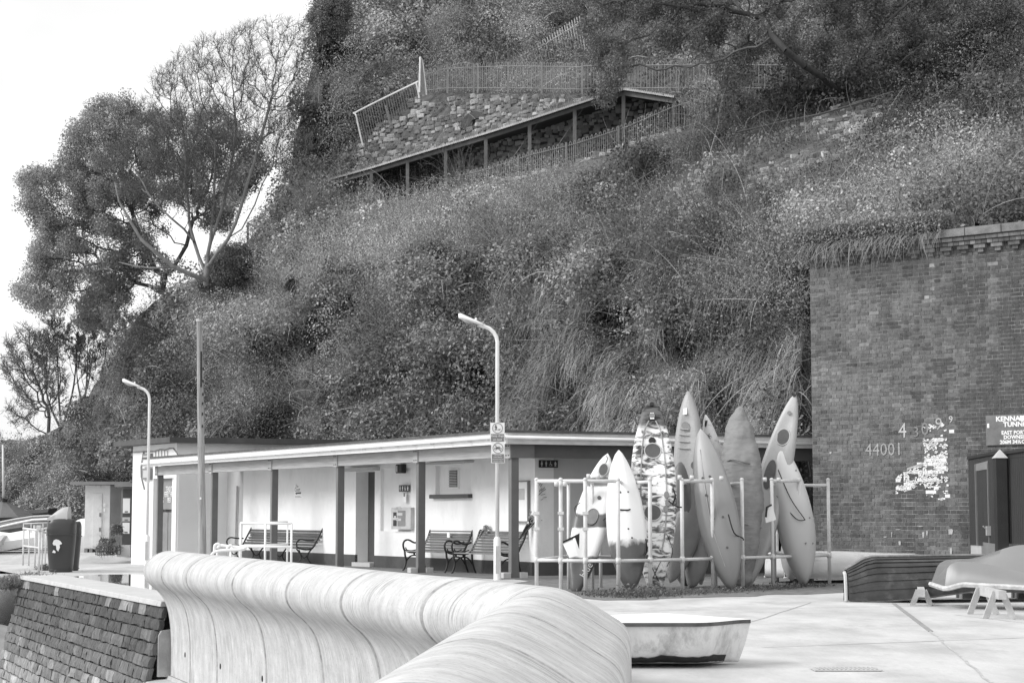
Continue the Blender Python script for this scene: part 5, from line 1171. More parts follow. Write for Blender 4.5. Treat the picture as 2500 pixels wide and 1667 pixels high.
mb.add([BP(0, -.3), BP(0, TOPZ), BP(0, TOPZ) + dpt, BP(0, -.3) + dpt], [(0, 1, 2, 3)]); mb.add([BP(0, TOPZ), BP(KE, TOPZ), BP(KE, TOPZ) + dpt, BP(0, TOPZ) + dpt], [(0, 1, 2, 3)])
mb.build('mortar', M_mortar, bw_)
CH = .075
def pxpy(p):
    k = p.y / 1.0; v_num = (p.z - EYE); # inverse projection
    f = p.y * cT + (p.z - EYE) * sT; up = -p.y * sT + (p.z - EYE) * cT
    return 1250 + FPX * p.x / f, 833.5 - FPX * up / f
rb = random.Random(5)
def paint(px, py):
    """old white paint and its ragged edge on the bricks"""
    n = vnoise(np.array(px / 7.), np.array(py / 5.), 17); n2 = vnoise(np.array(px / 16.), np.array(py / 9.), 18)
    d = 0
    if 2258 < px < 2315 and 1075 < py < 1185: d = .62 - abs(px - 2285) / 90
    if 2258 < px < 2318 and 1030 < py < 1075: d = .40
    if 2188 < px < 2310 and 1115 < py < 1205 and abs((py - 1128) - (2310 - px) * .48) < 26: d = .70
    if 2262 < px < 2318 and 1185 < py < 1222: d = .42
    if 2315 < px < 2332 and 1020 < py < 1085: d = .45
    return (n * .6 + n2 * .4) < d * .78
def brick_kind(px, py, header):
    if paint(px, py): return 6
    f = float(fbm(np.array(px / 60.), np.array(py / 45.), 23, 3)); g = float(vnoise(np.array(px / 24.), np.array(py / 90.), 29)); r = rb.random()
    base = 1.9 + (f - .5) * 4.2 + (r - .5) * 1.6
    if header: base -= .7 if r < .45 else .1
    # dark leaks running down
    for cx, w, y0, y1 in ((2240, 16, 960, 1010), (2300, 20, 880, 1000), (2440, 26, 840, 1400), (2475, 14, 600, 840), (2395, 22, 1000, 1400), (2236, 18, 1030, 1080), (2230, 60, 1160, 1230), (2500, 40, 700, 1400)):
        if abs(px - cx) < w * (.7 + .6 * g) and y0 < py < y1: base -= 2.3
    # lime runs
    for cx, w, y0, y1 in ((2272, 8, 630, 760), (2420, 9, 640, 860), (2352, 7, 650, 720), (2378, 10, 1000, 1100), (2456, 8, 900, 1100)):
        if abs(px - cx) < w * (.6 + g) and y0 < py < y1 and r < .75: base += 2.2
    if py > 1230: base -= .6
    if px > 2335: base -= 1.1
    if 900 < py < 1120 and px < 2250: base += .5
    return int(min(max(round(base), 0), 5))
rows = int((TOPZ + .1) / CH); cand = []
for rI in range(rows + 1):
    z = rI * CH + .005; header = (rI % 2 == 0); k = -.0 if header else 0; bl = .1125 if header else .225; k = 0 if header else -.056
    while k < KE - .05:
        a = max(k, 0); b = min(k + bl, KE)
        if b - a > .03: cand.append((a, b, z, header))
        k += bl
info = []
for a, b, z, hd in cand:
    p = BP((a + b) / 2, z); x, y = pxpy(p); info.append((a, b, z, hd, x, y, brick_kind(x, y, hd)))
def brick_geo(a, b, z, mbx, mi):
    o = rb.uniform(.004, .013) if rb.random() > .06 else .002; g = .0062
    c = [BP(a + g, z + g, o), BP(b - g, z + g, o), BP(b - g, z + CH - g, o), BP(a + g, z + CH - g, o)]; d = [BP(a + g, z + g, -.01), BP(b - g, z + g, -.01), BP(b - g, z + CH - g, -.01), BP(a + g, z + CH - g, -.01)]
    c = [v + Vector((0, 0, rb.uniform(-.0015, .0015))) for v in c]
    mbx.add(c + d, [(0, 1, 2, 3), (0, 4, 5, 1), (1, 5, 6, 2), (2, 6, 7, 3), (3, 7, 4, 0)], mi)
info.sort(key=lambda t: (0 if (t[4] < 2440 and 690 < t[5] < 1340 and not t[3]) else 1, -t[4]))
mass = MB(); n_ = 0; bmesh_cache = {}
for a, b, z, hd, x, y, kd in info:
    if n_ < 296 and x < 2500:
        key = (round(b - a, 3), kd)
        if key not in bmesh_cache:
            L = b - a; g = .0062; me = bpy.data.meshes.new('brick')
            def lp(u, w, o): return tuple(BC * u + BN * o + Vector((0, 0, w)))
            vv = [lp(g, g, .010), lp(L - g, g, .010), lp(L - g, CH - g, .010), lp(g, CH - g, .010), lp(g, g, -.01), lp(L - g, g, -.01), lp(L - g, CH - g, -.01), lp(g, CH - g, -.01)]
            me.from_pydata(vv, [], [(0, 1, 2, 3), (0, 4, 5, 1), (1, 5, 6, 2), (2, 6, 7, 3), (3, 7, 4, 0)]); me.materials.append(BK[kd]); bmesh_cache[key] = me
        o = bpy.data.objects.new('brick', bmesh_cache[key]); COL.objects.link(o); o.parent = bw_; o.location = BP(a, z, rb.uniform(-.006, .004)) - Vector(bw_.location); n_ += 1
    else: brick_geo(a, b, z, mass, kd)
tag(mass.build('brickwork', BK, bw_), kind='stuff')
# cornice: two-step corbels, string courses, coping
def kbox(k0, k1, z0, z1, o0, o1, mbx, mi=0):
    P = [BP(k0, 0, o0), BP(k1, 0, o0), BP(k1, 0, o1), BP(k0, 0, o1)]; vs = [Vector((p.x, p.y, z)) for z in (z0, z1) for p in P]
    mbx.add(vs, [(3, 2, 1, 0), (4, 5, 6, 7), (0, 1, 5, 4), (1, 2, 6, 5), (2, 3, 7, 6), (3, 0, 4, 7)], mi)
zc = TOPZ - .02; i = 0; k = .15
while k < KE - .3:
    mt = BK[rb.choice((1, 1, 2, 3, 4))]
    mb = MB(); kbox(k + .06, k + .17, zc, zc + .07, -.02, .055, mb); mb.build('corbel', mt, bw_)
    mb = MB(); kbox(k, k + .225, zc + .072, zc + .145, -.02, .095, mb); mb.build('corbel', mt, bw_); k += .34
mb = MB(); kbox(0, KE, zc - .02, zc + .5, -.3, .0, mb); mb.build('parapet', BK[1], bw_)
for j, (o, zz) in enumerate(((.12, .15), (.15, .228))):
    k = 0; 
    while k < KE:
        w = .225 if j else .1125; mb = MB(); kbox(k + .004, min(k + w, KE) - .004, zc + zz, zc + zz + .068, -.02, o, mb); mb.build('string_brick', BK[rb.choice((0, 1, 2, 3, 4, 1, 5 if rb.random() < .3 else 2))], bw_); k += w if j else w
k = 0
while k < KE:
    w = rb.uniform(.7, 1.0); mb = MB(); kbox(k + .006, min(k + w, KE) - .006, zc + .31, zc + .46, -.35, .19, mb); mb.build('coping_stone', G_('parapet_coping', .20, rough=.95, var=.35, scale=5, bump=.6, stain=.5, stain_v=.3), bw_, bevel=.01); k += w
frB = face_rot(BN)
def chalk(body, px, py, size, v, sx=1.): 
    k = k_for(px, .02); p = BP(k, 0, .0165); p.z = Zat(py, p.y); text(body, size, p, frB, G_('chalk_%d' % int(v * 100), v, rough=.9, var=.4, scale=20, bump=0, stain=.6, stain_v=.15, stain_scale=12), bw_, .001, sx=sx, name='painted_number')
chalk('4', 2207, 1052, .40, .5, .9); chalk('3', 2240, 1055, .28, .25); chalk('0', 2262, 1048, .34, .26); chalk('9', 2296, 1036, .32, .45); chalk('9', 2326, 1024, .18, .6)
chalk('44001', 2160, 1098, .34, .36, .95)
def flakes():
    mb = MB(); r = random.Random(8); n = 0
    while n < 850:
        px, py = r.uniform(2170, 2335), r.uniform(1015, 1230); d = .0
        if 2258 < px < 2315 and 1070 < py < 1190: d = .62
        if 2262 < px < 2318 and 1185 < py < 1225: d = .35
        if 2255 < px < 2315 and 1030 < py < 1070: d = .3
        if 2188 < px < 2310 and 1110 < py < 1215 and abs((py - 1130) - (2310 - px) * .46) < 24: d = .72
        if float(vnoise(np.array(px / 9.), np.array(py / 6.), 44)) > d: continue
        k = k_for(px, .02); z = Zat(py, BP(k, 0).y); w = r.uniform(.008, .035); h = r.uniform(.006, .022); m = r.randint(5, 7); n += 1
        mb.add([BP(k + w * math.cos(a) * r.uniform(.6, 1.1), z + h * math.sin(a) * r.uniform(.6, 1.1), .0165) for a in [2 * math.pi * i / m for i in range(m)]], [tuple(range(m))[::-1]])
    tag(mb.build('paint_flakes', G_('flaking_white_paint', .82, rough=.8, var=.12, scale=14), bw_), kind='stuff')
flakes()
# tunnel sign
k0, k1 = k_for(2414), k_for(2414) + 1.16; ps_ = BP(k0, 0, .03); sz0, sz1 = Zat(1087, ps_.y), Zat(1014, ps_.y)
tsn = thing('tunnel_sign', 'dark metal tunnel name sign with white capitals on the brick wall', 'sign', tuple(ps_), world=True)
mb = MB(); kbox(k0, k1, sz0, sz1, .016, .04, mb); mb.build('panel', G_('sign_grey', .17, rough=.6, var=.3, scale=4), tsn)
km = (k0 + k1) / 2 + .02
for tx, fz, sz, sx in (('KENNAWAY', .86, .125, 1.12), ('TUNNEL', .67, .12, 1.1), ('EAST PORTAL', .40, .095, 1.0), ('DOWNSIDE', .25, .095, 1.0), ('206M 34\u00bdCH M', .09, .095, 1.0)):
    p = BP(km, sz0 + (sz1 - sz0) * fz, .042); text(tx, sz, p, frB, M_print, tsn, .003, sx=sx, bold=.035)
mb = MB(); q = BP(km + .12, sz1 - .08, .05); mb.tube([q, q + BN * .01], .055, 9); kbox(k0 + .03, k0 + .07, sz0 + .32, sz0 + .40, .041, .046, mb); mb.build('paint_blobs', M_print, tsn)
# white paint streak and drips
for j, (px, py, w, h) in enumerate(((2320, 1297, .10, .10), (2320, 1345, .05, .14), (2236, 1137, .34, .03), (2246, 1284, .14, .02), (2253, 1305, .05, .11), (2262, 1300, .035, .09), (2192, 1292, .12, .015), (2176, 1304, .02, .1), (2160, 1310, .07, .02), (2195, 1325, .05, .08), (2030, 1105, .05, .04))):
    k = k_for(px, .02); p = BP(k, 0, 0); z = Zat(py, p.y); mb = MB()
    if j == 2: mb.add([BP(k - w / 2, z - .08, .018), BP(k + w / 2, z + .03, .018), BP(k + w / 2, z + .06, .018), BP(k - w / 2, z - .04, .018)], [(0, 1, 2, 3)])
    else: mb.add([BP(k - w / 2 * random.uniform(.3, 1), z - h / 2, .018), BP(k + w / 2 * random.uniform(.2, .8), z - h / 2, .018), BP(k + w / 2, z + h * .3, .018), BP(k + w * .2, z + h / 2, .018), BP(k - w / 2, z + h * .4, .018)], [(0, 1, 2, 3, 4)])
    mb.build('paint_mark', G_('old_white_paint', .42, rough=.8, var=.25, scale=14, bump=.2), bw_)
# ivy spilling over the wall head
n = 30000; kk = RNG.uniform(-.3, k_for(2330), n); fall = (.55 - kk * .115).clip(.05) * RNG.uniform(0, 1, n) ** 1.6 * (.15 + 1.5 * vnoise(kk * 3.4, kk * 0, 6) ** 1.5 + .5 * vnoise(kk * 11, kk * 0, 7)); zz = zc + .58 - fall * 1.1 + RNG.uniform(-.05, .28, n); oo = RNG.uniform(-.35, .34, n)
P = np.array([BX0, BD0, 0])[None] + np.array(BC)[None] * kk[:, None] + np.array(BN)[None] * oo[:, None]; P[:, 2] = zz
V, F = leaf_quads(P, unit(RNG.normal(size=(n, 3)) + np.array(BN) + np.array([0, 0, .5])), RNG.uniform(.015, .034, n)); T = np.repeat(RNG.uniform(.12, .42, n), 4)
m_ = 420; kk = RNG.uniform(0, k_for(2330), m_); Q = np.array([BX0, BD0, 0])[None] + np.array(BC)[None] * kk[:, None] + np.array(BN)[None] * .2; Q[:, 2] = zc + .45
v2, f2, mm = ribbons(Q, np.stack([-.5 + 0 * kk, -.6 + 0 * kk, .1 + 0 * kk], -1) + RNG.normal(size=Q.shape) * .25, RNG.uniform(.1, .85, m_) * (1.3 - kk * .13).clip(.3), 2.2, .012, 4, .6)
ivp = thing('wall_top_ivy', 'ivy and dead grass spilling over the left top of the brick wall', 'ivy', tuple(BP(1, zc)), world=True)
o = np_mesh('leaves', V, F, M_ivy, ivp, tone=T); tag(o, kind='stuff'); o = np_mesh('dead_grass', v2, f2, M_grass, ivp, tone=np.repeat(RNG.uniform(.2, .5, m_), mm)); tag(o, kind='stuff')
# ------------------------------------------------------------------ tunnel gate in front of the wall
gt = thing('tunnel_gate', 'dark corrugated metal gate and screen at the right edge', 'gate', tuple(W(2440, 1400, 32)), world=True)
M_corr = G_('dark_corrugated', .050, rough=.5, var=.15, scale=3, stretch=(8, 8, .4)); M_gpost = G_('gate_post', .028, rough=.5, var=.2)
GA = W(2372, 1400, 33.6); GB = W(2446, 1400, 31.9); GC_ = W(2640, 1400, 29.6)
def corr(a, b, z0, z1, name, mat, pitch=.06, dz=0.0):
    L = (b - a).length; d = (b - a).normalized(); nn = Vector((d.y, -d.x, 0)); nn = nn if nn.y < 0 else -nn; n = int(L / pitch) * 4; vs = []
    for i in range(n + 1):
        q = (0, 1, 1, 0)[i % 4]; p = a + d * (L * i / n) + nn * (.022 * q); vs += [Vector((p.x, p.y, z0)), Vector((p.x, p.y, z1 + dz * i / n))]
    mb = MB(); mb.add(vs, [(2 * i, 2 * i + 2, 2 * i + 3, 2 * i + 1) for i in range(n)]); return mb.build(name, mat, gt)
g0 = lambda p: Vector((p.x, p.y, 0))
zt1 = Zat(1118, GA.y); zt2 = Zat(1104, GB.y); zb = Zat(1330, GA.y)
corr(g0(GA), g0(GB), zb, zt1, 'corrugated_sheet', M_corr, dz=zt2 - zt1); corr(g0(GB), g0(GC_), Zat(1326, GB.y), Zat(1108, GB.y), 'corrugated_sheet', M_corr, dz=.12)
mb = MB(); mb.bar(Vector((GA.x, GA.y - .03, zt1)), Vector((GB.x, GB.y - .03, zt2)), .09, .05); mb.bar(Vector((GB.x, GB.y - .03, Zat(1108, GB.y))), Vector((GC_.x, GC_.y - .03, Zat(1108, GB.y) + .12)), .09, .05); mb.bar(Vector((GB.x, GB.y - .04, Zat(1120, GB.y))), Vector((GC_.x, GC_.y - .04, Zat(1120, GB.y) + .1)), .02, .03); mb.build('capping', M_gpost, gt)
DA_, DB_ = g0(GA).lerp(g0(GB), .25), g0(GA).lerp(g0(GB), .66); zd = Zat(1133, DA_.y)
mb = MB(); nn = Vector((-.6, -.8, 0)) * .04
mb.prism([DA_ + nn + Vector((0, 0, zd)), DB_ + nn + Vector((0, 0, zd + .04)), DB_ + nn + Vector((0, 0, zd - .10)), DA_ + nn + Vector((0, 0, zd - .12))], (0, .02, 0)); mb.build('door_header', M_midgrey, gt)
mb = MB(); mb.bar(DA_ + nn + Vector((0, 0, zb)), DA_ + nn + Vector((0, 0, zd)), .03, .03); mb.bar(DB_ + nn + Vector((0, 0, zb)), DB_ + nn + Vector((0, 0, zd)), .03, .03); mb.build('door_frame', M_midgrey, gt)
mb = MB(); lk = DB_ + nn * 1.6 + Vector((0, 0, Zat(1295, DB_.y))); mb.box(lk, (.09, .05, .16)); mb.tube([lk, lk + Vector((-.1, -.02, .08))], .012, 5); mb.build('lock', M_lightgrey, gt)
mb = MB(); pc = W(2443, 1200, 31.6); zp = Zat(1118, 31.6); mb.box((pc.x, pc.y, (zp - .1) / 2), (.19, .19, zp + .1)); mb.build('post', M_gpost, gt, bevel=.008)
mb = MB(); mb.add([(pc.x - .11, pc.y - .11, zp), (pc.x + .11, pc.y - .11, zp), (pc.x + .11, pc.y + .11, zp), (pc.x - .11, pc.y + .11, zp), (pc.x, pc.y, zp + .15)], [(3, 2, 1, 0), (0, 1, 4), (1, 2, 4), (2, 3, 4), (3, 0, 4)]); mb.build('finial', M_lightgrey, gt)
mb = MB(); mb.prism([GA + Vector((-.0, -.1, 0)) * 1 + Vector((0, 0, -GA.z)), g0(GA).lerp(g0(GB), .32) + Vector((0, -.1, 0)), g0(GA).lerp(g0(GB), .32) + Vector((0, -.1, Zat(1322, 33.2))), Vector((GA.x, GA.y - .1, Zat(1320, 33.5)))], (0, .12, 0)); mb.build('pale_kickboard', M_lightgrey, gt)
mb = MB(); mb.prism([g0(GA).lerp(g0(GB), .33) + Vector((0, -.08, 0)), g0(GB) + Vector((-.1, -.08, 0)), Vector((GB.x - .1, GB.y - .08, Zat(1327, GB.y))), g0(GA).lerp(g0(GB), .33) + Vector((0, -.08, Zat(1322, 33.1)))], (0, .08, 0)); mb.build('kickboard', M_midgrey, gt)

# ------------------------------------------------------------------ kayak rack
rk = thing('kayak_rack', 'long white scaffold tube rack holding upright kayaks', 'kayak rack', tuple(G(1509, 1448)), world=True)
FR = [(1310, 29.2), (1369, 28.9), (1429, 28.7), (1509, 28.6), (1587, 29.0), (1665, 29.5), (1739, 30.1), (1812, 30.6), (1885, 31.3), (1952, 31.9), (2023, 32.6)]
BR = [(1388, 30.6), (1446, 30.2), (1466, 31.2), (1526, 31.0), (1675, 31.3), (1746, 32.0), (1890, 32.6), (1896, 33.6)]
TZ, MZ = 1.72, .50
def RP(px, D, z): return Vector((UU(px) * D, D, z))
for i, (px, D) in enumerate(FR):
    mb = MB(); tz = TZ + (D - 28.6) * .018; mb.tube([RP(px, D, -.02), RP(px, D, tz)], .030, 10); mb.sphere(RP(px, D, tz), .036, 8, 5); mb.build('post', M_galv, rk, smooth=True)
    mb = MB(); mb.tube([RP(px, D, MZ - .045), RP(px, D, MZ + .045)], .040, 10); mb.build('clamp', M_galv, rk, smooth=True)
for i, (px, D) in enumerate(BR):
    mb = MB(); mb.tube([RP(px, D, -.02), RP(px, D, TZ)], .028, 8); mb.build('post', M_galv, rk, smooth=True)
for a, b in zip(FR[:-1], FR[1:]):
    mb = MB(); mb.tube([RP(a[0], a[1], MZ), RP(b[0], b[1], MZ)], .026, 8); mb.build('rail', M_galv, rk, smooth=True)
for i, j in ((0, 3), (5, 6), (8, 9)):
    mb = MB(); za = TZ + (FR[i][1] - 28.6) * .018; zb_ = TZ + (FR[j][1] - 28.6) * .018; mb.tube([RP(*FR[i], za - .02), RP(*FR[j], zb_ - .02)], .029, 8); mb.build('rail', M_galv, rk, smooth=True)
for fa, fb in (((1526, 31.0), FR[4]), ((1746, 32.0), FR[7]), ((1900, 32.8), FR[10]), (BR[0], FR[1]), (BR[1], FR[2]), (BR[4], FR[5]), (BR[6], FR[8]), ((1526, 31.0), FR[3])):
    mb = MB(); mb.tube([RP(fa[0], fa[1], TZ - .02), RP(fb[0], fb[1], TZ - .02)], .026, 8); mb.build('rail', M_galv, rk, smooth=True)
for z in (MZ,):
    for fa, fb in ((BR[0], FR[0]), (BR[0], BR[1]), (BR[1], BR[3]), (BR[3], BR[4]), (BR[4], BR[6]), (BR[6], FR[10])):
        mb = MB(); mb.tube([RP(fa[0], fa[1], z + .03), RP(fb[0], fb[1], z)], .024, 8); mb.build('rail', M_galv, rk, smooth=True)
for px, D in ((1358, 28.85), (1379, 28.85), (1437, 28.6), (1460, 28.6), (1660, 29.4), (1690, 29.6), (1762, 30.2), (1868, 31.2), (1902, 31.4)):
    for dz in (-.06,) if px < 1400 else (.05,):
        mb = MB(); c = RP(px, D - .02, TZ + dz); mb.tube([c + Vector((-.03, 0, 0)), c + Vector((.03, 0, 0))], .038, 9); mb.build('clamp', M_galv, rk, smooth=True)
for px, D in (FR[0], FR[1], FR[2]):
    for z in (1.22, .98): mb = MB(); c = RP(px, D, z); mb.box(c, (.09, .09, .045)); mb.build('clip', M_galv, rk)
# ------------------------------------------------------------------ kayaks
def zone_mat(name, stops, z0, z1, noise=.25, rough=.4, camo=0., camo_v=.12, nscale=3.):
    """moulded plastic whose grey changes along its length, edges feathered by noise"""
    if name in MATS: return MATS[name]
    m = bpy.data.materials.new(name); m.use_nodes = True; t = m.node_tree; t.nodes.clear()
    out = _n(t, 'ShaderNodeOutputMaterial'); b = _n(t, 'ShaderNodeBsdfPrincipled'); t.links.new(b.outputs[0], out.inputs[0]); b.inputs['Roughness'].default_value = rough
    tcn = _n(t, 'ShaderNodeTexCoord'); sp = _n(t, 'ShaderNodeSeparateXYZ'); t.links.new(tcn.outputs['Object'], sp.inputs[0])
    nz_ = _n(t, 'ShaderNodeTexNoise'); nz_.inputs['Scale'].default_value = nscale; nz_.inputs['Detail'].default_value = 4; mpn = _n(t, 'ShaderNodeMapping'); mpn.inputs['Scale'].default_value = (1.6, 1.6, .8); t.links.new(tcn.outputs['Object'], mpn.inputs[0]); t.links.new(mpn.outputs[0], nz_.inputs['Vector'])
    ma = _n(t, 'ShaderNodeMath', operation='MULTIPLY_ADD'); t.links.new(nz_.outputs[0], ma.inputs[0]); ma.inputs[1].default_value = noise * 2; t.links.new(sp.outputs[2], ma.inputs[2])
    mr_ = _n(t, 'ShaderNodeMapRange'); mr_.inputs[1].default_value = z0 + noise; mr_.inputs[2].default_value = z1 + noise; t.links.new(ma.outputs[0], mr_.inputs[0])
    cr = _n(t, 'ShaderNodeValToRGB'); t.links.new(mr_.outputs[0], cr.inputs[0]); e = cr.color_ramp.elements
    while len(e) > 1: e.remove(e[-1])
    e[0].position = stops[0][0]; e[0].color = (stops[0][1],) * 3 + (1,)
    for p, v in stops[1:]: x = e.new(p); x.color = (v, v, v, 1)
    last = cr.outputs[0]
    if camo:
        n2 = _n(t, 'ShaderNodeTexNoise'); n2.inputs['Scale'].default_value = 5.5; n2.inputs['Detail'].default_value = 6; n2.inputs['Roughness'].default_value = .62; n2.inputs['Distortion'].default_value = .6
        m2 = _n(t, 'ShaderNodeMapping'); m2.inputs['Scale'].default_value = (.8, 1, 2.0); t.links.new(tcn.outputs['Object'], m2.inputs[0]); t.links.new(m2.outputs[0], n2.inputs['Vector'])
        r2 = _n(t, 'ShaderNodeValToRGB'); t.links.new(n2.outputs[0], r2.inputs[0]); e = r2.color_ramp.elements; e[0].position = .40; e[0].color = (.06,) * 3 + (1,); e[1].position = .56; e[1].color = (.86,) * 3 + (1,)
        x = e.new(.45); x.color = (.20,) * 3 + (1,); x = e.new(.50); x.color = (.60,) * 3 + (1,)
        mk = _n(t, 'ShaderNodeMath', operation='MULTIPLY'); t.links.new(r2.outputs[0], mk.inputs[0]); t.links.new(last, mk.inputs[1]); last = mk.outputs[0]
    t.links.new(last, b.inputs['Base Color'])
    n3 = _n(t, 'ShaderNodeTexNoise'); n3.inputs['Scale'].default_value = 18; bp = _n(t, 'ShaderNodeBump'); bp.inputs['Strength'].default_value = .12; bp.inputs['Distance'].default_value = .01; t.links.new(n3.outputs[0], bp.inputs['Height']); t.links.new(tcn.outputs['Object'], n3.inputs['Vector']); t.links.new(bp.outputs[0], b.inputs['Normal'])
    MATS[name] = m; return m
M_hatch = G_('kayak_hatch_cover', .10, rough=.45, var=.15, scale=8); M_cord = G_('black_cord', .02, rough=.8)
class Kayak:
    """hull lofted from foot to tip; face = direction its shown side looks, roll in degrees about its length"""
    def __init__(s, name, label, foot, tip, width, depth, mat, roll=0., rocker=.10, full=.5, deck=False, square=.0, tipw=.10, footw=.12, keel=0.0, catg='kayak'):
        s.f = foot; s.t = tip; s.ax = (tip - foot).normalized(); s.L = (tip - foot).length; s.w = width; s.dp = depth; s.rk = rocker
        v = (-(foot + tip) / 2 + Vector((0, 0, EYE))); v = (v - s.ax * v.dot(s.ax)).normalized(); s.n = Matrix.Rotation(R(roll), 3, s.ax) @ v; s.x = s.n.cross(s.ax).normalized(); s.x = s.x if s.x.x > 0 else -s.x
        s.full = full; s.tipw = tipw; s.footw = footw; s.deck = deck
        s.root = thing(name, label, catg, tuple(foot), world=True, group='kayaks standing in the rack')
        NS, NA = 34, 22; secs = []
        for i in range(NS + 1):
            t = i / NS; wt = s.wid(t); c = s.cen(t); sec = []
            for a in range(NA):
                th = 2 * math.pi * a / NA; cx, sx = math.cos(th), math.sin(th); e = .85
                px_ = abs(cx) ** e * (1 if cx > 0 else -1) * wt / 2
                hd = s.dp * (.25 + .75 * (wt / s.w) ** .8)
                if deck: front = .36 * (1 - .55 * math.exp(-((cx) / .55) ** 2) * (1 if .12 < t < .86 else .1)); py_ = (abs(sx) ** .8) * (hd * front if sx > 0 else -hd * .62)
                else: kk_ = keel * max(0, min(1, min(t, 1 - t) / .12 - .3)); front = .62 + kk_ * math.exp(-(cx / .16) ** 2) - kk_ * .6 * math.exp(-((abs(cx) - .42) / .13) ** 2); py_ = (abs(sx) ** .75) * (hd * front if sx > 0 else -hd * .30)
                sec.append(c + s.x * px_ + s.n * py_)
            secs.append(sec)
        mb = MB(); mb.loft(secs); s.hull = mb.build('hull', mat, s.root, smooth=True)
    def wid(s, t):
        p = s.full; u = t / p * .5 if t < p else .5 + (t - p) / (1 - p) * .5
        e = math.sin(math.pi * min(max(u, .0), 1)) ** .62; mn = (s.footw * (1 - t) + s.tipw * t)
        cap = min(1, (min(t, 1 - t) / .018) ** .5) if min(t, 1 - t) < .018 else 1
        return s.w * max(e, mn) * max(cap, .25)
    def cen(s, t): return s.f + s.ax * (s.L * t) + s.n * (s.rk * (-(2 * t - 1) ** 2))
    def at(s, t, u, out=0.0):
        """point on the shown side: t along, u across (-1..1)"""
        w = s.wid(t); hd = s.dp * (.25 + .75 * (w / s.w) ** .8); k = (1 - min(u * u, .98)) ** .4
        fr_ = .36 * (1 - .55 * math.exp(-((u) / .55) ** 2) * (1 if .12 < t < .86 else .1)) if s.deck else .62
        return s.cen(t) + s.x * (u * w / 2) + s.n * (hd * fr_ * k + out)
    def disc(s, t, u, r, mat, name='hatch', out=.0, ring=True, ry=1.):
        c = s.at(t, u, out); mb = MB(); pts = [c + s.x * (r * math.cos(a)) + s.ax * (r * ry * math.sin(a)) for a in np.linspace(0, 2 * math.pi, 20)[:-1]]; mb.prism(pts, s.n * .022); o = mb.build(name, mat, s.root)
        if ring:
            mb = MB(); q = [c + s.n * .02 + s.x * (r * 1.08 * math.cos(a)) + s.ax * (r * ry * 1.08 * math.sin(a)) for a in np.linspace(0, 2 * math.pi, 21)]; mb.tube(q, r * .10, 5); mb.build('rim', M_lightgrey if mat is M_hatch else mat, o)
        return o
    def cord(s, pts, r=.006, mat=None, name='cord'):
        mb = MB(); mb.tube(catmull([s.at(*p) for p in pts], 5), r, 5); return mb.build(name, mat or M_cord, s.root)
    def patch(s, t0, t1, u0, u1, mat, name, out=.012):
        mb = MB(); g = []
        for i in range(5):
            for j in range(5): g.append(s.at(t0 + (t1 - t0) * i / 4, u0 + (u1 - u0) * j / 4, out))
        mb.add(g, [(i * 5 + j, i * 5 + j + 1, (i + 1) * 5 + j + 1, (i + 1) * 5 + j) for i in range(4) for j in range(4)]); return mb.build(name, mat, s.root)
def KP(px, py, D): return W(px, py, D)
# K1 white and dark sit-on-top, leaning left at its foot
K = Kayak('kayak', 'white sit-on-top kayak with dark bands and a dark foot, leftmost in the rack', KP(1402, 1446, 29.6), KP(1483, 1104, 30.6), .56, .30, zone_mat('banded_plastic', [(0, .10), (.235, .10), (.25, .78), (.44, .78), (.45, .12), (.535, .12), (.55, .80), (.73, .80), (.745, .16), (.80, .10), (.815, .80)], 0, 2.25, .05), roll=-12, deck=True, rocker=.06, tipw=.10, footw=.30)
K.disc(.52, .05, .085, M_midgrey, 'drain_hatch', ry=1.5); K.disc(.86, .1, .07, M_hatch, 'hatch', ry=1.5); K.cord([(.6, .75, .03), (.56, .98, .06), (.5, .75, .03)]); K.cord([(.6, -.8, .03), (.56, -1.05, .06), (.5, -.8, .03)]); K.cord([(.97, .0, .02), (.94, .4, .06), (.91, .2, .03)]); K.disc(.66, .2, .03, M_hatch, 'scupper', ring=False)
text('blue', .15, K.at(.15, .72, .05), (R(90), R(-58), 0), M_print, K.root, .003, name='lettering')
sf = thing('folding_seat', 'white triangular seat panel with a dark edge beside the leftmost kayak', 'seat panel', tuple(KP(1385, 1360, 29.5)), world=True)
mb = MB(); mb.prism([KP(1372, 1322, 29.6), KP(1398, 1311, 29.6), KP(1411, 1355, 29.5), KP(1390, 1361, 29.5)], (0, .04, 0)); mb.build('panel', M_print, sf)
mb = MB(); mb.prism([KP(1371, 1322, 29.58), KP(1415, 1301, 29.58), KP(1414, 1340, 29.58), KP(1404, 1312, 29.58), KP(1373, 1326, 29.58)], (0, .03, 0)); mb.build('dark_edge', M_black, sf)
# K2 white hull with dark foot
K = Kayak('kayak', 'white kayak hull with a dark lower third, second from the left', KP(1543, 1440, 28.9), KP(1510, 1101, 30.3), .62, .42, zone_mat('white_dark_foot', [(0, .085), (.30, .085), (.345, .80), (1, .80)], 0, 2.25, .14, .35, nscale=4), roll=14, rocker=.05, full=.40, keel=.10, tipw=.22, footw=.20)
K.cord([(.5, -.45, .015), (.49, -.1, .03), (.5, .1, .015)], .012); [K.disc(a, b, .014, M_black, 'scupper', ring=False) for a, b in ((.63, -.35), (.63, .1), (.36, -.1), (.30, .05))]
K.cord([(.32, .85, .02), (.25, .98, .05), (.20, .85, .10)], .012)
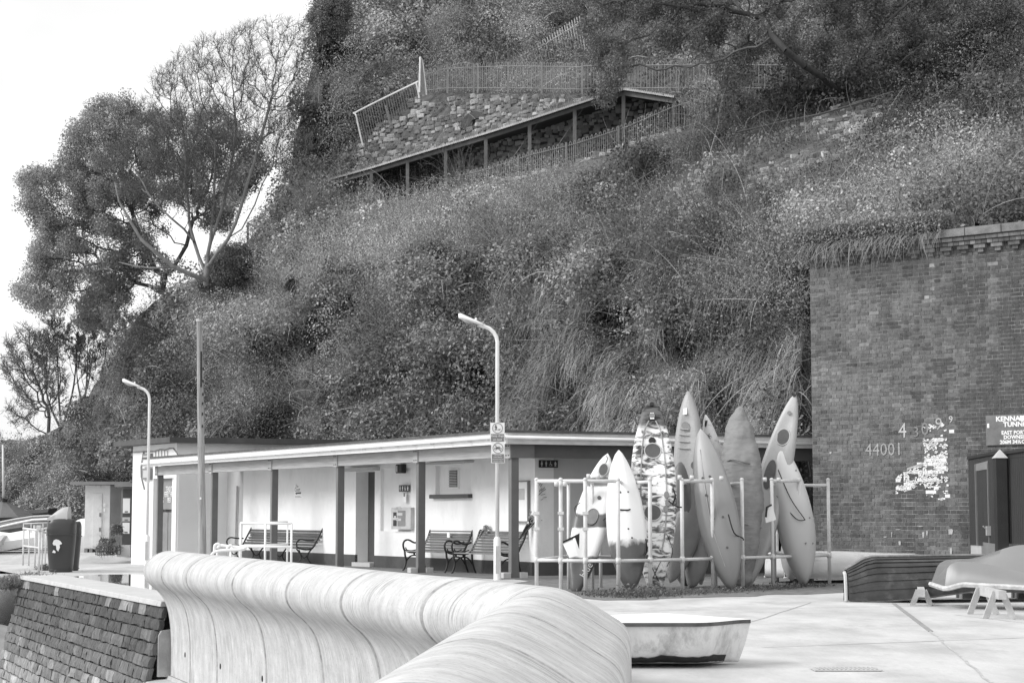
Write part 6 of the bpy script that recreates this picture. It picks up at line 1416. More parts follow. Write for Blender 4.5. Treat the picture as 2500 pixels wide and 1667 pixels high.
# K3 camouflage deck
K = Kayak('kayak', 'tall camouflage patterned sit-on-top kayak with round hatches and a white sticker', KP(1600, 1449, 29.4), KP(1591, 964, 30.9), .74, .34, zone_mat('camo_plastic', [(0, .35), (.06, .7), (.2, 1.), (.80, 1.), (.845, .14), (1, .12)], 0, 3.2, .08, .35, camo=1), roll=2, rocker=.12, full=.50, deck=True, tipw=.16, footw=.26)
K.disc(.700, .0, .125, M_hatch); K.disc(.385, -.06, .13, M_hatch); K.disc(.755, -.02, .05, M_black, 'cup_holder'); K.disc(.955, 0, .035, M_black, 'toggle', ring=False); K.disc(.535, .03, .045, M_print, 'white_cap', ring=False)
K.patch(.868, .905, -.16, .16, M_print, 'sticker'); K.disc(.887, 0, .045, M_midgrey, 'sticker_emblem', out=.0, ring=False)
K.disc(.61, .02, .185, G_('moulded_seat', .62, rough=.35, var=.2, scale=5), 'seat_well', out=-.03, ring=False); K.disc(.46, .02, .16, MATS['moulded_seat'], 'seat_well', out=-.03, ring=False); K.disc(.13, -.06, .15, MATS['moulded_seat'], 'stern_well', out=-.02, ring=False)
for a, b in ((.8, -.62), (.8, .62), (.72, -.8), (.72, .8), (.66, -.8), (.66, .8), (.49, .82), (.36, .82), (.27, .75), (.27, -.75)): K.disc(a, b, .016, M_midgrey, 'fitting', ring=False)
K.cord([(.50, .82, .02), (.46, .92, .07), (.42, .80, .02)], .014, name='carry_handle'); K.cord([(.17, -.5, .03), (.06, .45, .03)]); K.cord([(.17, .5, .03), (.06, -.45, .03)]); K.cord([(.28, .6, .03), (.2, 1.05, .05), (.13, .9, .03)])
for a, b in ((.47, .55), (.43, .6), (.40, .52)): K.disc(a, b, .04, M_midgrey, 'foot_rest', ring=False, ry=1.5)
for u in (-.42, .42):
    K.cord([(.86, u * .6, .0), (.80, u * 1.2, .01), (.72, u * 1.25, .01), (.60, u * 1.3, .01), (.45, u * 1.3, .01), (.3, u * 1.25, .01), (.2, u * 1.0, .01)], .011, G_('moulded_rib', .30, rough=.4, var=.6, scale=6), 'moulded_rib')
# K10 darker kayak just behind, with small pale tip
K = Kayak('kayak', 'dark grey kayak tucked between the camouflage one and its neighbours', KP(1668, 1430, 31.2), KP(1655, 1128, 31.2), .60, .36, G_('dark_plastic', .15, rough=.45, var=.2, scale=2), roll=-30, rocker=.1, full=.38, tipw=.12, footw=.3)
K = Kayak('kayak', 'mid grey kayak with a curled lip, low between the camouflage kayak and the leaning one', KP(1640, 1420, 30.8), KP(1712, 1140, 31.4), .52, .3, G_('midgrey_plastic', .27, rough=.4, var=.15, scale=2), roll=20, rocker=.05, full=.45)
# K4 tall light grey deck half hidden
K = Kayak('kayak', 'tall pale grey sit-on-top kayak with a white sticker, behind the leaning hull', KP(1702, 1425, 31.6), KP(1672, 952, 32.0), .60, .34, G_('pale_grey_plastic', .33, rough=.35, var=.12, scale=2), roll=-24, rocker=.14, full=.52, deck=True, tipw=.16)
K.patch(.872, .905, -.35, .12, M_print, 'sticker'); K.disc(.755, -.15, .12, M_midgrey, 'foot_well', ring=False, ry=2.2, out=-.03); K.disc(.60, .45, .07, M_hatch, ring=False)
for a in (.70, .735, .77, .80): K.cord([(a, -.55, .015), (a - .01, .15, .02)], .010, G_('pale_ridge', .4), 'foot_ridge')
# K11
K = Kayak('kayak', 'grey kayak end resting low behind the leaning hull', KP(1690, 1432, 31.0), KP(1722, 1225, 31.6), .40, .3, MATS['midgrey_plastic'], roll=30, rocker=.04, full=.3, footw=.4)
# K6 white narrow
K = Kayak('kayak', 'narrow white speckled kayak tip with a star sticker', KP(1800, 1425, 32.2), KP(1722, 1012, 32.2), .50, .3, G_('speckled_white_plastic', .74, rough=.45, var=.08, scale=3, stain=.7, stain_v=.35, stain_scale=9), roll=-5, rocker=.06, full=.42, tipw=.14)
K.cord([(.965, -.2, .02), (.93, -.3, .04), (.965, .25, .02)], .01, name='carry_handle')
for a in (0, 60, 120):
    c = K.at(.872, -.05, .02); d = K.x * math.cos(R(a)) * .05 + K.ax * math.sin(R(a)) * .05; mb = MB(); mb.bar(c - d, c + d, .018, .006); mb.build('star_sticker', M_black, K.root)
# K5 leaning tan-grey hull
K = Kayak('kayak', 'smooth grey kayak hull leaning right to left across the middle of the rack', KP(1787, 1436, 30.0), KP(1710, 1046, 30.9), .66, .44, zone_mat('graded_grey', [(0, .27), (.5, .25), (1, .40)], 0, 2.7, .2, .38), roll=6, rocker=.08, full=.42, keel=.08, tipw=.12, footw=.28)
[K.disc(a, b, .02, M_hatch, 'scupper', ring=False) for a, b in ((.66, -.5), (.66, -.1), (.40, -.3), (.40, .15), (.22, .1), (.55, -.45))]
for u in (-.45, -.08): K.cord([(.85, u, .0), (.6, u, .006), (.35, u, .006), (.12, u * .6, .0)], .008, G_('hull_groove', .40, rough=.5), 'hull_ridge')
# K7 covered kayak
def tarp():
    m = G_('grey_tarpaulin', .23, rough=.6, var=.10, scale=2, bump=1.0, bscale=5, stretch=(1, 1, 3.5), spec=.3); return m
K = Kayak('covered_kayak', 'kayak wrapped in a wrinkled grey tarpaulin cover', KP(1812, 1432, 30.9), KP(1806, 985, 32.0), .74, .50, tarp(), roll=-6, rocker=.10, full=.50, tipw=.14, footw=.45, keel=.04)
h_ = K.hull; sub = h_.modifiers.new('sub', 'SUBSURF'); sub.levels = 2; sub.render_levels = 2
tx_ = bpy.data.textures.new('folds', 'CLOUDS'); tx_.noise_scale = .35; dm = h_.modifiers.new('folds', 'DISPLACE'); dm.texture = tx_; dm.strength = .11; dm.texture_coords = 'LOCAL'
tx2 = bpy.data.textures.new('small_folds', 'CLOUDS'); tx2.noise_scale = .09; dm = h_.modifiers.new('small_folds', 'DISPLACE'); dm.texture = tx2; dm.strength = .03; dm.texture_coords = 'LOCAL'
for a in (.64, .31, .12): K.cord([(a, -1.0, -.05), (a + .01, -.4, .03), (a - .01, .3, .03), (a, 1.0, -.05)], .012, M_midgrey, 'tie_cord')
# K8 tall slanted light deck
K = Kayak('kayak', 'tall slanting pale kayak with a dark round hatch, rearmost at the right', KP(1822, 1436, 31.6), KP(1941, 959, 32.6), .56, .40, G_('cream_plastic', .42, rough=.35, var=.1, scale=2), roll=-10, rocker=.05, full=.48, deck=True, tipw=.10, footw=.2)
K.disc(.76, -.02, .105, M_hatch, ry=1.35); K.disc(.885, .0, .03, M_midgrey, 'emblem'); K.disc(.56, -.25, .09, M_hatch, 'cockpit', ring=False, ry=3.0); K.disc(.985, 0, .03, M_black, 'bow_toggle', ring=False)
# K12 + K9
K = Kayak('kayak', 'grey kayak foot standing behind the rightmost hull', KP(1930, 1414, 32.9), KP(1938, 1262, 33.2), .36, .3, MATS['pale_grey_plastic'], roll=-40, rocker=.03, full=.4, footw=.3)
K = Kayak('kayak', 'smooth off-white kayak hull with a loose cord, rightmost in the rack', KP(1968, 1425, 31.7), KP(1903, 1076, 32.4), .64, .46, zone_mat('graded_white', [(0, .42), (.45, .47), (.72, .66), (1, .72)], 0, 2.6, .15, .35), roll=22, rocker=.09, full=.42, keel=.0, tipw=.26, footw=.22)
K.cord([(.78, -.8, .02), (.56, -.4, .05), (.42, .1, .05), (.40, .15, .05), (.42, -.3, .03), (.6, -.95, .02)], .008); [K.disc(a, b, .014, M_midgrey, 'scupper', ring=False) for a, b in ((.42, .55), (.25, .1), (.25, .6), (.76, .5))]
tg = thing('paper_tag', 'white paper tag strapped to the rack beside the covered kayak', 'tag', tuple(KP(1885, 1260, 31)), world=True)
mb = MB(); mb.prism([KP(1880, 1232, 31.0), KP(1886, 1232, 31.0), KP(1895, 1268, 31.0), KP(1870, 1276, 31.0), KP(1868, 1262, 31.0)], (0, .01, 0)); mb.build('tag', M_print, tg)
mb = MB(); mb.tube([KP(1870, 1262, 30.95), KP(1872, 1238, 30.95), KP(1884, 1232, 30.95)], .018, 5); mb.build('strap', M_black, tg)
for lb, pts in (('cord tying the camouflage kayak to the rack', [(1632, 1222, 28.9), (1650, 1235, 28.9), (1665, 1238, 28.9)]), ('strap tying the leaning hull to the rack', [(1778, 1255, 30), (1792, 1300, 30), (1812, 1312, 30.2), (1815, 1318, 30.2)])):
    r = thing('tie_strap', lb, 'strap', tuple(KP(*pts[0])), world=True); mb = MB(); mb.tube(catmull([KP(*p) for p in pts], 4), .011, 5); mb.build('strap', M_black, r)
# weeds along the foot of the rack
def weeds(label, pts, n, h, tone=(.08, .26), spread=.25, nm='weeds'):
    Q = []; 
    for k in range(n):
        a = random.choice(range(len(pts) - 1)); p = pts[a].lerp(pts[a + 1], random.random()); Q.append((p.x + random.gauss(0, spread * .6), p.y + random.gauss(0, spread), p.z))
    Q = np.array(Q); V, F, m = ribbons(Q, RNG.normal(size=Q.shape) * .5 + np.array([0, 0, 1.]), RNG.uniform(h * .4, h, n), .6, .012, 3, .5)
    v2, f2 = leaf_quads(Q + RNG.uniform(0, h * .6, (n, 1)) * np.array([[0, 0, 1.]]) + RNG.normal(size=Q.shape) * .03, unit(RNG.normal(size=Q.shape) + [0, 0, 1]), RNG.uniform(.012, .03, n))
    V, F, T = cat([(V, F, np.repeat(RNG.uniform(*tone, n), m)), (v2, f2, np.repeat(RNG.uniform(*tone, n), 4))]); o = np_mesh(nm, V, F, M_grass, tone=T); tag(o, label, 'weeds', kind='stuff'); return o
weeds('low weeds along the foot of the kayak rack', [G(1440, 1452), G(1540, 1458), G(1680, 1450), G(1860, 1440), G(2010, 1428)], 1500, .09)
weeds('taller weeds under the camouflage kayak', [G(1540, 1456), G(1600, 1452)], 500, .2)
weeds('tufts of grass where the old quay wall turns', [QC + Vector((.2, .3, -.1)), QC + Vector((-.4, -.1, -.2)), QC + Vector((-.5, .6, -.25))], 2600, .26, (.12, .36), .3)
weeds('grass tuft at the base of the litter bins', [G(105, 1390), G(125, 1392)], 500, .14, (.08, .26), .12)

# ------------------------------------------------------------------ boats
def _sm(u, a, b): t = min(max((u - a) / (b - a), 0), 1); return t * t * (3 - 2 * t)
def hull_up(label, P, half, height, mat, strakes=0, rimm=None, inv=True, grp=None, shape=None, nst=30, ridge=.014):
    """upturned hull: P(t) = keel-line ground point along its length, half(t), height(t); keel on top"""
    c0 = P(.5); t = thing('upturned_boat', label, 'boat', tuple(c0), world=True, group=grp); secs = []; NA = 28 if strakes else 16
    for i in range(nst + 1):
        u = i / nst; c = P(u); d = (P(min(u + .01, 1)) - P(max(u - .01, 0))).normalized(); s_ = Vector((d.y, -d.x, 0)).normalized(); w = half(u); h0, h1 = height(u); sec = []
        for a in range(NA + 1):
            f = a / NA; th = math.pi * f; cx = math.cos(th); sy = math.sin(th)
            e = shape or (.55, .8); x = abs(cx) ** e[0] * (1 if cx > 0 else -1) * w; z = h0 + (h1 - h0) * sy ** e[1]; rd = 0
            if strakes:
                g = (min(f, 1 - f) * 2) * strakes; rd = ridge * ((g % 1.0))
            sec.append(Vector((c.x, c.y, 0)) + s_ * (x + (rd if cx > 0 else -rd)) + Vector((0, 0, z + rd * .3)))
        secs.append(sec)
    mb = MB(); mb.loft(secs, close=False); n = NA + 1
    mb.f.append(tuple(range(n))); mb.mi.append(0); mb.f.append(tuple((nst) * n + j for j in range(n - 1, -1, -1))); mb.mi.append(0)
    o = mb.build('hull', mat, t, smooth=True, auto=30); so2 = o.modifiers.new('thick', 'SOLIDIFY'); so2.thickness = .02; so2.offset = -1
    for side in (0, -1):
        mb = MB(); mb.tube([s[side] for s in secs], .022, 6); mb.build('gunwale', rimm or mat, t, smooth=True)
    return t, secs
M_clink = G_('dark_varnished_planks', .045, rough=.30, var=.5, scale=4, bump=.1, stain=.3, stain_v=.22, stain_scale=5)
gA = G(2080, 1473); gB = G(2600, 1440)
Pa = lambda u: Vector((gA.x + .02, gA.y + .55, 0)).lerp(Vector((gA.x + 3.6, gA.y + 1.2, 0)), u)
def _sm(u, a, b): t = min(max((u - a) / (b - a), 0), 1); return t * t * (3 - 2 * t)
hfA = lambda u: .06 + .50 * _sm(u, -.05, .30) * (1 - .35 * _sm(u, .8, 1)); htA = lambda u: (.0 + .19 * _sm(u, .0, .65), .42 + .17 * _sm(u, -.02, .10) + .02 * math.sin(u * 3))
ta, secs = hull_up('dark clinker planked rowing boat lying upturned on low trestles', Pa, lambda u: hfA(u) - .03, lambda u: (htA(u)[0] + .01, htA(u)[1] - .03), M_clink, rimm=G_('worn_gunwale', .24, rough=.7, var=.4, scale=9), shape=(.5, .9))
def secA(u, f, out=0.):
    c = Pa(u); d = (Pa(min(u + .01, 1)) - Pa(max(u - .01, 0))).normalized(); s_ = Vector((d.y, -d.x, 0)).normalized(); th = math.pi * f; cx, sy = math.cos(th), max(math.sin(th), 0); h0, h1 = htA(u)
    nx = (1 if cx > 0 else -1); return Vector((c.x, c.y, 0)) + s_ * (abs(cx) ** .5 * nx * hfA(u) + nx * out) + Vector((0, 0, h0 + (h1 - h0) * sy ** .9 + out * .4))
for side in (0, 1):
    for k in range(7):
        g = [[], [], []]; 
        for i in range(31):
            u = i / 30
            for j, (ff, oo) in enumerate(((k / 14 * .96 + .004, .020), (k / 14 * .96 + .035, .016), ((k + 1) / 14 * .96 + .016, .003))):
                f = ff if side == 0 else 1 - ff; g[j].append(secA(u, f, oo))
        mb = MB()
        for a_, b_ in ((0, 1), (1, 2)): mb.add(g[a_] + g[b_], [(i, i + 1, 31 + i + 1, 31 + i) for i in range(30)])
        mb.add(g[0] + [p + Vector((0, 0, .004)) - (p - secA(i / 30, (k / 14 * .96 + .004) if side == 0 else 1 - (k / 14 * .96 + .004), .0)) for i, p in enumerate(g[0])], [(i, i + 1, 31 + i + 1, 31 + i) for i in range(30)])
        mb.build('plank', M_clink, ta)
mb = MB(); mb.tube([secs[i][8] + Vector((0, 0, .05)) for i in range(0, 31)], .022, 6); mb.build('keel', MATS['worn_gunwale'], ta)
mb = MB(); mb.tube([secs[0][j] + Vector((-.02, 0, 0)) for j in (0, 2, 4, 6, 8)], .026, 6); mb.build('stem_band', G_('pale_stem', .55), ta)
# smooth grey boat on a sawhorse

def boat_b():
    t = thing('upturned_boat', 'smooth light grey boat resting upturned on a sawhorse at the right edge', 'boat', tuple(G(2420, 1505)), world=True)
    M1 = G_('light_grey_gelcoat', .21, rough=.32, var=.05, scale=2, spec=.5, bump=0); secs = []; n = 56
    for i in range(n + 1):
        u = i / n; px = 2306 + u * 420; D = 24.2 - u * 1.2
        cap = 16 * (1 - min(1, u / .06) ** .5); top = 1364 - 34 * _sm(u, .10, .44) + 10 * _sm(u, .5, 1) + cap; chn = 1368 + 34 * _sm(u, .10, .62) + 4 * u + cap * 1.1; gun = 1434 - 12 * _sm(u, 0, .12) + 22 * u
        f0 = W(px, gun, D); f1 = W(px + 3, (gun + chn) / 2, D + .02); f2 = W(px + 6, chn + 2, D + .08 + .1 * min(1, u / .1)); k = W(px + 8, top - .5, D + .55); b2 = Vector((f2.x + .1, f2.y + 1.0, f2.z)); b0 = Vector((f0.x + .1, f0.y + 1.25, f0.z))
        secs.append([f0, f1, f2, k, b2, b0])
    mb = MB(); mb.loft([[s[0], s[1], s[2]] for s in secs], close=False); mb.build('topside', M1, t, smooth=True)
    mb = MB(); mb.loft([[s[2], s[2].lerp(s[3], .5) + Vector((0, 0, .012)), s[3], s[4]] for s in secs], close=False); mb.build('bottom', M1, t, smooth=True, auto=50)
    mb = MB(); mb.loft([[s[4], s[5]] for s in secs], close=False); mb.add([secs[0][j] for j in range(6)], [(0, 1, 2, 3, 4, 5)]); mb.build('far_side', M1, t)
    mb = MB(); mb.tube([secs[0][5]] + [s[0] + Vector((0, -.01, -.01)) for s in secs], .035, 6); mb.build('rubbing_strake', G_('pale_worn_wood', .5, rough=.8, var=.3, scale=12), t)
boat_b()
def trestle(label, px, py, h, w, D, yaw=.3):
    b = G(px, py); t = thing('trestle', label, 'trestle', tuple(b), yaw, group='trestles under the upturned boats'); mb = MB(); mb.box((0, .35, h - .05), (.09, 1.1, .10)); mb.build('beam', M_timber, t)
    for y in (.0, .95):
        for sx_ in (-1, 1): mb = MB(); mb.bar((sx_ * w, y - .05 * sx_, 0), (sx_ * .04, y, h - .02), .07, .045, up=(0, 1, 0)); mb.build('leg', M_timber, t)
    return t
trestle('splayed timber sawhorse under the light grey boat', 2440, 1510, .33, .15, 21, -.05)
trestle('low timber trestle under the dark clinker boat', 2250, 1478, .22, .12, 24, -.2)
mb = MB(); pk = thing('timber_beam', 'long timber bearer lying beneath the two upturned boats', 'timber', tuple(G(2300, 1462))); mb.box((.9, .4, .14), (2.6, .12, .12)); mb.build('plank', G_('grey_timber', .22, rough=.9, var=.3, scale=5), pk)
for dx in (.5, 1.3):
    mb = MB(); mb.box((dx, .35, .04), (.35, .4, .08)); mb.build('block', M_dark_asph, pk)
# white boat behind
g1, g2 = G(1900, 1425), G(2280, 1418)
Pc = lambda u: Vector((g1.x, g1.y + .5, 0)).lerp(Vector((g2.x - .25, g2.y + .4, 0)), u)
tc_, secs = hull_up('grubby white dinghy lying upturned against the brick wall', Pc, lambda u: .30 + .35 * _sm(u, 0, .25) - .08 * _sm(u, .8, 1), lambda u: (.10, .52 - .06 * _sm(u, .35, 1)), G_('grubby_white_hull', .66, rough=.5, var=.1, scale=2, stain=.6, stain_v=.34, stain_scale=2.2), shape=(.35, .6), nst=20)
mb = MB(); mb.tube([s[8] + Vector((0, 0, .015)) for s in secs], .02, 5); mb.build('keel', M_timber, tc_)
mb = MB(); mb.tube([s[3] + Vector((0, -.012, 0)) for s in secs[:14]], .010, 5); mb.build('rubbing_line', M_midgrey, tc_)
mb = MB(); ch_ = thing('hull_chocks', 'dark blocks propping the white upturned dinghy', 'blocks', tuple(g1)); mb.box((.5, .6, .04), (.3, .8, .09)); mb.box((2.3, .5, .04), (.3, .8, .09)); mb.build('blocks', M_black, ch_)
# white dinghy with a lid in front
q0, q1 = G(1470, 1633), G(1836, 1628)
wd_ = thing('covered_dinghy', 'small stained white dinghy with a flat white lid and dark rim', 'dinghy', tuple(q0), world=True)
Dq = G(1600, 1633).y; zt = Zat(1527, Dq); Lq = (UU(1848) - UU(1440)) * Dq; xq0 = UU(1440) * Dq
M_wh = G_('stained_white_hull', .72, rough=.55, var=.14, scale=5, stain=.85, stain_v=.30, stain_scale=3.2, stretch=(1, 1, .6)); secs = []
n = 26
for i in range(n + 1):
    u = i / n; x = xq0 + u * Lq; w = .50 * (1 - .96 * _sm(u, .58, 1.0) ** 1.5); rake = .10 * _sm(u, .6, 1); sec = []
    for a in range(11):
        f = a / 10; th = math.pi * (f - .5); y = (1 if th > 0 else -1) * abs(math.sin(th)) ** .35 * w
        z = zt - (zt - .02) * max(math.cos(th), 0) ** .55
        k = (zt - z) / (zt - .02); sec.append(Vector((x - rake * k ** 1.3, Dq + .50 + y * (1 - .16 * k ** 2) , z)))
    secs.append(sec)
mb = MB(); mb.loft(secs, close=False); mb.build('hull', M_wh, wd_, smooth=True)
mb = MB(); ol = [s[0] + Vector((0, -.015, 0)) for s in secs] + [s[-1] + Vector((0, .015, 0)) for s in secs[::-1]]
mb.prism([Vector((p.x, p.y, zt - .005)) for p in ol], (0, 0, .028)); mb.build('rim', G_('dark_rim', .09, rough=.6, var=.4, scale=7), wd_)
lid = [Vector((p.x, Dq + .5 + (p.y - Dq - .5) * .97, zt + .024)) for p in ol]; cc = Vector((xq0 + Lq * .45, Dq + .5, zt + .075)); mb = MB(); m_l = len(lid); mb.add(lid + [cc], [(i, (i + 1) % m_l, m_l) for i in range(m_l)]); mb.build('lid', G_('white_lid', .84, rough=.5, var=.03), wd_)
mb = MB(); dk_ = [s[k] + Vector((0, -.006, 0)) for s in secs[:24] for k in (4, 3)]; vs = []
for i, s in enumerate(secs[:24]):
    lo_, hi_ = s[4], s[0]; h = .045 + .035 * float(vnoise(np.array(i * .45), np.array(0.), 3)) + .02 * float(vnoise(np.array(i * 1.7), np.array(3.), 5))
    for q in (0., .34, .67, 1.):
        z = .022 + h * q; yy = min(s, key=lambda p: abs(p.z - z) + (9 if p.y > Dq + .5 else 0)); k = min(max((z - .02) / (zt - .02), 0), 1)
        f2 = max(1 - k, 0) ** (1 / .55); sn = math.sqrt(max(0, 1 - f2 * f2)); wv = (hi_.y - Dq - .5) ; y_ = Dq + .5 + wv * sn ** .35 * (1 - .16 * (1 - k) ** 2) - .008
        vs.append(Vector((s[0].x - .10 * _sm(i / 26, .6, 1) * (1 - k) ** 1.3, y_, z)))
mb.add(vs, [(4 * i + j, 4 * i + 4 + j, 4 * i + 5 + j, 4 * i + 1 + j) for i in range(23) for j in range(3)])
mb.build('algae_band', G_('hull_algae', .035, rough=.9, var=.5, scale=9), wd_)
M_wh.node_tree

# ------------------------------------------------------------------ street lamps, pole
def street_lamp(label, px, py, sc, yaw=0.):
    p = G(px, py); t = thing('street_lamp', label, 'street lamp', tuple(p), yaw, group='white street lamps with curved arms'); h = 4.85 * sc
    mb = MB(); mb.tube([(0, 0, -.1), (0, 0, .74 * sc), (0, 0, .79 * sc)], [.068, .068, .040], 12); mb.build('base_sleeve', M_white2, t, smooth=True, auto=40)
    mb = MB(); mb.tube([(0, 0, .76 * sc), (0, 0, 4.38 * sc)] + [(-.02 * sc, 0, 4.48 * sc), (-.07 * sc, 0, 4.57 * sc), (-.15 * sc, 0, 4.64 * sc), (-.25 * sc, 0, 4.68 * sc), (-.33 * sc, 0, 4.71 * sc)], .037 * sc, 12); mb.build('column', M_white2, t, smooth=True)
    hd = []; L = .50 * sc; ca, sa = math.cos(R(21)), math.sin(R(21)); 
    for i in range(13):
        u = i / 12; w = (.045 + .075 * math.sin(math.pi * (.08 + .84 * u) ** .8)) * sc * (1 if u < .96 else .75); hh = (.035 + .045 * u) * sc; c = Vector((-.26 * sc - L * u * ca, 0, 4.70 * sc + L * u * sa * .92))
        if i == 12: w *= .8; hh *= .7
        hd.append([c + Vector((0, w * math.cos(a), (hh if math.sin(a) > 0 else hh * .5) * math.sin(a))) for a in np.linspace(0, 2 * math.pi, 13)[:-1]])
    mb = MB(); mb.loft(hd); mb.build('lamp_head', M_white2, t, smooth=True)
    mb = MB(); dif = []
    for i in range(7):
        u = .38 + i / 6 * .54; w = .085 * sc * math.sin(math.pi * (.12 + .76 * i / 6)); c = Vector((-.26 * sc - L * u * ca, 0, 4.70 * sc + L * u * sa * .92 - .018 * sc)); dif.append([c + Vector((0, w * math.cos(a), -.055 * sc * abs(math.sin(a)) * math.sin(math.pi * (.1 + .8 * i / 6)))) for a in np.linspace(math.pi, 2 * math.pi, 8)])
    mb.loft(dif, close=False); mb.build('diffuser', G_('lamp_diffuser', .45, rough=.25, var=.05), t, smooth=True)
    mb = MB(); mb.sphere((-.40 * sc, 0, 4.70 * sc + .115 * sc), .026 * sc, 8, 6); mb.build('photocell', M_white2, t, smooth=True)
    mb = MB(); mb.prism([(-.03, -.0695, .12), (.035, -.0695, .12), (.035, -.0695, .62 * sc), (-.03, -.0695, .62 * sc)], (0, .004, 0)); mb.build('access_door', M_lightgrey, t)
    return t
lampR = street_lamp('white street lamp in front of the toilet block carrying two signs', 1214, 1415, 1.0)
lampL = street_lamp('white street lamp at the left in front of the kiosk end', 358, 1379, .90)
# the signs on the right lamp
pl_ = lampR.location; Ds = pl_.y - .05
def lamp_sign(label, px0, px1, py0, py1, pym, kind):
    z1, z0 = Zat(py0, Ds), Zat(py1, Ds); x0, x1 = UU(px0) * Ds, UU(px1) * Ds; t = thing('prohibition_sign', label, 'sign', (x0, Ds, z0), world=True, group='signs on the lamp post')
    mb = MB(); mb.box(((x0 + x1) / 2, Ds, (z0 + z1) / 2), (x1 - x0, .012, z1 - z0)); mb.build('panel', M_print, t, bevel=.002); zm = Zat(pym, Ds); zm1 = z0 + .012
    mb = MB(); mb.box(((x0 + x1) / 2, Ds - .008, (zm + zm1) / 2), (x1 - x0 - .024, .004, zm - zm1)); mb.build('text_panel', M_midgrey, t)
    cx, cz = (x0 + x1) / 2, (zm + z1) / 2 + .004; r_ = (z1 - zm) * .44; mb = MB(); mb.tube([(cx + r_ * math.cos(a), Ds - .009, cz + r_ * math.sin(a)) for a in np.linspace(0, 2 * math.pi, 25)], .006, 4, caps=False)
    if kind: mb.bar((cx - r_ * .7, Ds - .009, cz + r_ * .7), (cx + r_ * .7, Ds - .009, cz - r_ * .7), .004, .012)
    mb.build('ring', M_midgrey, t); mb = MB(); y = Ds - .010; V = lambda a, b: Vector((cx + a * r_, y, cz + b * r_))
    if not kind:
        def dsc(a, b, r): return [V(a + r * math.cos(w), b + r * math.sin(w)) for w in np.linspace(0, 2 * math.pi, 9)[:-1]]
        mb.prism(dsc(-.33, .55, .11), (0, .003, 0))
        for a, b, c, d, w in ((-.33, .42, -.28, .0, .20), (-.36, .38, -.55, .12, .08), (-.30, .35, -.05, .08, .08), (-.32, .0, -.52, -.50, .10), (-.25, .0, -.05, -.50, .10), (.2, -.30, .48, -.30, .13), (.24, -.32, .20, -.5, .06), (.44, -.32, .48, -.5, .06), (.46, -.28, .56, -.15, .1), (.2, -.28, .12, -.16, .05)): mb.bar(V(a, b), V(c, d), .003, w * r_, up=(0, 0, 1) if abs(a - c) > abs(b - d) else (1, 0, 0))
    else:
        for ax_ in (-.45, .45): mb.tube([V(ax_ + .24 * math.cos(w), -.12 + .24 * math.sin(w)) for w in np.linspace(0, 2 * math.pi, 13)], .0028, 4, caps=False)
        for a, b, c, d in ((-.45, -.12, -.2, .2), (-.2, .2, .25, .2), (.25, .2, .45, -.12), (-.2, .2, 0, -.12), (0, -.12, .25, .2), (.25, .2, .2, .38), (-.45, -.12, 0, -.12)): mb.tube([V(a, b), V(c, d)], .004, 4)
    mb.build('pictogram', M_black, t); rot = (math.pi / 2, 0, 0); h = zm - zm1
    lines = ('Keep dogs', 'on lead') if not kind else ('No cycling', 'roller blading,', 'skateboarding or', 'scooter riding')
    for i, l in enumerate(lines): text(l, (.054 if not kind else .030), Vector((cx, Ds - .0115, zm - h * (i + .5) / len(lines))), rot, M_print, t, .0008, sx=1.0 if not kind else .98)
lamp_sign('upper lamp post sign reading Keep dogs on lead', 1196.7, 1232, 1031.5, 1079, 1059, 0)
lamp_sign('lower lamp post sign banning cycling and skateboarding', 1199, 1232, 1080.2, 1130, 1108, 1)
# telegraph pole stump
p = W(492, 1384, 41.5); tp = thing('timber_pole', 'tall weathered timber pole without wires rising behind the sea wall', 'pole', (p.x, p.y, 0), world=True)
mb = MB(); t0_ = W(487, 783, 41.5); b0_ = Vector((UU(497) * 41.5, 41.5, -.1)); n = 24; ptz = [b0_.lerp(t0_, i / n) for i in range(n + 1)]; mb.tube(ptz, [.090 - .026 * i / n for i in range(n + 1)], 14); mb.build('shaft', M_wood, tp, smooth=True, auto=60)
mb = MB(); mb.tube([t0_ + Vector((0, 0, -.02)), t0_ + Vector((0, 0, .03))], .075, 12); mb.build('cap', M_lightgrey, tp)
mb = MB(); mb.bar(Vector((UU(485.6) * 41.4, 41.40, Zat(858, 41.4))), Vector((UU(486.4) * 41.4, 41.40, Zat(945, 41.4))), .035, .03, up=(0, 1, 0)); mb.build('split', M_black, tp)
mb = MB()
for py in (900, 930, 962, 985, 1010, 1040): q = Vector((UU(490.5) * 41.4, 41.425, Zat(py, 41.4))); mb.box(q, (.028, .02, .06))
mb.build('step_bolt_holes', M_black, tp)
mb = MB(); q = Vector((UU(489) * 41.4, 41.40, Zat(1216, 41.4))); mb.box(q, (.035, .02, .05)); mb.build('tag', M_print, tp)

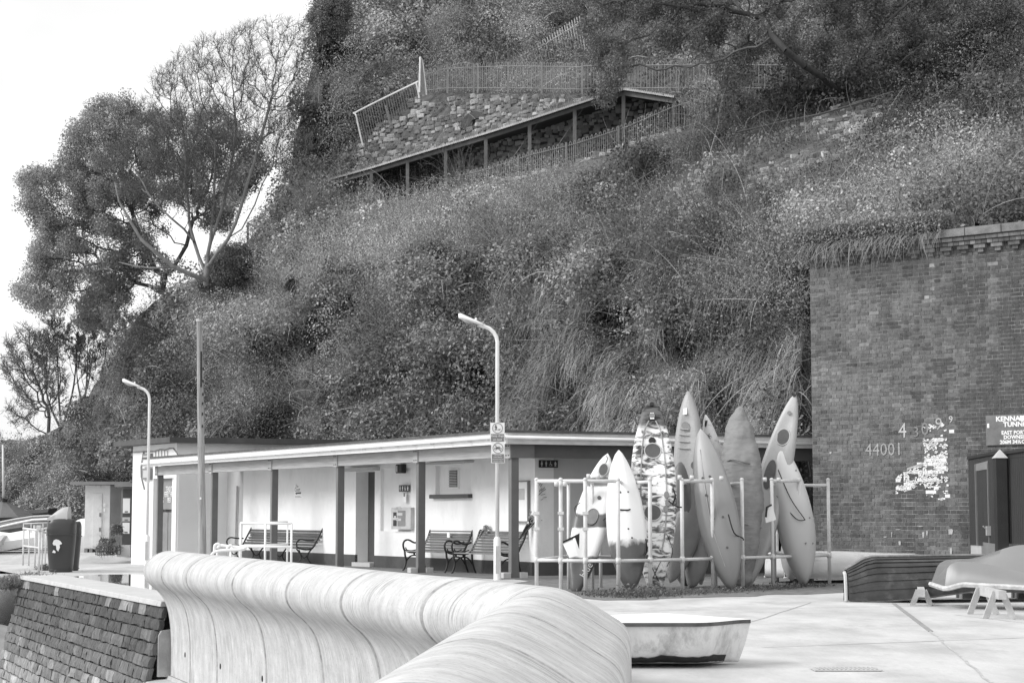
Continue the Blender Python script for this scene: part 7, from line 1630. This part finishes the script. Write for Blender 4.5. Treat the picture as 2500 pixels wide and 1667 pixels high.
# ------------------------------------------------------------------ tube rails by the sea wall
M_wr = G_('white_rail_paint', .84, rough=.4, var=.03, bump=0)
gr_ = thing('guard_rail', 'white square guard rail in front of the long dark bench', 'guard rail', tuple(G(588, 1400)), world=True)
def RZ(px, py, D): return W(px, py, D)
Dg = 38.0
for a, b, D0_, D1_ in (((588, 1276), (588, 1400), Dg, Dg), ((648, 1277), (648, 1400), Dg - .2, Dg - .2), ((712, 1278), (712, 1400), Dg - .4, Dg - .4), ((702, 1276), (702, 1400), Dg + .5, Dg + .5)):
    q = RZ(*a, D0_); mb = MB(); mb.tube([(q.x, q.y, -.02), q], .022 if a[0] != 702 else .018, 8); mb.build('post', M_wr, gr_, smooth=True)
for pts in ([(588, 1276, Dg), (712, 1278, Dg - .4)], [(588, 1332, Dg), (712, 1335, Dg - .4)], [(588, 1278, Dg + .02), (702, 1274, Dg + .5)], [(588, 1333, Dg + .02), (702, 1328, Dg + .5)]):
    mb = MB(); mb.tube([RZ(*q) for q in pts], .024, 8); mb.build('rail', M_wr, gr_, smooth=True)
cr_ = thing('cycle_rack', 'low white bent tube rack with rope knots just behind the sea wall', 'tube rack', tuple(G(540, 1420)), world=True)
Dc = 33.5
mb = MB(); mb.tube(catmull([RZ(512, 1365, Dc), RZ(518, 1352, Dc), RZ(530, 1345, Dc), RZ(560, 1342, Dc), RZ(590, 1341, Dc), RZ(599, 1338, Dc + .3), RZ(590, 1336, Dc + .6), RZ(560, 1333, Dc + .7), RZ(530, 1330, Dc + .8), RZ(524, 1333, Dc + .8), RZ(523, 1345, Dc + .8)], 5), .026, 8); mb.build('bent_tube', M_wr, cr_, smooth=True)
for px, py, D in ((529, 1334, Dc + .6), (560, 1338, Dc + .3)):
    mb = MB(); mb.tube(catmull([RZ(px - 3, py + 8, D - .05), RZ(px - 5, py - 2, D - .06), RZ(px + 2, py - 7, D - .05), RZ(px + 7, py - 3, D - .05), RZ(px + 1, py + 4, D - .08)], 4), .026, 6); mb.build('rope_knot', M_wr, cr_, smooth=True)
for px, D in ((530, Dc + .8), (563, Dc)): q = RZ(px, 1343, D); mb = MB(); mb.tube([(q.x, q.y, -.02), q], .02, 6); mb.build('post', M_wr, cr_, smooth=True)
rl = thing('guard_rail', 'galvanised corner guard rail beside the litter bins at the far left', 'guard rail', tuple(G(96, 1400)), world=True)
fpt = {}
for px, y0, y1, rr_ in ((58, 1290, 1377, .022), (72, 1292, 1380, .019), (87, 1293, 1383, .022), (97, 1292, 1400, .026), (104, 1298, 1393, .016), (112, 1292, 1380, .018), (57.5, 1278, 1300, .012), (76, 1278, 1300, .012), (105, 1277, 1297, .012)):
    b = G(px, y1) if y1 > 1310 else None; D = b.y if b else 47.; q = RZ(px, y0, D); mb = MB(); mb.tube([(q.x, q.y, -.03) if b else RZ(px, y1, D), q], rr_, 8); mb.build('post', M_galv, rl, smooth=True); fpt[px] = D
for a, b, r_ in (((57, 1289, fpt[58]), (98, 1295, fpt[97]), .026), ((58, 1332, fpt[58]), (97, 1337, fpt[97]), .022), ((97, 1295, fpt[97]), (120, 1290, 41.5), .024), ((57, 1278, 47), (122, 1275, 47), .013), ((97, 1294, fpt[97]), (112, 1300, fpt[97] + .5), .02)):
    mb = MB(); mb.tube([RZ(*a), RZ(*b)], r_, 8); mb.build('rail', M_galv, rl, smooth=True)
mb = MB(); q = RZ(95, 1288, fpt[97] - .03); mb.box(q, (.09, .08, .10)); q = RZ(84, 1286, fpt[87]); mb.box(q, (.05, .05, .08)); mb.build('coupling', M_galv, rl, bevel=.01)
mb = MB(); q = RZ(101, 1320, fpt[104] + .1); mb.box(q, (.07, .02, .36)); mb.build('side_plate', M_print, rl)

# ------------------------------------------------------------------ litter bins
def litter_bin(label, px0, px1, pyt, D, dark, lidm, dx=0):
    xa, xb = UU(px0) * D, UU(px1) * D; w = xb - xa; xm = (xa + xb) / 2; h = Zat(pyt, D); t = thing('litter_bin', label, 'litter bin', (xm, D, 0), world=True, group='pair of barrel litter bins')
    def ring(z, k, n=24): return [Vector((xm + (abs(math.cos(a)) ** .7 * (1 if math.cos(a) > 0 else -1)) * w / 2 * k, D + (abs(math.sin(a)) ** .7 * (1 if math.sin(a) > 0 else -1)) * w * .42 * k, z)) for a in np.linspace(0, 2 * math.pi, n + 1)[:-1]]
    mb = MB(); mb.loft([ring(.0, .76), ring(.03, .80), ring(.3, .88), ring(.6, .95), ring(h * .76, 1.0), ring(h * .90, .99), ring(h * .97, .93), ring(h, .80)]); mb.build('body', dark, t, smooth=True, auto=50)
    for z, k in ((h * .70, 1.012), (.05, .83)):
        mb = MB(); q = ring(z, k); mb.tube(q + [q[0]], .012, 5); mb.build('band', dark, t, smooth=True)
    return t, xm, w, h
M_bin = G_('dark_bin_plastic', .045, rough=.33, var=.15, scale=2, bump=.03, spec=.5); M_binlid = G_('pale_bin_lid', .45, rough=.35, var=.05, scale=2)
t, xm, w, h = litter_bin('dark barrel litter bin behind, half hidden by the front bin', 146, 199, 1272, 40.6, M_bin, None)
t, xm, w, h = litter_bin('dark barrel litter bin with a pale domed hood and white map shaped sticker', 117, 186, 1266, 39.6, M_bin, M_binlid)
D = 39.6; mb = MB(); secs = []
for i in range(12):
    u = i / 11; x = xm - w * .44 + w * .70 * u; top = h + .02 + .23 * math.sin(u * 1.62) ** 1.1; hw = w * .36 * (1 - .1 * u); secs.append([Vector((x, D - hw, h * .97)), Vector((x, D - hw * .95, h + (top - h) * .55)), Vector((x, D - hw * .5, top)), Vector((x, D + hw * .5, top)), Vector((x, D + hw * .95, h + (top - h) * .55)), Vector((x, D + hw, h * .97))])
mb.loft(secs, close=False); mb.f += [tuple(range(6)), tuple(11 * 6 + j for j in range(5, -1, -1))]; mb.mi += [0, 0]; mb.build('hood', M_binlid, t, smooth=True, auto=50)
pl2 = [(0, .9), (.25, 1), (.55, .95), (.8, .8), (1, .55), (.9, .45), (.7, .4), (.75, .1), (.55, -.3), (.35, -.1), (.32, .15), (.25, .35), (0, .35), (-.15, .55)]
yf = D - w * .42 * .97 - .012; zc_ = Zat(1332, D) ; mb = MB(); mb.prism([Vector((xm - .10 + a * .17, yf, zc_ - .05 + b * .19)) for a, b in pl2], (0, .05, 0)); mb.prism([Vector((xm - .13 + a * .06, yf, zc_ - .13 + b * .05)) for a, b in ((0, 0), (1, -.3), (1.2, .3), (.5, 1))], (0, .05, 0)); mb.build('map_sticker', M_print, t)

# ------------------------------------------------------------------ store hut, posters hut, lobster pots, far boats
Dk = 60.5; x0_, x1_, x2_ = UU(207) * Dk, UU(268) * Dk, UU(300) * Dk; zb_ = 0.02; ztp = Zat(1184, Dk)
st = thing('store_cabinet', 'tall white metal store cabinet left of the kiosk', 'cabinet', (x0_, Dk, 0), world=True)
M_cab = G_('chipped_white_metal', .70, rough=.5, var=.08, scale=3, stain=.25, stain_v=.35, stain_scale=5)
mb = MB(); mb.prism([(x0_, Dk, zb_ + .08), (x1_, Dk, zb_ + .08), (x1_, Dk, ztp), (x0_, Dk, ztp)], (.0, 2.2, 0)); mb.build('body', M_cab, st)
mb = MB(); mb.prism([(x1_ + .003, Dk + .02, zb_ + .1), (x2_ + .25, Dk + 1.5, zb_ + .1), (x2_ + .25, Dk + 1.5, ztp - .02), (x1_ + .003, Dk + .02, ztp - .02)], (-.0, .3, 0)); mb.build('side_panel', M_lightgrey, st)
dx0, dx1 = UU(227) * Dk, UU(249) * Dk; mb = MB(); mb.box(((dx0 + dx1) / 2, Dk - .015, (zb_ + ztp) / 2 - .05), (dx1 - dx0, .03, ztp - zb_ - .42)); dd = mb.build('door', M_cab, st, bevel=.005)
for pz in (1256, 1292, 1325): mb = MB(); mb.box((dx1 - .05, Dk - .045, Zat(pz, Dk)), (.05, .03, .12)); mb.build('hinge', M_midgrey, dd)
mb = MB(); mb.box((UU(255) * Dk, Dk - .012, Zat(1232, Dk)), (.07, .02, .10)); mb.build('sticker', M_print, st); mb = MB(); mb.box((UU(255) * Dk, Dk - .012, Zat(1245, Dk)), (.06, .02, .09)); mb.build('sticker', M_print, st)
mb = MB(); mb.box(((x0_ + x2_) / 2 - .05, Dk + .9, ztp + .06), (x2_ - x0_ + .7, 2.6, .10)); mb.build('roof', M_midgrey, st)
for px in (213, 225, 240): mb = MB(); mb.box((UU(px) * Dk, Dk + .05, zb_ + .02), (.10, .3, .16)); mb.build('foot', M_midgrey, st)
hu = thing('poster_hut', 'dark ticket hut door covered with white posters beside the kiosk', 'hut', (UU(296) * 58.8, 58.8, 0), world=True)
Dh = 58.8; hx0, hx1 = UU(295) * Dh, UU(330) * Dh; hz0, hz1 = Zat(1347, Dh), Zat(1190, Dh)
mb = MB(); mb.prism([(hx0, Dh, hz0), (hx1, Dh, hz0), (hx1, Dh, hz1), (hx0, Dh, hz1)], (-.2, 1.4, 0)); mb.build('wall', M_midgrey, hu)
mb = MB(); mb.box(((hx0 + hx1) / 2, Dh - .02, (hz0 + hz1) / 2), (hx1 - hx0 - .12, .03, hz1 - hz0 - .1)); dd = mb.build('door', M_plinth, hu)
for y0, y1, s_ in ((1216, 1252, 0), (1262, 1272, .02), (1275, 1302, 0)):
    mb = MB(); z0, z1 = Zat(y1, Dh), Zat(y0, Dh); mb.box((UU(309) * Dh, Dh - .042, (z0 + z1) / 2), (.22 + s_, .012, z1 - z0)); mb.build('poster', M_lightgrey if s_ else M_print, dd)
    mb = MB(); mb.box((UU(309) * Dh, Dh - .050, z0 + .04), (.10, .003, .05)); mb.build('print', M_midgrey, dd)
mb = MB(); mb.box(((hx0 + hx1) / 2, Dh + .8, hz1 + .08), (hx1 - hx0 + .3, 2.2, .12)); mb.build('roof', M_midgrey, hu)
mb = MB(); mb.box((UU(307) * 57.6, 57.6, .10), (.40, .5, .34)); cb = mb.build('concrete_block', M_lightgrey); tag(cb, 'low grey concrete block in front of the poster hut', 'block')
nt_ = thing('fishing_net_heap', 'bundled fishing nets and creels heaped on the cabinet roof', 'fishing nets', tuple(W(250, 1178, Dk + .6)), world=True)
c_ = []
for k in range(900):
    a = random.random() * 6.28; cxx = random.choice((212, 232, 254, 270, 312)); s_ = .45 if cxx != 212 else .25; p = W(cxx, 1168, Dk + .6) + Vector((random.gauss(0, s_ * .55), random.gauss(0, .3), abs(random.gauss(0, .17)) - .1)); c_.append(p)
Q = np.array(c_); V, F, m = ribbons(Q, RNG.normal(size=Q.shape) + [0, 0, .2], .35, .6, .03, 4, 1.6); np_mesh('net', V, F, G_('net_twine', 1., rough=.9, bump=0, attr=True), nt_, tone=np.repeat(RNG.choice([.04, .08, .25, .5], len(Q), p=[.4, .35, .15, .1]), m))
def pot(label, px, py, D, w, h):
    p = W(px, py, D); t = thing('lobster_pot', label, 'lobster pot', tuple(p), random.uniform(-.4, .4), group='lobster pots piled by the cabinet'); mb = MB(); n = 4
    arcs = [[Vector((w * (i / n - .5), .22 * math.cos(a), h * math.sin(a))) for a in np.linspace(0, math.pi, 8)] for i in range(n + 1)]
    for a in arcs: mb.tube(a, .012, 4)
    for j in range(0, 8): mb.tube([arcs[0][j], arcs[-1][j]], .008, 4)
    mb.build('frame', M_plinth, t); Q = np.array([[random.uniform(-w / 2, w / 2), .2 * math.cos(a), h * .95 * math.sin(a)] for a in [random.uniform(0, 3.14) for _ in range(260)]]); V, F, m = ribbons(Q, RNG.normal(size=Q.shape), .16, 0, .018, 3, 1.5); np_mesh('netting', V, F, MATS['net_twine'], t, tone=np.repeat(RNG.choice([.06, .15, .45], len(Q)), m))
pot('dark lobster pot at the foot of the white cabinet, left one', 256, 1354, 57., .50, .26); pot('lobster pot leaning beside the concrete block', 277, 1352, 57.3, .4, .26); pot('lobster pot stacked on top of the others', 262, 1332, 57.6, .4, .22); pot('small creel hanging high against the cabinet side', 286, 1305, 58, .2, .3)
# far boats
M_wb = G_('white_boat', .82, rough=.4, var=.04); Dd = 60.
def far_boat(label, pts_top, pts_bot, D, mat, depth=1.4, rim=None, y1=None):
    t = thing('beached_boat', label, 'boat', tuple(W(pts_bot[0][0], pts_bot[0][1], D)), world=True, group='boats beached under the far left slope'); secs = []
    for (xa, ya), (xb, yb) in zip(pts_top, pts_bot):
        a = W(xa, ya, D); b = W(xb, yb, D - .1); m = (a + b) / 2 + Vector((0, -.22, 0)); secs.append([b, m, a + Vector((0, .05, 0)), a + Vector((0, depth, .05)), b + Vector((0, depth, 0))])
    mb = MB(); mb.loft(secs, close=False); mb.f += [tuple(range(5)), tuple((len(secs) - 1) * 5 + j for j in range(4, -1, -1))]; mb.mi += [0, 0]; mb.build('hull', mat, t, smooth=True, auto=40)
    if rim: mb = MB(); mb.tube([s[2] + Vector((0, -.06, 0)) for s in secs], .045, 5); mb.build('gunwale', rim, t)
    return t
far_boat('white dinghy lying upturned on the far left sand', [(-30, 1302), (0, 1306), (20, 1301), (54, 1296), (90, 1290)], [(-30, 1348), (0, 1346), (20, 1342), (54, 1335), (90, 1332)], 60, M_wb)
t = far_boat('grey tipped dinghy bow at the very left edge', [(-30, 1312), (0, 1306), (10, 1308)], [(-30, 1342), (0, 1338), (3, 1330)], 59.6, M_lightgrey)
far_boat('long dark rowing boat with a pale gunwale, lower of the two at far left', [(-40, 1294), (0, 1286), (40, 1277), (80, 1269), (118, 1267), (150, 1270)], [(-40, 1310), (0, 1304), (40, 1300), (80, 1300), (118, 1302), (150, 1304)], 63, G_('dark_hull', .10, rough=.4), 1.6, M_wb)
far_boat('long grey rowing boat behind it, upper of the two at far left', [(-40, 1282), (0, 1275), (40, 1267), (80, 1261), (118, 1259), (145, 1262)], [(-40, 1296), (0, 1288), (40, 1284), (80, 1278), (118, 1280), (145, 1284)], 66, G_('grey_hull', .17, rough=.4), 1.6, M_lightgrey)
far_boat('white boat stern showing between the bins and the cabinet', [(182, 1272), (196, 1266), (215, 1264)], [(182, 1350), (196, 1350), (215, 1350)], 61, M_wb, 2)
tb2 = thing('tarped_boat', 'sailing dinghy under a peaked grey tarpaulin with a pale mast', 'boat', tuple(W(10, 1262, 72)), world=True)
ap = W(9, 1219, 72); mb = MB(); base = [W(-60, 1262, 72), W(0, 1263, 71.2), W(45, 1262, 71.2), W(82, 1256, 72), W(60, 1252, 74), W(0, 1250, 74.5)]
mb.add([ap] + base, [(0, i + 1, (i + 1) % 6 + 1) for i in range(6)]); mb.build('tarpaulin', G_('grey_boat_tarp', .13, rough=.7, var=.2, scale=2), tb2)
mb = MB(); mb.tube([W(9, 1222, 72), W(7, 1085, 72)], [.055, .04], 8); mb.build('mast', M_galv, tb2, smooth=True)
mb = MB(); mb.tube([W(9, 1222, 71.95), W(10, 1216, 71.95)], .14, 8); mb.build('mast_collar', M_black, tb2)
mb = MB(); mb.prism([W(-60, 1262, 71.8), W(80, 1258, 71.8), W(60, 1270, 71.8), W(-60, 1274, 71.8)], (0, 1.5, 0)); mb.build('hull', M_plinth, tb2)
# rowing boat in the shade under the slope
far_boat('dark boat shape drawn up in the shade under the slope', [(58, 1246), (90, 1246), (118, 1242)], [(66, 1258), (95, 1260), (122, 1258)], 76, M_black)
bpy.context.view_layer.update()
